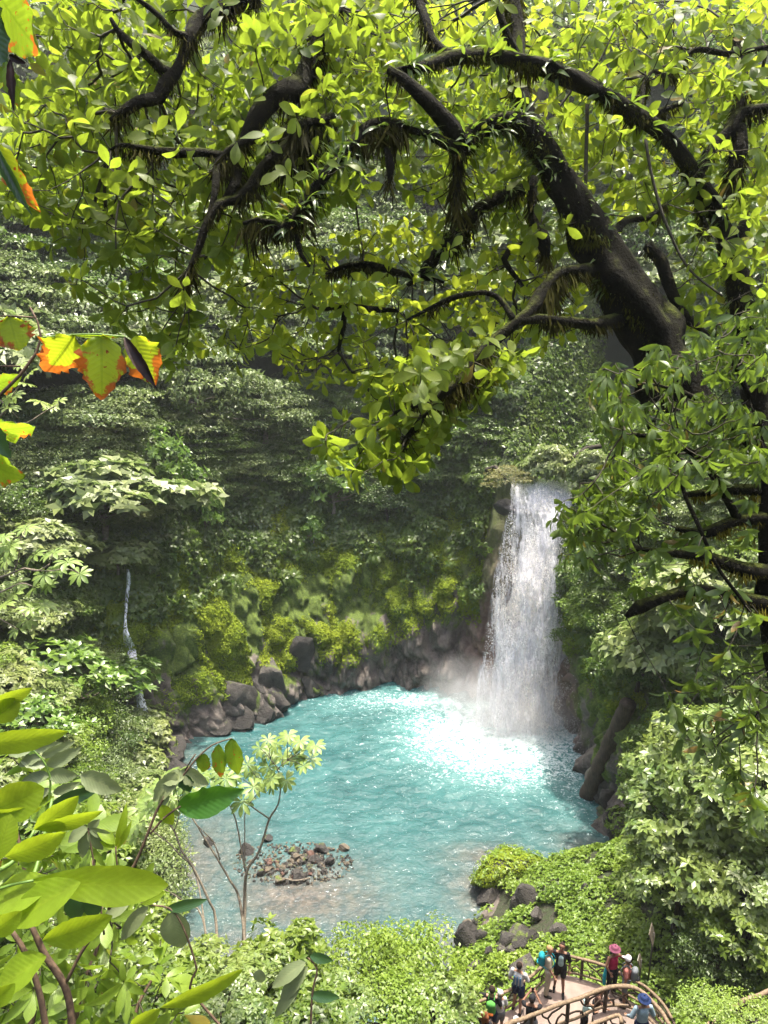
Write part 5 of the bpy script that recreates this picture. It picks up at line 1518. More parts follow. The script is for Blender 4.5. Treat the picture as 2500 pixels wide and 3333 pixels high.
# near bushes along the bottom
nb = [(1360, 3170, 13.2, 1.15, 'lime', 'rounded light bush at the river edge left of the lookout', (1, 1, 1.0)), (1180, 3150, 12.6, .95, 'lime', 'light fine leaved bush standing highest in front of the river', (1, 1, 1.1)),
      (1420, 3290, 12.2, .9, 'broad_pale', 'pale bush touching the left railing of the lookout', (1, 1, .9)), (1250, 3300, 11.4, 1.0, 'lime', 'fine leaved bush at the bottom edge, left of the lookout', (1, 1, .8)),
      (1060, 3290, 10.4, .8, 'broad_pale', 'pale leaved bush at the middle of the bottom edge', (1, 1, .8)), (900, 3180, 10.0, .8, 'broad', 'bush with upright glossy leaves below the umbrella leaved stems', (1, 1, 1)),
      (800, 3250, 9.2, .8, 'broad_pale', 'dense light bush at the bottom, right of the hanging grey leaves', (1, 1, .8)), (640, 3230, 8.8, .7, 'broad_pale', 'light leaved bush under the long bright blade', (1, 1, .8)),
      (480, 3260, 8.0, .7, 'broad', 'green bush at the bottom between the brown stems', (1, 1, .8)), (300, 3180, 7.6, .7, 'broad_pale', 'light bush behind the brown knotted stems', (1, 1, .8)),
      (130, 3240, 7.2, .65, 'broad', 'green bush in the bottom left corner', (1, 1, 1)), (420, 3020, 9.2, .65, 'broad', 'bush behind the long bright blade on the left', (1, 1, .7)),
      (120, 2900, 9.6, .75, 'broad_pale', 'pale bush behind the big blades at the left edge', (1, 1, 1)), (180, 2700, 11.5, .85, 'broad', 'green bush behind the pale quilted leaves at the left', (1, 1, .9)),
      (720, 3330, 7.6, .6, 'broad_pale', 'light bush cut by the bottom edge, left of the middle', (1, 1, .7)), (980, 3340, 8.8, .65, 'broad', 'green bush cut by the bottom edge near the middle', (1, 1, .6)),
      (330, 2850, 11.0, .75, 'broad', 'bush with narrow upright leaves left of the grey boulders', (1, 1, .8))]
for i, (x, y, Y, s, kd, lb, sz) in enumerate(nb):
    named(kd, x, y, Y, s, 'near_bush', lb, 'bush', sz=sz, i=i, rot=i * 1.3)

# ------------------------------------------------------------------ umbrella-leaved saplings (palmate leaves)
M_PALM = leaf_mat('palmate_leaf', [(.12, .19, .05), (.17, .25, .06), (.21, .29, .08)], (.40, .55, .08), .40, .42, .45, veins=False)
M_PSTEM = simple_mat('ringed_stem', (.26, .22, .16), (.07, .055, .04), 22, .8, .5, .006, .3, (1, 1, 3))
def palmate_mesh(seed, n=9):
    r = np.random.default_rng(seed); parts = []
    for k in range(n):
        a = (k + .5) / n * 2 * PI * .93 + r.normal(0, .06)
        L = .5 * r.uniform(.85, 1.1)
        d = np.array([[math.sin(a), math.cos(a), .05]])
        M = frames(d, np.array([[0, 0, 1.]]))
        parts.append(bake(leaf_tpl(1, .34, 'obovate', 5, .25, .30 + .1 * r.random(), seed=k), M, np.array([[d[0, 0] * .01, d[0, 1] * .01, 0]]), np.array([L])))
    V, F, U = merge(parts)
    return mesh_np('leaf', V, [F], U, [M_PALM], True)
PALM = [palmate_mesh(i, 8 + i % 3) for i in range(5)]
def sapling(stems, leaves, D, label, scale=1.0, seed=0, thick=1.0, name='umbrella_sapling'):
    r = np.random.default_rng(seed)
    base = at_d(stems[0][0][0], stems[0][0][1], D)
    e = empty(name, tuple(base), 0, label, 'sapling')
    allp = []
    for s in stems:
        if s[0][1] > 2850: s = [(s[0][0] + (s[0][0] - s[1][0]) * .8, s[0][1] + 260, s[0][2] * 1.15, -.6)] + list(s)
        P = np.array([[*(at_d(x, y, D + (dd if len(q) > 3 else 0)) - base), w_ * D / FPX / 2 * thick] for q in [0] for (x, y, w_, *rest) in s for dd in [rest[0] if rest else 0]]) if False else np.array([[*(at_d(q[0], q[1], D + (q[3] if len(q) > 3 else 0)) - base), q[2] * D / FPX / 2 * thick] for q in s])
        (V, F, U), Q = branch_tube(P, .1, 7, .18, seed, .004)
        link('stem', mesh_np('stem', V, split_tris(F), U, [M_PSTEM], True), e)
        allp.append(Q[:, :3])
    AP = np.concatenate(allp)
    pet = []
    for x, y, sz in leaves:
        c = at_d(x, y, D + r.uniform(-.35, .35)) - base
        L = sz * D / FPX
        j = np.linalg.norm(AP - c, axis=1).argmin()
        if np.linalg.norm(AP[j] - c) < 3: pet.append(tube([AP[j], (AP[j] + c) / 2 + np.array([0, 0, .03]), c], [.008, .006, .005], 5, cap=False))
        o = link('leaf', PALM[int(r.integers(5))], e)
        n = Vector((r.normal(0, .3), -.35 + r.normal(0, .3), 1)).normalized()
        o.location = c; o.rotation_euler = n.to_track_quat('Z', 'Y').to_euler(); o.rotation_euler[2] += r.random() * 0
        o.scale = (L * scale,) * 3
    if pet: 
        V, F, U = merge(pet); link('leaf_stalks', mesh_np('leaf_stalks', V, [F], U, [M_TWIG], True), e)['kind'] = 'stuff'
def r7(x, y): return 350 + x * .482, 2350 + y * .482
def S7(*pts): return [(*r7(p[0], p[1]), p[2], *(p[3:] or ())) for p in pts]
sapling([S7((925, 1280, 17), (938, 1020, 15), (1010, 900, 12), (1050, 800, 11), (1092, 655, 11), (1150, 560, 8), (1168, 450, 7), (1158, 350, 6), (1145, 305, 5), (1100, 250, 4)),
         S7((1150, 320, 5), (1180, 285, 4), (1212, 260, 3)), S7((1092, 652, 8), (1000, 590, 7), (945, 550, 6)),
         S7((932, 1010, 9), (905, 860, 8), (865, 660, 7), (822, 555, 5)), S7((928, 980, 6), (928, 780, 5), (932, 600, 5), (1000, 500, 4), (1040, 430, 4)),
         S7((895, 1220, 12), (820, 1060, 10), (745, 930, 9), (660, 790, 8), (580, 660, 7), (530, 600, 6)), S7((760, 930, 7), (715, 810, 6), (640, 730, 5), (590, 680, 4))],
        [(*r7(x, y), s) for x, y, s in [(1085, 120, 62), (1140, 150, 70), (1220, 92, 70), (1300, 128, 74), (1340, 172, 84), (1405, 160, 76), (1262, 232, 84), (1372, 250, 80), (1185, 232, 68), (1030, 178, 70), (1085, 205, 74), (1325, 295, 66), (1205, 392, 74), (1110, 380, 84), (1000, 335, 80), (1088, 302, 84), (945, 290, 74), (985, 440, 90), (1035, 415, 76), (912, 540, 92), (800, 380, 90), (860, 360, 70), (700, 370, 84), (760, 330, 76), (870, 430, 64), (1120, 430, 60)]],
        14.5, 'sapling with umbrella leaves standing highest before the turquoise water', 1.0, 3, .7)
sapling([S7((730, 1340, 13), (690, 1220, 12), (620, 1065, 11), (560, 950, 10), (500, 870, 9), (450, 735, 8), (375, 640, 6)), S7((450, 735, 6), (480, 650, 5), (490, 590, 4)),
         S7((600, 1045, 7), (490, 900, 6), (400, 805, 6), (310, 740, 5), (270, 670, 4)), S7((640, 1320, 9), (540, 1230, 8), (420, 1150, 7), (330, 1122, 5))],
        [(*r7(x, y), s) for x, y, s in [(620, 360, 80), (560, 480, 84), (470, 420, 84), (400, 590, 90), (270, 560, 84), (330, 500, 90), (255, 480, 76), (222, 590, 90), (212, 680, 90), (195, 760, 80), (262, 540, 70), (430, 520, 80), (500, 330, 70), (350, 420, 70), (300, 640, 80), (520, 420, 70), (430, 330, 64)]],
        13.2, 'sapling with pale umbrella leaves hiding the grey boulders of the left bank', 1.05, 4, .7)
def r3(x, y): return x * .7535, 1000 + y * .7535
def S3(*pts): return [(*r3(p[0], p[1]), p[2], *(p[3:] or ())) for p in pts]
sapling([S3((-120, 1190, 9), (0, 1168, 8), (60, 1145, 7), (110, 1128, 6), (160, 1140, 5), (215, 1110, 4)), S3((110, 1128, 5), (200, 1140, 4), (290, 1130, 3), (340, 1150, 3)), S3((60, 1145, 5), (80, 1080, 4), (90, 1000, 3), (110, 965, 3)),
         S3((-120, 1260, 7), (0, 1232, 6), (90, 1192, 4), (150, 1210, 3)), S3((-120, 1280, 7), (0, 1288, 6), (70, 1300, 5), (125, 1350, 4)), S3((-100, 1300, 6), (10, 1352, 5), (80, 1392, 3))],
        [(*r3(x, y), s) for x, y, s in [(110, 955, 84), (45, 1030, 84), (30, 1090, 76), (150, 1070, 84), (232, 1060, 90), (292, 1100, 84), (345, 1152, 76), (192, 1155, 80), (70, 1190, 76), (150, 1212, 76), (60, 1240, 80), (20, 1285, 74), (130, 1300, 76), (192, 1285, 84), (82, 1390, 76), (125, 1352, 76), (20, 1060, 70), (10, 1210, 70), (210, 1200, 60), (20, 990, 60), (260, 1130, 60)]],
        15.5, 'pale stemmed sapling with umbrella leaves at the left edge, before the dark cliff', 1.15, 5)
sapling([S3((-100, 560, 8), (0, 472, 7), (40, 420, 5), (60, 370, 4), (120, 300, 3)), S3((-60, 520, 7), (60, 505, 6), (120, 498, 6), (190, 455, 5), (250, 420, 3)), S3((0, 400, 5), (40, 440, 4), (80, 480, 3))],
        [(*r3(x, y), s) for x, y, s in [(130, 285, 66), (110, 330, 64), (60, 382, 70), (172, 410, 74), (255, 405, 56), (30, 395, 64), (45, 432, 60), (10, 350, 60), (222, 432, 50), (90, 250, 56), (20, 300, 60)]],
        17, 'small umbrella leaved sapling at the left edge, under the orange spotted leaves', 1.15, 6)

# ------------------------------------------------------------------ large single leaves close to the camera
M_BLADE = leaf_mat('big_blade_leaf', [(.12, .20, .012), (.15, .24, .015), (.18, .27, .018)], (.70, .88, .03), .5, .42, .3, veins=True)
M_SPOT = leaf_mat('spotted_leaf', [(.12, .20, .012), (.15, .23, .015)], (.85, .98, .03), .62, .5, .35, veins=True, spots=.60)
M_SPOT2 = leaf_mat('ageing_leaf', [(.07, .15, .012), (.09, .18, .015)], (.55, .75, .03), .5, .45, .4, veins=True, spots=.92)
M_QUILT = leaf_mat('quilted_pale_leaf', [(.12, .16, .07), (.17, .21, .10)], (.28, .36, .10), .26, .45, .5, veins=True)
M_DEEP = leaf_mat('deep_green_leaf', [(.02, .055, .015), (.03, .075, .02)], (.10, .22, .03), .2, .32, .5, veins=True)
M_BROWN = simple_mat('rolled_brown_leaf', (.05, .025, .018), (.012, .008, .008), 30, .6, .6, .006)
M_BSTEM = simple_mat('brown_stem', (.13, .085, .05), (.035, .022, .015), 40, .75, .5, .003)
M_GSTEM = simple_mat('green_stem', (.13, .22, .03), (.06, .12, .02), 30, .5, .2, .002, .4)
def big_leaf(parent, a, b_, wpx, D, mat, shape='ovate', rag=.0, droop=.12, fold=.12, face=0.0, tilt=.0, seed=0, D2=None, base=None, tipcurl=0.0):
    """a, b: photo pixels of base and tip; wpx width; D distance along the view"""
    A = at_d(a[0], a[1], D); B = at_d(b_[0], b_[1], D2 or D)
    d = B - A; L = np.linalg.norm(d); Wd = wpx * D / FPX * (1.3 if tilt < -.5 else 1)
    tocam = nrmz(np.array((0, 0, CAM_H)) - (A + B) / 2)
    side = np.cross(nrmz(d), tocam)
    n = tocam * math.cos(face) + side * math.sin(face) + np.array([0, 0, tilt])
    M = frames(d[None], n[None])
    V, F, U = bake(leaf_tpl(1, Wd / L, shape, 16, fold, droop, rag=rag, seed=seed, cross=3, tipcurl=tipcurl), M, A[None], np.array([L]))
    o = link('leaf', mesh_np('leaf', V - base, [F], U, [mat], True), parent)
    return o
def stem(parent, pts, mat, base, name='stem', sides=8, rough=.12):
    P = np.array([[*(at_d(x, y, D) - base), w_ * D / FPX / 2] for x, y, w_, D in pts])
    (V, F, U), Q = branch_tube(P, .03, sides, rough, 3)
    return link(name, mesh_np(name, V, split_tris(F), U, [mat], True), parent)
def plant_root(name, x, y, D, label, cat='plant'):
    B = at_d(x, y, D); return empty(name, tuple(B), 0, label, cat), B
# the spotted leaf spray
e, B = plant_root('spotted_leaf_branch', -40, 1330, 1.6, 'bare brown twig with yellow green leaves spotted and edged orange, hanging at the left', 'branch')
stem(e, [(-60, 1350, 12, 1.6), (0, 1286, 11, 1.6), (68, 1218, 10, 1.6), (118, 1150, 9, 1.6), (134, 1098, 8, 1.6), (122, 1046, 6, 1.6), (98, 1000, 5, 1.6)], M_BSTEM, B)
stem(e, [(132, 1100, 7, 1.6), (226, 1090, 6, 1.6), (324, 1088, 5, 1.6), (405, 1096, 4, 1.6)], M_GSTEM, B, 'leaf_stalk')
stem(e, [(118, 1034, 5, 1.6), (60, 1030, 5, 1.6), (-20, 1028, 5, 1.6)], M_BSTEM, B, 'leaf_stalk')
stem(e, [(66, 1192, 4, 1.6), (-20, 1192, 4, 1.6)], M_BSTEM, B, 'leaf_stalk')
big_leaf(e, (242, 1092), (150, 1215), 160, 1.6, M_SPOT, 'oval', .38, .1, .06, -.2, tilt=-.9, seed=2, base=B)
big_leaf(e, (330, 1090), (332, 1300), 136, 1.6, M_SPOT, 'ovate', .34, .1, .08, .1, tilt=-.9, seed=3, base=B)
big_leaf(e, (440, 1094), (498, 1254), 128, 1.6, M_SPOT, 'ovate', .34, .12, .1, .15, tilt=-.9, seed=4, base=B)
big_leaf(e, (405, 1095), (505, 1262), 44, 1.56, M_BROWN, 'lance', .2, .1, .9, .2, seed=5, base=B)
big_leaf(e, (30, 1032), (60, 1140), 120, 1.6, M_SPOT, 'oval', .36, .08, .06, -.1, tilt=-.9, seed=6, base=B)
big_leaf(e, (232, 1092), (405, 1098), 18, 1.6, M_SPOT2, 'lance', 0, 0, .1, 1.0, seed=6, base=B)
# leaf group at the left edge below it
e, B = plant_root('ragged_leaf_cluster', -80, 1450, 1.9, 'ragged bright yellow green leaves sticking in from the left edge', 'plant')
stem(e, [(-80, 1450, 10, 1.9), (-40, 1400, 8, 1.9), (-30, 1380, 6, 1.9)], M_BSTEM, B)
big_leaf(e, (-60, 1400), (112, 1400), 100, 1.9, M_SPOT2, 'oval', .35, .1, .1, .2, tilt=-.9, seed=8, base=B)
big_leaf(e, (-60, 1500), (72, 1560), 120, 1.9, M_SPOT2, 'ovate', .3, .1, .1, -.2, tilt=-.9, seed=9, base=B)
big_leaf(e, (-50, 1380), (30, 1490), 80, 1.85, M_DEEP, 'ovate', .3, .1, .2, .3, seed=10, base=B)
big_leaf(e, (-70, 1270), (70, 1230), 90, 1.9, M_SPOT2, 'ovate', .3, .15, .2, .5, seed=11, base=B)
# top left
e, B = plant_root('large_corner_leaf', -120, -60, 1.5, 'huge yellow green leaf in the top left corner with a torn brown curl under it', 'plant')
stem(e, [(-120, -60, 14, 1.5), (-60, -40, 12, 1.5), (-10, -20, 10, 1.5)], M_BSTEM, B)
big_leaf(e, (-40, -70), (120, 175), 190, 1.5, M_SPOT2, 'oval', .2, .05, .06, .1, tilt=-1.0, seed=12, base=B)
big_leaf(e, (-60, -20), (10, 215), 130, 1.5, M_DEEP, 'ovate', .35, .1, .3, .3, seed=13, base=B)
big_leaf(e, (20, 200), (55, 345), 70, 1.5, M_SPOT2, 'lance', .4, .2, .5, .3, seed=14, base=B)
big_leaf(e, (35, 190), (40, 355), 32, 1.48, M_BROWN, 'lance', .4, .2, .9, .2, seed=15, base=B)
big_leaf(e, (30, 180), (80, 205), 30, 1.48, M_BROWN, 'oval', .4, .2, .9, .2, seed=16, base=B)
e, B = plant_root('curled_hanging_leaf', -80, 420, 1.5, 'dark curled leaf with an orange torn tip hanging at the left edge', 'plant')
stem(e, [(-80, 420, 10, 1.5), (-40, 440, 8, 1.5), (-10, 460, 6, 1.5)], M_BSTEM, B)
big_leaf(e, (-20, 460), (110, 680), 90, 1.5, M_SPOT, 'lance', .35, .2, .5, .3, seed=17, base=B)
big_leaf(e, (-25, 455), (85, 690), 46, 1.48, M_DEEP, 'lance', .35, .2, .9, .3, seed=18, base=B)
# big ginger-like blades at the lower left: (base, tip, width, D, face)
e, B = plant_root('giant_blade_plant', -120, 3150, 2.6, 'plant with huge paddle shaped yellow green blades crowding the lower left edge', 'plant')
def r6(x, y): return x * .422, 2350 + y * .422
def r5(x, y): return x * .7535, 2100 + y * .7535
for i, (a, b_, w_, D, f, dr) in enumerate([
    (r6(-260, 190), r6(495, 125), 62, 2.9, .5, .16), (r6(-150, 720), r6(315, 545), 96, 2.7, .3, .2), (r6(265, 835), r6(605, 598), 60, 2.9, .6, .12), (r6(275, 830), r6(785, 722), 46, 2.9, .8, .1),
    (r6(-160, 715), r6(290, 745), 42, 2.7, .8, .3), (r6(-40, 1090), r6(70, 730), 66, 2.5, -.2, .15), (r6(40, 1040), r6(495, 920), 70, 2.7, .7, .25), (r6(250, 1222), r6(1280, 1292), 92, 2.7, .35, .1),
    (r6(620, 1235), r6(20, 1560), 92, 2.65, .4, .1), (r6(420, 1235), r6(-160, 1430), 96, 2.7, .5, .1), (r5(185, 1275), r5(475, 1210), 76, 2.6, .6, .25), (r5(200, 1345), r5(-40, 1490), 84, 2.6, .5, .1),
    (r5(695, 1565), r5(1055, 1450), 50, 3.0, .8, .2), (r5(560, 1650), r5(690, 1590), 50, 3.0, .8, .2), (r5(-60, 1250), r5(90, 1170), 60, 2.5, .6, .2), (r5(-50, 260), r5(135, 205), 40, 2.9, .6, .2), (r5(-40, 330), r5(82, 240), 60, 2.9, .3, .2), (r5(-60, 1560), r5(60, 1480), 50, 2.5, .5, .2)]):
    big_leaf(e, a, b_, w_ * 1.45, D, M_BLADE, 'paddle' if i in (1, 5, 7) else 'oval', .09, dr, .18, f, seed=20 + i, base=B)
stem(e, [(*r6(-60, 1310), 9, 2.7), (*r6(80, 1258), 9, 2.7), (*r6(260, 1222), 8, 2.7)], M_GSTEM, B)
for p in [[(0, 3060, 22, 2.75), (60, 2960, 16, 2.75), (110, 2850, 14, 2.8), (140, 2740, 12, 2.9), (170, 2600, 9, 3.0)], [(-30, 2850, 18, 2.7), (60, 2790, 12, 2.8), (112, 2702, 9, 2.85)], [(-30, 2560, 10, 2.8), (-10, 2500, 9, 2.8)]]:
    stem(e, p, M_GSTEM, B)
# leafy shrub filling the lower left behind the blades
e, B = plant_root('leafy_shrub', 150, 3500, 4.6, 'tangled bright green shrub filling the lower left behind the huge blades', 'shrub')
L_NEAR = leaf_mat('near_shrub_leaf', [(.035, .085, .01), (.07, .14, .014), (.11, .19, .018), (.15, .23, .03)], (.50, .72, .04), .42, .38, .4, veins=True, aged=True)
QN = []
for p in [[(60, 3520, 26, 4.6), (120, 3200, 20, 4.6), (90, 2900, 14, 4.7), (40, 2620, 8, 4.8)], [(200, 3520, 22, 4.4), (260, 3250, 16, 4.5), (330, 3020, 10, 4.6), (300, 2800, 6, 4.8)], [(420, 3520, 16, 4.4), (440, 3300, 12, 4.5), (520, 3150, 7, 4.6)]]:
    P_ = np.array([[*at_d(x, y, D), w_ * D / FPX / 2] for x, y, w_, D in p])
    (V, F, U), Q = branch_tube(P_, .05, 7, .2, 3, .01)
    link('stem', mesh_np('stem', V - B, split_tris(F), U, [M_BSTEM], True), e); QN.append(Q)
before = set(e.children)
canopy([(0, 1600), (90, 1640), (200, 1760), (250, 1830), (330, 1960), (385, 2090), (400, 2230), (0, 2230)], 95, (3.8, 5.4), (.10, .19), e, L_NEAR, 200, 6, 41, TPL_L + TPL_T[:2], .3, (0, 50), np.concatenate(QN), mind=9, rmax=.008)
for c_ in set(e.children) - before: c_.matrix_parent_inverse = Matrix.Translation(-e.location)
# brown knotted stems at the bottom left
e, B = plant_root('knotted_stems', 240, 3420, 2.9, 'brown knotted shrub stems rising from the bottom left corner', 'shrub')
for p in [[(r5(320, 1760)[0], r5(320, 1760)[1], 26, 3.0), (*r5(290, 1500), 24, 3.0), (*r5(190, 1330), 22, 3.0), (*r5(130, 1200), 16, 3.0), (*r5(60, 1080), 10, 3.1)],
          [(*r5(215, 1760), 22, 2.9), (*r5(170, 1500), 20, 2.9), (*r5(110, 1330), 18, 2.9), (*r5(45, 1225), 14, 2.9)], [(*r5(290, 1450), 12, 3.0), (*r5(350, 1330), 11, 3.0), (*r5(395, 1265), 10, 3.0)]]:
    stem(e, p, M_BSTEM, B)
# pale quilted leaves, left middle
e, B = plant_root('quilted_leaf_plant', *r5(120, 900), 3.4, 'plant with pale quilted leaves in opposite pairs, above the bright blades on the left')
stem(e, [(*r5(150, 900), 9, 3.4), (*r5(215, 640), 8, 3.4), (*r5(200, 520), 7, 3.4), (*r5(130, 440), 6, 3.4), (*r5(90, 400), 4, 3.4)], M_GSTEM, B)
for i, (a, b_, w_) in enumerate([((200, 520), (80, 490), 50), ((200, 520), (345, 455), 54), ((215, 560), (60, 600), 52), ((210, 560), (330, 570), 60), ((140, 450), (260, 430), 40), ((140, 450), (20, 470), 44), ((218, 620), (100, 690), 40), ((350, 560), (525, 640), 80), ((230, 640), (340, 600), 40), ((180, 480), (320, 425), 40), ((180, 480), (60, 520), 40)]):
    big_leaf(e, r5(*a), r5(*b_), w_ * .95, 3.4, M_QUILT, 'ovate', .18, .25, .2, .3, seed=50 + i, base=B)
big_leaf(e, r5(235, 655), r5(95, 705), 36, 3.4, M_BLADE, 'lance', .1, .2, .2, .3, seed=70, base=B)
big_leaf(e, r5(215, 690), r5(440, 620), 50, 3.4, M_DEEP, 'lance', .1, .2, .2, .3, seed=71, base=B)
# young shoots
for q, (bx, by, lv, lb) in enumerate([(500, 880, [((500, 870), (560, 695), 40), ((505, 880), (575, 770), 30), ((495, 860), (420, 780), 50), ((500, 880), (430, 830), 40)], 'upright narrow bright leaves beside the grey boulders'),
                                      (420, 1000, [((380, 790), (270, 850), 56), ((385, 800), (330, 940), 56), ((385, 795), (500, 840), 40), ((385, 800), (440, 900), 50), ((380, 790), (430, 760), 40)], 'drooping mottled leaves on a thin stalk above the long bright blade')]):
    e, B = plant_root('young_shoot', *r5(bx, by), 3.6, lb)
    stem(e, [(*r5(bx + 30, by + 250), 7, 3.6), (*r5(bx + 5, by + 60), 6, 3.6), (*r5(lv[0][0][0], lv[0][0][1]), 5, 3.6)], M_BSTEM, B)
    for i, (a, b_, w_) in enumerate(lv):
        big_leaf(e, r5(*a), r5(*b_), w_ * .8, 3.6, M_BLADE if q == 0 else M_QUILT, 'lance' if q == 0 else 'ovate', .1, .3, .2, .4, seed=80 + i + q * 9, base=B)
# insect-bitten branch over the water
e, B = plant_root('bitten_leaf_branch', *r5(470, 1140), 3.1, 'arching thin branch with insect bitten hanging leaves in front of the turquoise water', 'branch')
stem(e, [(*r5(470, 1140), 11, 3.1), (*r5(590, 930), 10, 3.1), (*r5(690, 690), 9, 3.1), (*r5(770, 590), 7, 3.1), (*r5(850, 490), 6, 3.1), (*r5(920, 430), 5, 3.1), (*r5(1000, 403), 4, 3.1)], M_BSTEM, B)
stem(e, [(*r5(650, 815), 8, 3.1), (*r5(710, 745), 7, 3.1), (*r5(780, 695), 6, 3.1)], M_BSTEM, B)
stem(e, [(*r5(800, 540), 5, 3.1), (*r5(830, 490), 5, 3.1), (*r5(845, 470), 4, 3.1)], M_BSTEM, B)
for i, (a, b_, w_, mt) in enumerate([((1000, 403), (1022, 572), 78, 1), ((945, 428), (948, 585), 62, 1), ((885, 468), (872, 555), 62, 1), ((765, 705), (1050, 640), 116, 2), ((770, 560), (645, 680), 76, 3), ((760, 550), (700, 640), 60, 3), ((780, 540), (900, 610), 70, 3), ((700, 690), (745, 785), 56, 2), ((800, 560), (690, 590), 60, 3), ((690, 700), (730, 620), 40, 3), ((790, 560), (820, 640), 60, 4)]):
    big_leaf(e, r5(*a), r5(*b_), w_ * .9, 3.1, {1: M_SPOT2, 2: leaf_mat('crinkled_leaf', [(.03, .10, .012), (.04, .13, .014)], (.20, .52, .02), .42, .4, .4, veins=True) if i == 3 else M_BLADE, 3: M_QUILT, 4: M_DEEP}[mt], 'ovate', .2, .2, .22, .3, seed=100 + i, base=B)
# dark hanging leaves at the bottom
e, B = plant_root('dark_hanging_leaves', *r5(700, 1420), 3.2, 'dark green and grey hanging leaves in front of the light bushes at the bottom', 'plant')
stem(e, [(*r5(1000, 1700), 9, 3.2), (*r5(820, 1480), 8, 3.2), (*r5(850, 1400), 7, 3.2), (*r5(760, 1160), 6, 3.2), (*r5(640, 1120), 5, 3.2), (*r5(520, 1080), 4, 3.2)], M_BSTEM, B)
for i, (a, b_, w_, mt) in enumerate([((720, 1140), (892, 1110), 44, M_DEEP), ((745, 1150), (778, 1335), 118, M_QUILT), ((400, 1070), (395, 1195), 80, M_DEEP), ((330, 1085), (310, 1205), 80, M_DEEP), ((640, 1130), (490, 1290), 62, M_QUILT), ((560, 1110), (430, 1175), 60, M_QUILT), ((600, 1105), (710, 1075), 50, M_BLADE),
                                     ((1320, 1370), (1150, 1480), 60, M_QUILT), ((1330, 1390), (1180, 1560), 60, M_QUILT), ((1340, 1340), (1440, 1370), 40, M_DEEP), ((1300, 1460), (1160, 1620), 50, M_QUILT), ((1340, 1510), (1470, 1530), 44, M_DEEP), ((1120, 1400), (1125, 1470), 50, M_QUILT)]):
    big_leaf(e, r5(*a), r5(*b_), w_ * .85, 3.2, mt, 'ovate', .06, .25, .2, .3, seed=130 + i, base=B)
stem(e, [(*r5(1340, 1700), 8, 3.2), (*r5(1350, 1500), 7, 3.2), (*r5(1370, 1400), 6, 3.2), (*r5(1330, 1350), 4, 3.2)], M_BSTEM, B)
# ------------------------------------------------------------------ lookout: paved landing, log railings
M_PAVE = simple_mat('wet_concrete', (.20, .145, .115), (.085, .06, .046), 1.6, .6, .35, .012, .45, detail=9)
M_WALLC = simple_mat('mossy_concrete', (.12, .11, .07), (.04, .04, .02), 3, .9, .5, .02)
M_LOG = simple_mat('weathered_log', (.20, .145, .09), (.07, .048, .03), 18, .8, .5, .006, .3, (1, 1, 1))
M_LOGD = simple_mat('dark_twisted_branch', (.08, .052, .032), (.022, .015, .010), 18, .8, .5, .006)
def slab(name, poly, ztop, zbot, mats, label=None, kind='structure'):
    n = len(poly)
    V = [(x, y, ztop) for x, y in poly] + [(x, y, zbot) for x, y in poly]
    me = bpy.data.meshes.new(name)
    me.from_pydata(V, [], [tuple(range(n))] + [(i, (i + 1) % n, n + (i + 1) % n, n + i) for i in range(n)])
    for m in mats: me.materials.append(m)
    for p in me.polygons[1:]: p.material_index = len(mats) - 1
    import bmesh
    bm = bmesh.new(); bm.from_mesh(me); bmesh.ops.recalc_face_normals(bm, faces=bm.faces); bm.to_mesh(me); bm.free()
    o = link(name, me); tag(o, kind=kind); return o
slab('lookout_floor', [tuple(p) for p in outer[::-1]] + [(outer[0][0], 14.2), (outer[-1][0], 14.2)], PZ, 3.2, [M_PAVE, M_WALLC])
IN_T = [(1600, 3362), (1669, 3331), (1753, 3297), (1850, 3259), (1884, 3250), (1934, 3229), (1968, 3217), (1998, 3212), (2036, 3212), (2061, 3217), (2093, 3231), (2120, 3250), (2145, 3278), (2166, 3307), (2182, 3345)]
IZ = 5.7
inner = np.array([at_z(x, y, IZ + .8)[:2] for x, y in IN_T])
k6 = [tuple(p) for p in inner[5:]]
slab('stair_landing', k6[::-1] + [(inner[5][0], 13.6), (inner[-1][0], 13.6)], IZ, 4.4, [M_PAVE, M_WALLC])
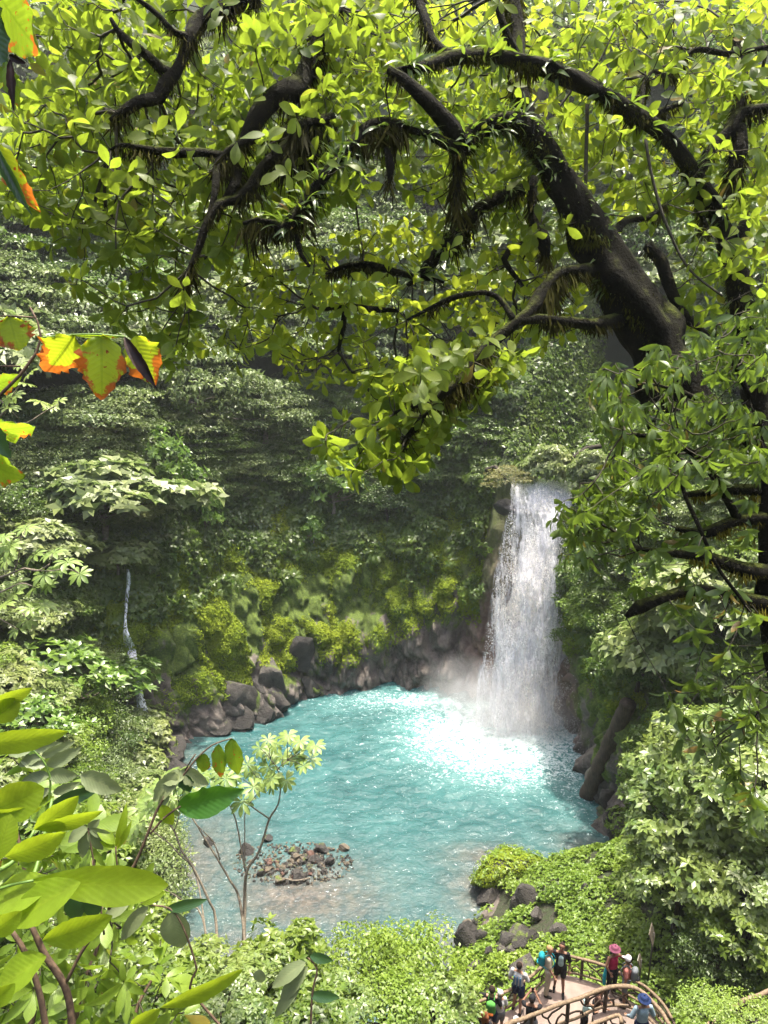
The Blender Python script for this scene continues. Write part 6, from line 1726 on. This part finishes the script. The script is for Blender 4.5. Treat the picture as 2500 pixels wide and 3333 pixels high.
def railing(label, top, z0, H, seed, closed=False, gap=.15, rr=.045, post_every=1.15, name='log_railing', slope=None):
    r = np.random.default_rng(seed)
    P2 = np.array(top, float)
    z = np.full(len(P2), z0) if slope is None else np.array(slope)
    P = np.column_stack([P2, z])
    Q = resample(P, .12)
    base = Q[len(Q) // 2].copy()
    e = empty(name, tuple(base), 0, label, 'railing')
    def bt(nm, pts, mat, sides=8, rg=.22):
        (V, F, U), _ = branch_tube(np.array(pts), .09, sides, rg, int(r.integers(99)), .006)
        link(nm, mesh_np(nm, V - base, split_tris(F), U, [mat], True), e)
    bt('top_rail', [[*(q + [r.normal(0, .008), r.normal(0, .008), H + r.normal(0, .012)]), rr] for q in Q[::4]], M_LOG)
    bt('bottom_rail', [[*(q + [r.normal(0, .008), r.normal(0, .008), gap + r.normal(0, .012)]), rr * .75] for q in Q[::4]], M_LOG)
    L = np.concatenate([[0], np.cumsum(np.linalg.norm(np.diff(Q, axis=0), axis=1))])
    def at(s): return np.array([np.interp(s, L, Q[:, k]) for k in range(3)])
    s = 0.05; ps = []
    while s < L[-1]:
        p = at(s); ps.append(s)
        bt('post', [[*(p + [0, 0, -.25]), rr * 1.05], [*(p + [.01, 0, H * .5]), rr * .95], [*(p + [0, 0, H - .01]), rr * .9]], M_LOGD)
        s += post_every * r.uniform(.85, 1.1)
    for a, b_ in zip(ps[:-1], ps[1:]):
        d = b_ - a
        def pt(f, h): return [*(at(a + d * f) + [0, 0, gap + (H - gap) * h]), rr * .48]
        f1, f2 = r.uniform(.12, .3), r.uniform(.6, .9)
        m = r.uniform(.4, .6)
        bt('crooked_branch', [pt(f1, 1), pt(f1 + .06, .7), pt(m, .5 + r.normal(0, .06)), pt(f2 - .1, .28), pt(f2, 0)], M_LOGD, 6)
        bt('crooked_branch', [pt(m, .52), pt(m + .1, .72), pt(min(.95, m + .3), .8), pt(.95, 1)], M_LOGD, 6)
        bt('crooked_branch', [pt(.03, .3), pt(.2, .36), pt(f1 + .1, .2), pt(f1 + .12, 0)], M_LOGD, 6)
        if r.random() < .6: bt('crooked_branch', [pt(.98, .25), pt(.85, .45), pt(.74, .3), pt(.7, .0)], M_LOGD, 6)
    return e
railing('rustic log railing with crooked branches round the outer edge of the lookout', outer, PZ, .75, 1)
railing('log railing curving over the near side of the lookout, above the steps', inner, IZ, .8, 2, rr=.055)
h2 = np.array([at_z(x, y, 6.9)[:2] for x, y in [(1880, 3352), (1928, 3333), (1980, 3315), (2029, 3300), (2042, 3308), (2030, 3322), (1990, 3345)]])
railing('short looped handrail of logs at the bottom edge, beside the steps', h2, 6.1, .8, 3, rr=.05, post_every=.8)
h3 = np.array([at_z(x, y, 9.4)[:2] for x, y in [(2250, 3375), (2305, 3333), (2365, 3290), (2425, 3257), (2500, 3226), (2580, 3196)]])
railing('log railing of the upper path in the bottom right corner', h3, 8.7, .7, 4, rr=.05, post_every=1.0)
slab('upper_path', [tuple(p) for p in h3[::-1]] + [(h3[0][0] + .2, h3[0][1] - 1.6), (h3[-1][0] + .5, h3[-1][1] - 1.8)], 8.7, 8.3, [M_PAVE, M_WALLC])

# signs
M_SIGN = simple_mat('sign_board_back', (.10, .085, .06), (.05, .04, .03), 12, .7, .2, .003)
M_POSTM = simple_mat('metal_post', (.06, .055, .045), (.03, .028, .022), 20, .6, .2, .002)
M_SFACE = simple_mat('pale_sign_print', (.55, .55, .48), (.35, .36, .3), 14, .6, 0)
def bevbox(name, c, s, mat, parent, rot=None, bev=.01):
    import bmesh
    bm = bmesh.new(); bmesh.ops.create_cube(bm, size=1)
    for v in bm.verts: v.co = Vector((v.co.x * s[0], v.co.y * s[1], v.co.z * s[2]))
    bmesh.ops.bevel(bm, geom=bm.edges[:], offset=bev, segments=2, affect='EDGES')
    me = bpy.data.meshes.new(name); bm.to_mesh(me); bm.free(); me.materials.append(mat)
    o = link(name, me, parent); o.location = c
    if rot: o.rotation_euler = rot
    return o
for (x, y, h, sc, rz, lb) in [(2110, 3190, 1.75, 1.0, R(62), 'dark sign board on a tall thin post standing in the ground cover'), (2078, 3212, 1.0, .62, R(62), 'small low sign board just outside the outer railing')]:
    P = at_z(x, y, 4.7)
    e = empty('sign', (P[0], P[1], tz(P[0], P[1]) - .05), rz, lb, 'sign')
    zz = P[2] - e.location[2]
    V, F, U = tube([(0, 0, -.3), (.01, 0, h * .5 + zz), (0, 0, h + zz)], [.028, .026, .024], 8)
    link('post', mesh_np('post', V, split_tris(F), U, [M_POSTM], True), e)
    bevbox('board', (0, .04, h + zz - .1 * sc), (.52 * sc, .03, .42 * sc), M_SIGN, e, (R(-18), 0, 0))
    bevbox('board_face', (0, .062, h + zz - .1 * sc), (.44 * sc, .012, .34 * sc), M_SFACE, e, (R(-18), 0, 0), .004)

# ------------------------------------------------------------------ people
def cloth(name, c, rough=.85):
    c = tuple(x * .6 for x in c)
    return simple_mat(name, c, tuple(x * .7 for x in c), 12, rough, .25, .006, .2)
SK = cloth('skin', (.52, .30, .20), .5); SK2 = cloth('tanned_skin', (.36, .19, .12), .5)
BLACK = cloth('black_cloth', (.022, .022, .026)); NAVY = cloth('navy_cloth', (.02, .035, .10)); CREAM = cloth('cream_cloth', (.62, .55, .42)); WHITE = cloth('white_cloth', (.78, .78, .78))
TEALC = cloth('teal_cloth', (.02, .35, .42)); GREENC = cloth('green_cloth', (.12, .42, .08)); PINK = cloth('hot_pink_cloth', (.55, .03, .10)); SALMON = cloth('salmon_cloth', (.50, .18, .15)); LBLUE = cloth('light_blue_cloth', (.42, .58, .68))
MAUVE = cloth('mauve_felt', (.24, .07, .12)); HAIR_D = cloth('dark_hair', (.03, .018, .012)); HAIR_R = cloth('ginger_hair', (.28, .10, .04)); HAIR_B = cloth('fair_hair', (.45, .30, .14)); DENIM = cloth('blue_bucket_cloth', (.015, .035, .12))
BROWNC = cloth('brown_cloth', (.12, .06, .045)); AQUA = cloth('pale_aqua_cloth', (.50, .70, .68)); GREYC = cloth('grey_cloth', (.22, .24, .26)); PURP = cloth('dark_violet_cloth', (.035, .03, .09)); SHOE = cloth('dark_shoe', (.03, .028, .026)); ORANGE = cloth('orange_cloth', (.7, .18, .03))
STRIPE_B = cloth('blue_stripe_cloth', (.10, .24, .42))
JOBS = []
def capsules(segs, sides=14):
    """segs: list of (p0, r0, p1, r1[, squash]) joined into one soup for voxel remeshing"""
    parts = []
    for s in segs:
        a, ra, b_, rb = np.array(s[0], float), s[1], np.array(s[2], float), s[3]
        sq = s[4] if len(s) > 4 else 1.0
        d = b_ - a; L = np.linalg.norm(d)
        if L < 1e-4: d = np.array([0, 0, 1.]); L = .001
        u = d / L
        P, Rr = [], []
        for t in (-1, -.85, -.5): P.append(a + u * ra * t); Rr.append(ra * math.sqrt(max(.02, 1 - t * t)))
        P.append(a); Rr.append(ra); P.append(b_); Rr.append(rb)
        for t in (.5, .85, 1): P.append(b_ + u * rb * t); Rr.append(rb * math.sqrt(max(.02, 1 - t * t)))
        V, F, U = tube(P, Rr, sides)
        if sq != 1.0:
            c = (a + b_) / 2; V = V.copy(); V[:, 1] = c[1] + (V[:, 1] - c[1]) * sq + 0
        parts.append((V, F, U))
    return merge(parts)
def job(name, segs, mat, parent, voxel=.018, extra=None, smooth=3, label=None):
    V, F, U = capsules(segs)
    me = mesh_np(name, V, split_tris(F), None, [mat], True)
    o = bpy.data.objects.new(name, me); COL.objects.link(o)
    m = o.modifiers.new('r', 'REMESH'); m.mode = 'VOXEL'; m.voxel_size = voxel; m.use_smooth_shade = True
    s = o.modifiers.new('s', 'SMOOTH'); s.iterations = smooth; s.factor = .5
    JOBS.append((o, name, mat, parent, extra, label))
def run_jobs():
    bpy.context.view_layer.update()
    dg = bpy.context.evaluated_depsgraph_get()
    for o, name, mat, parent, extra, label in JOBS:
        me = bpy.data.meshes.new_from_object(o.evaluated_get(dg))
        me.name = name
        if not me.materials: me.materials.append(mat)
        if extra is not None:
            import bmesh
            bm = bmesh.new(); bm.from_mesh(me)
            t = mesh_np('t', extra[0], split_tris(extra[1]), None, [], True); bm.from_mesh(t)
            bm.to_mesh(me); bm.free(); bpy.data.meshes.remove(t)
        for p in me.polygons: p.use_smooth = True
        q = link(name, me, parent)
        if label: q['label'] = label
        om = o.data; bpy.data.objects.remove(o, do_unlink=True); bpy.data.meshes.remove(om)
def hand(wrist, d, nrm, grip=.4, s=1.0):
    """palm and five bent fingers beyond the wrist along d"""
    d = nrmz(d); n = nrmz(nrm - d * np.dot(d, nrm)); x = np.cross(d, n); parts = []
    palm = [(wrist, .026 * s, wrist + d * .075 * s, .034 * s)]
    for i, (off, L) in enumerate([(-.028, .058), (-.010, .072), (.010, .068), (.027, .052)]):
        a = wrist + d * .085 * s + x * off * s; b_ = a + (d * math.cos(grip) + n * math.sin(grip)) * L * .55 * s; c = b_ + (d * math.cos(grip * 2.4) + n * math.sin(grip * 2.4)) * L * .55 * s
        parts.append(tube([a - d * .02, a, b_, c], [.009 * s, .009 * s, .008 * s, .006 * s], 6))
    a = wrist + d * .02 * s - x * .028 * s; b_ = a + (d * .7 - x * .6 + n * .3) * .045 * s; c = b_ + (d * .8 + n * .5) * .03 * s
    parts.append(tube([a, b_, c], [.011 * s, .010 * s, .007 * s], 6))
    V, F, U = merge(parts)
    return palm, V, F
def person(pos, yaw, label, sk=SK, top=BLACK, bottom=BLACK, shorts=True, sleeve=.5, hair=HAIR_D, longhair=False, hat=None, hatkind='cap', pack=None, pack2=None, arms=None, seated=False, sh=1.0, shoes=SHOE, lean=0.0, legs=None, woman=False, sleeve_long=False, bag=None, phone=False, headturn=0.0, openshirt=None, stripes=None):
    e = empty('person', tuple(pos), yaw, label, 'person')
    H = 1.72 * sh
    k = H / 1.72
    if seated:
        hipz, kn, ank = .44, [np.array((.10 * s, -.42, .46)) for s in (-1, 1)], [np.array((.11 * s, -.46, .07)) for s in (-1, 1)]
    else:
        hipz = .93
        lg = legs or ((-.10, 0, -.11, .02), (.10, 0, .11, .02))
        kn = [np.array((l[0], l[1] - .02, .50)) for l in lg]; ank = [np.array((l[2], l[3], .08)) for l in lg]
    hips = [np.array((.09 * s, 0, hipz - .02)) for s in (-1, 1)]
    tz0 = hipz
    ly = -lean
    ch = np.array((0, ly * .6, tz0 + .36)); nk = np.array((0, ly, tz0 + .56)); pelv = np.array((0, 0, tz0 + .02)); wst = np.array((0, ly * .3, tz0 + .18))
    sw = .165 if woman else .185
    shd = [np.array((sw * s, ly * .9, tz0 + .485)) for s in (-1, 1)]
    hd = np.array((0, ly - .015, tz0 + .70)); 
    arms = arms or (((-.06, .02, -.28), (-.05, -.06, -.52)), ((.06, .02, -.28), (.05, -.06, -.52)))
    el = [shd[i] + np.array(arms[i][0]) for i in (0, 1)]; wr = [shd[i] + np.array(arms[i][1]) for i in (0, 1)]
    S = []
    for i in (0, 1):
        S += [(hips[i], .085, kn[i], .055), (kn[i], .052, (kn[i] * .6 + ank[i] * .4) + np.array((0, .012, 0)), .05), ((kn[i] * .6 + ank[i] * .4) + np.array((0, .012, 0)), .048, ank[i], .033)]
        S += [(shd[i], .048, el[i], .036), (el[i], .036, wr[i], .025)]
    S += [(pelv, .13, wst, .112 if woman else .125, .78), (wst, .112 if woman else .125, ch, .13 if woman else .145, .75), (ch, .13, nk - np.array((0, 0, .03)), .07, .8), (shd[0], .05, shd[1], .05), (nk - np.array((0, 0, .03)), .052, hd - np.array((0, 0, .08)), .048)]
    c, s_ = math.cos(headturn), math.sin(headturn)
    def hp(x, y, z): return hd + np.array((x * c - y * s_, x * s_ + y * c, z))
    S += [(hp(0, .012, .035), .088, hp(0, -.012, -.035), .068), (hp(0, -.09, -.012), .012, hp(0, -.072, .02), .008), (hp(0, -.055, -.065), .03, hp(0, -.04, -.055), .035), (hp(-.082, .01, -.01), .016, hp(-.084, .01, .012), .014), (hp(.082, .01, -.01), .016, hp(.084, .01, .012), .014)]
    ex = []
    for i in (0, 1):
        d = wr[i] - el[i]; nrm = np.array((0, -1, .0)) if abs(nrmz(d)[1]) < .8 else np.array((0, 0, -1.))
        pal, V, F = hand(wr[i], d, nrm, .5)
        S += pal; ex.append((V, F, np.zeros((len(V), 2))))
    V, F, U = merge(ex)
    sc = lambda seg: [(np.array(q[0]) * k, q[1] * k, np.array(q[2]) * k, q[3] * k) + tuple(q[4:]) for q in seg]
    job('body', sc(S), sk, e, .014, (V * k, F), 2)
    # face: eyes, brows and mouth as small pieces on the head
    eyes = [capsules(sc([(hp(.03 * s, -.083, .018), .009, hp(.034 * s, -.082, .018), .009), (hp(.018 * s, -.086, .036), .004, hp(.045 * s, -.078, .038), .004)]), 8) for s in (-1, 1)]
    obj_from('eyes', eyes, HAIR_D, e)
    obj_from('mouth', [capsules(sc([(hp(-.02, -.082, -.044), .005, hp(.02, -.082, -.044), .005)]), 8)], SALMON, e)
    # clothes
    g = .014
    T = [(wst - np.array((0, 0, .12)), .128 + g, ch, .145 + g * .7 - (.012 if woman else 0), .8), (ch, .135 + g * .6 - (.01 if woman else 0), nk - np.array((0, 0, .085)), .085, .85), (shd[0] * .9 + ch * .1, .055, shd[1] * .9 + ch * .1, .055)]
    if sleeve > 0:
        for i in (0, 1):
            T.append((shd[i], .055 + g * .5, shd[i] + (el[i] - shd[i]) * min(1, sleeve * 1.3), .048 + g))
            if sleeve_long: T.append((el[i], .046 + g * .5, wr[i], .034 + g * .3))
    job('shirt', sc(T), top, e, .016)
    B_ = [(pelv + np.array((0, 0, .04)), .135 + g, pelv - np.array((0, 0, .03)), .13 + g, .85)]
    for i in (0, 1):
        if shorts: B_.append((hips[i], .092 + g, hips[i] + (kn[i] - hips[i]) * .62, .076 + g))
        else: B_ += [(hips[i], .09 + g, kn[i], .062 + g * .6), (kn[i], .06 + g * .6, ank[i] + np.array((0, 0, .05)), .048 + g)]
    job('shorts' if shorts else 'trousers', sc(B_), bottom, e, .016)
    for i in (0, 1):
        job('shoe', sc([(ank[i] + np.array((0, .02, -.035)), .045, ank[i] + np.array((.01 * (-1, 1)[i], -.15, -.045)), .036), (ank[i], .042, ank[i] + np.array((0, .02, -.04)), .044)]), shoes, e, .014)
    if hair is not None:
        Hh = [(hp(0, .03, .048), .088, hp(0, .03, .01), .084)]
        if longhair: Hh += [(hp(0, .06, 0), .075, hp(0, .085, -.16), .055), (hp(0, .085, -.16), .055, hp(0, .09, -.28), .035)]
        if longhair == 'curly': Hh += [(hp(.08 * a, .05, .0), .06, hp(.10 * a, .06, -.12), .055) for a in (-1, 1)] + [(hp(0, .05, .07), .085, hp(0, .05, 0), .1)]
        job('hair', sc(Hh), hair, e, .014)
    if hat is not None:
        if hatkind == 'cap':
            job('cap', sc([(hp(0, .012, .062), .098, hp(0, .012, .05), .1), (hp(-.03, -.10, .052), .014, hp(-.02, -.155, .042), .012), (hp(.03, -.10, .052), .014, hp(.02, -.155, .042), .012), (hp(0, -.10, .054), .014, hp(0, -.17, .042), .012)]), hat, e, .013)
        else:
            prt = []
            zs = [(.155, .02), (.15, .075), (.13, .098), (.085, .108), (.07, .12), (.05, .165), (.045, .17), (.055, .12), (.07, .10)]
            th = np.linspace(0, 2 * PI, 21)[:-1]
            Vh = np.array([[*(hp(rr_ * math.cos(t), .012 + rr_ * math.sin(t), z_ + .01 * math.sin(3 * t) * (rr_ > .15)))] for z_, rr_ in zs for t in th]) * k
            Fh = [(i * 20 + j, i * 20 + (j + 1) % 20, (i + 1) * 20 + (j + 1) % 20, (i + 1) * 20 + j) for i in range(len(zs) - 1) for j in range(20)] + [(0, 4, 8, 12)]
            link('hat', mesh_np('hat', Vh, [np.array(Fh)], None, [hat], True), e)
    if pack is not None:
        b0 = wst + np.array((0, .20, .02)); b1 = ch + np.array((0, .21, .08))
        bp = empty('backpack', tuple(pos), yaw, label.split(' ')[0] and 'backpack worn by the ' + label, 'backpack')
        bp['label'] = pack2[1] if pack2 else 'dark backpack'
        job('bag', sc([(b0, .11, b1, .10), (b0 + np.array((.06, 0, 0)), .08, b1 + np.array((.05, 0, 0)), .08), (b0 - np.array((.06, 0, 0)), .08, b1 - np.array((.05, 0, 0)), .08)]), pack, bp, .016)
        job('pocket', sc([(b0 + np.array((-.04, .10, 0)), .05, b0 + np.array((.04, .10, .0)), .05)]), pack2[0] if pack2 else pack, bp, .014)
        for s in (-1, 1):
            P_ = [ch + np.array((.08 * s, .12, .14)), shd[0] * (.5 - .2 * s) + shd[1] * (.5 + .2 * s) + np.array((0, -.02, .07)), ch + np.array((.10 * s, -.16, -.02)), wst + np.array((.13 * s, -.02, -.05)), b0 + np.array((.09 * s, .0, -.05))]
            Vs, Fs, Us = tube(resample(np.array(P_) * k, .04), np.full(len(resample(np.array(P_) * k, .04)), .017), 6)
            link('strap', mesh_np('strap', Vs, split_tris(Fs), Us, [pack], True), bp)
    if openshirt is not None:
        job('vest_top', sc([(wst + np.array((0, -.045, -.02)), .10, ch + np.array((0, -.055, .02)), .09, 1.0)]), openshirt, e, .014)
    if stripes is not None:
        for a in (-.09, 0.0, .09):
            for f in (-1, 1):
                obj_from('stripe', [capsules(sc([(wst + np.array((a, .128 * f, -.08)), .022, ch + np.array((a, .135 * f, .06)), .022)]), 8)], stripes, e)
    if bag is not None:
        bg_ = empty('towel', tuple(pos), yaw, bag[1], 'towel')
        job('cloth', sc([(np.array((bag[2] * .22, .02, tz0 + .16)), .035, np.array((bag[2] * .27, .0, tz0 - .12)), .055), (np.array((bag[2] * .27, .0, tz0 - .12)), .055, np.array((bag[2] * .28, -.02, tz0 - .38)), .05)]), bag[0], bg_, .016)
    if phone:
        ph = bevbox('phone', tuple((wr[0] + wr[1]) / 2 * k + np.array((0, -.06, .06))), (.075, .01, .15), BLACK, None, None, .004)
        ph.matrix_world = Matrix.Translation(Vector(pos)) @ Matrix.Rotation(yaw, 4, 'Z') @ Matrix.Translation(Vector((wr[0] + wr[1]) / 2 * k + Vector((0, -.06, .06))))
        tag(ph, 'black phone held up by the person in the black cap', 'phone')
    return e
def feet(x, y, z=PZ): 
    p = at_z(x, y, z); return (p[0], p[1], z)
def head_at(x, y, z=PZ, h=1.62):
    p = at_z(x, y, z + h); return (p[0], p[1], z)
HANG = (((-.07, .03, -.28), (-.06, -.05, -.53)), ((.07, .03, -.28), (.06, -.05, -.53)))
person(feet(1818, 3226), R(-15), 'person in an open black shirt and black shorts standing by the outer railing', SK2, BLACK, BLACK, True, .7, HAIR_D, openshirt=AQUA, headturn=R(-15), legs=((-.10, .05, -.13, .06), (.10, -.06, .13, -.09)), arms=HANG)
person(feet(1779, 3236), R(75), 'person in a cream shirt and trousers with a teal backpack, facing the one in black', SK, CREAM, CREAM, False, .6, HAIR_B, pack=TEALC, pack2=(TEALC, 'teal backpack on the person in cream clothes'), woman=True, arms=(((-.05, -.04, -.28), (-.04, -.16, -.50)), ((.05, .02, -.28), (.04, -.06, -.53))))
person(feet(1682, 3292), R(150), 'person in a white shirt with blue stripes and navy shorts leaning at the left railing', SK, WHITE, NAVY, True, .6, HAIR_D, stripes=STRIPE_B, legs=((-.10, .03, -.12, .08), (.10, -.05, .12, -.02)), arms=(((-.08, -.06, -.26), (.0, -.25, -.38)), ((.08, .02, -.28), (.02, -.12, -.48))))
person(head_at(1602, 3224), R(165), 'person in black seen from behind with a lime green backpack, one arm along the railing', SK, BLACK, NAVY, True, .5, HAIR_D, pack=GREENC, pack2=(ORANGE, 'lime green backpack with an orange pocket on the person at the left railing'), arms=(((-.08, .04, -.27), (-.05, -.12, -.45)), ((.24, -.08, -.14), (.46, -.14, -.16))))
person(head_at(1629, 3238, PZ, 1.45), R(200), 'person in a white cap half hidden beside the lime green backpack', SK, WHITE, GREYC, True, .6, HAIR_B, hat=WHITE, sh=.9, woman=True)
person(head_at(1524, 3262), R(160), 'ginger haired person with a dark violet backpack at the far left of the railing', SK, BLACK, BLACK, False, .6, HAIR_R, longhair='curly', pack=PURP, pack2=(PURP, 'dark violet backpack at the far left of the railing'), woman=True)
person(head_at(1577, 3303), R(150), 'person with curly reddish hair and dark top at the bottom edge of the picture', SK, BLACK, BLACK, False, .6, HAIR_R, longhair='curly', woman=True)
person(head_at(1732, 3255), R(165), 'person in a black cap and black t-shirt taking a picture with a phone', SK2, BLACK, GREYC, True, .5, HAIR_D, hat=BLACK, phone=True, arms=(((-.06, -.20, -.12), (.09, -.36, .04)), ((.06, -.20, -.12), (-.09, -.36, .04))))
person(head_at(1680, 3312), R(20), 'person in a white and black cap at the bottom edge, only the cap showing', SK, BLACK, BLACK, True, .5, HAIR_D, hat=WHITE, sh=.92)
person(feet(1986, 3238), R(20), 'person in a mauve hat, pink top and black trousers by the railing', SK2, PINK, BLACK, False, 0, HAIR_D, longhair=True, hat=MAUVE, hatkind='brim', woman=True, headturn=R(-25), shoes=CREAM, bag=(TEALC, 'teal towel hanging beside the person in the pink top', -1), arms=(((-.10, -.02, -.24), (-.02, -.10, -.42)), ((.14, -.02, -.16), (.20, -.10, -.02))))
person(feet(2030, 3272), R(-120), 'person in a white cap and salmon shirt wearing a dark grey backpack', SK2, SALMON, GREYC, True, .5, HAIR_D, hat=WHITE, pack=GREYC, pack2=(BLACK, 'dark grey backpack on the person in the salmon shirt'), arms=HANG)
person(head_at(1944, 3218, PZ, 1.28), R(60), 'person in a brown shirt sitting behind the near railing', SK2, BROWNC, BLACK, False, .6, HAIR_D, hat=BROWNC, seated=False, lean=.15, sh=.8, arms=(((-.06, -.16, -.2), (.0, -.30, -.3)), ((.06, -.16, -.2), (.0, -.30, -.3))))
person(head_at(1906, 3258, PZ, 1.22), R(110), 'dark haired person in a pale aqua top, seen through the near railing', SK, AQUA, BLACK, False, .5, HAIR_D, longhair=True, lean=.1, sh=.76, woman=True, arms=(((-.06, -.16, -.2), (.0, -.30, -.3)), ((.06, -.16, -.2), (.0, -.30, -.3))))
person(head_at(2097, 3258, IZ), R(185), 'person in a blue bucket hat and light blue long sleeves, seen from behind', SK, LBLUE, NAVY, False, 1, HAIR_D, hat=DENIM, hatkind='brim', sleeve_long=True, arms=(((-.10, .0, -.26), (-.12, -.16, -.40)), ((.10, .0, -.26), (.12, -.16, -.42))))
run_jobs()
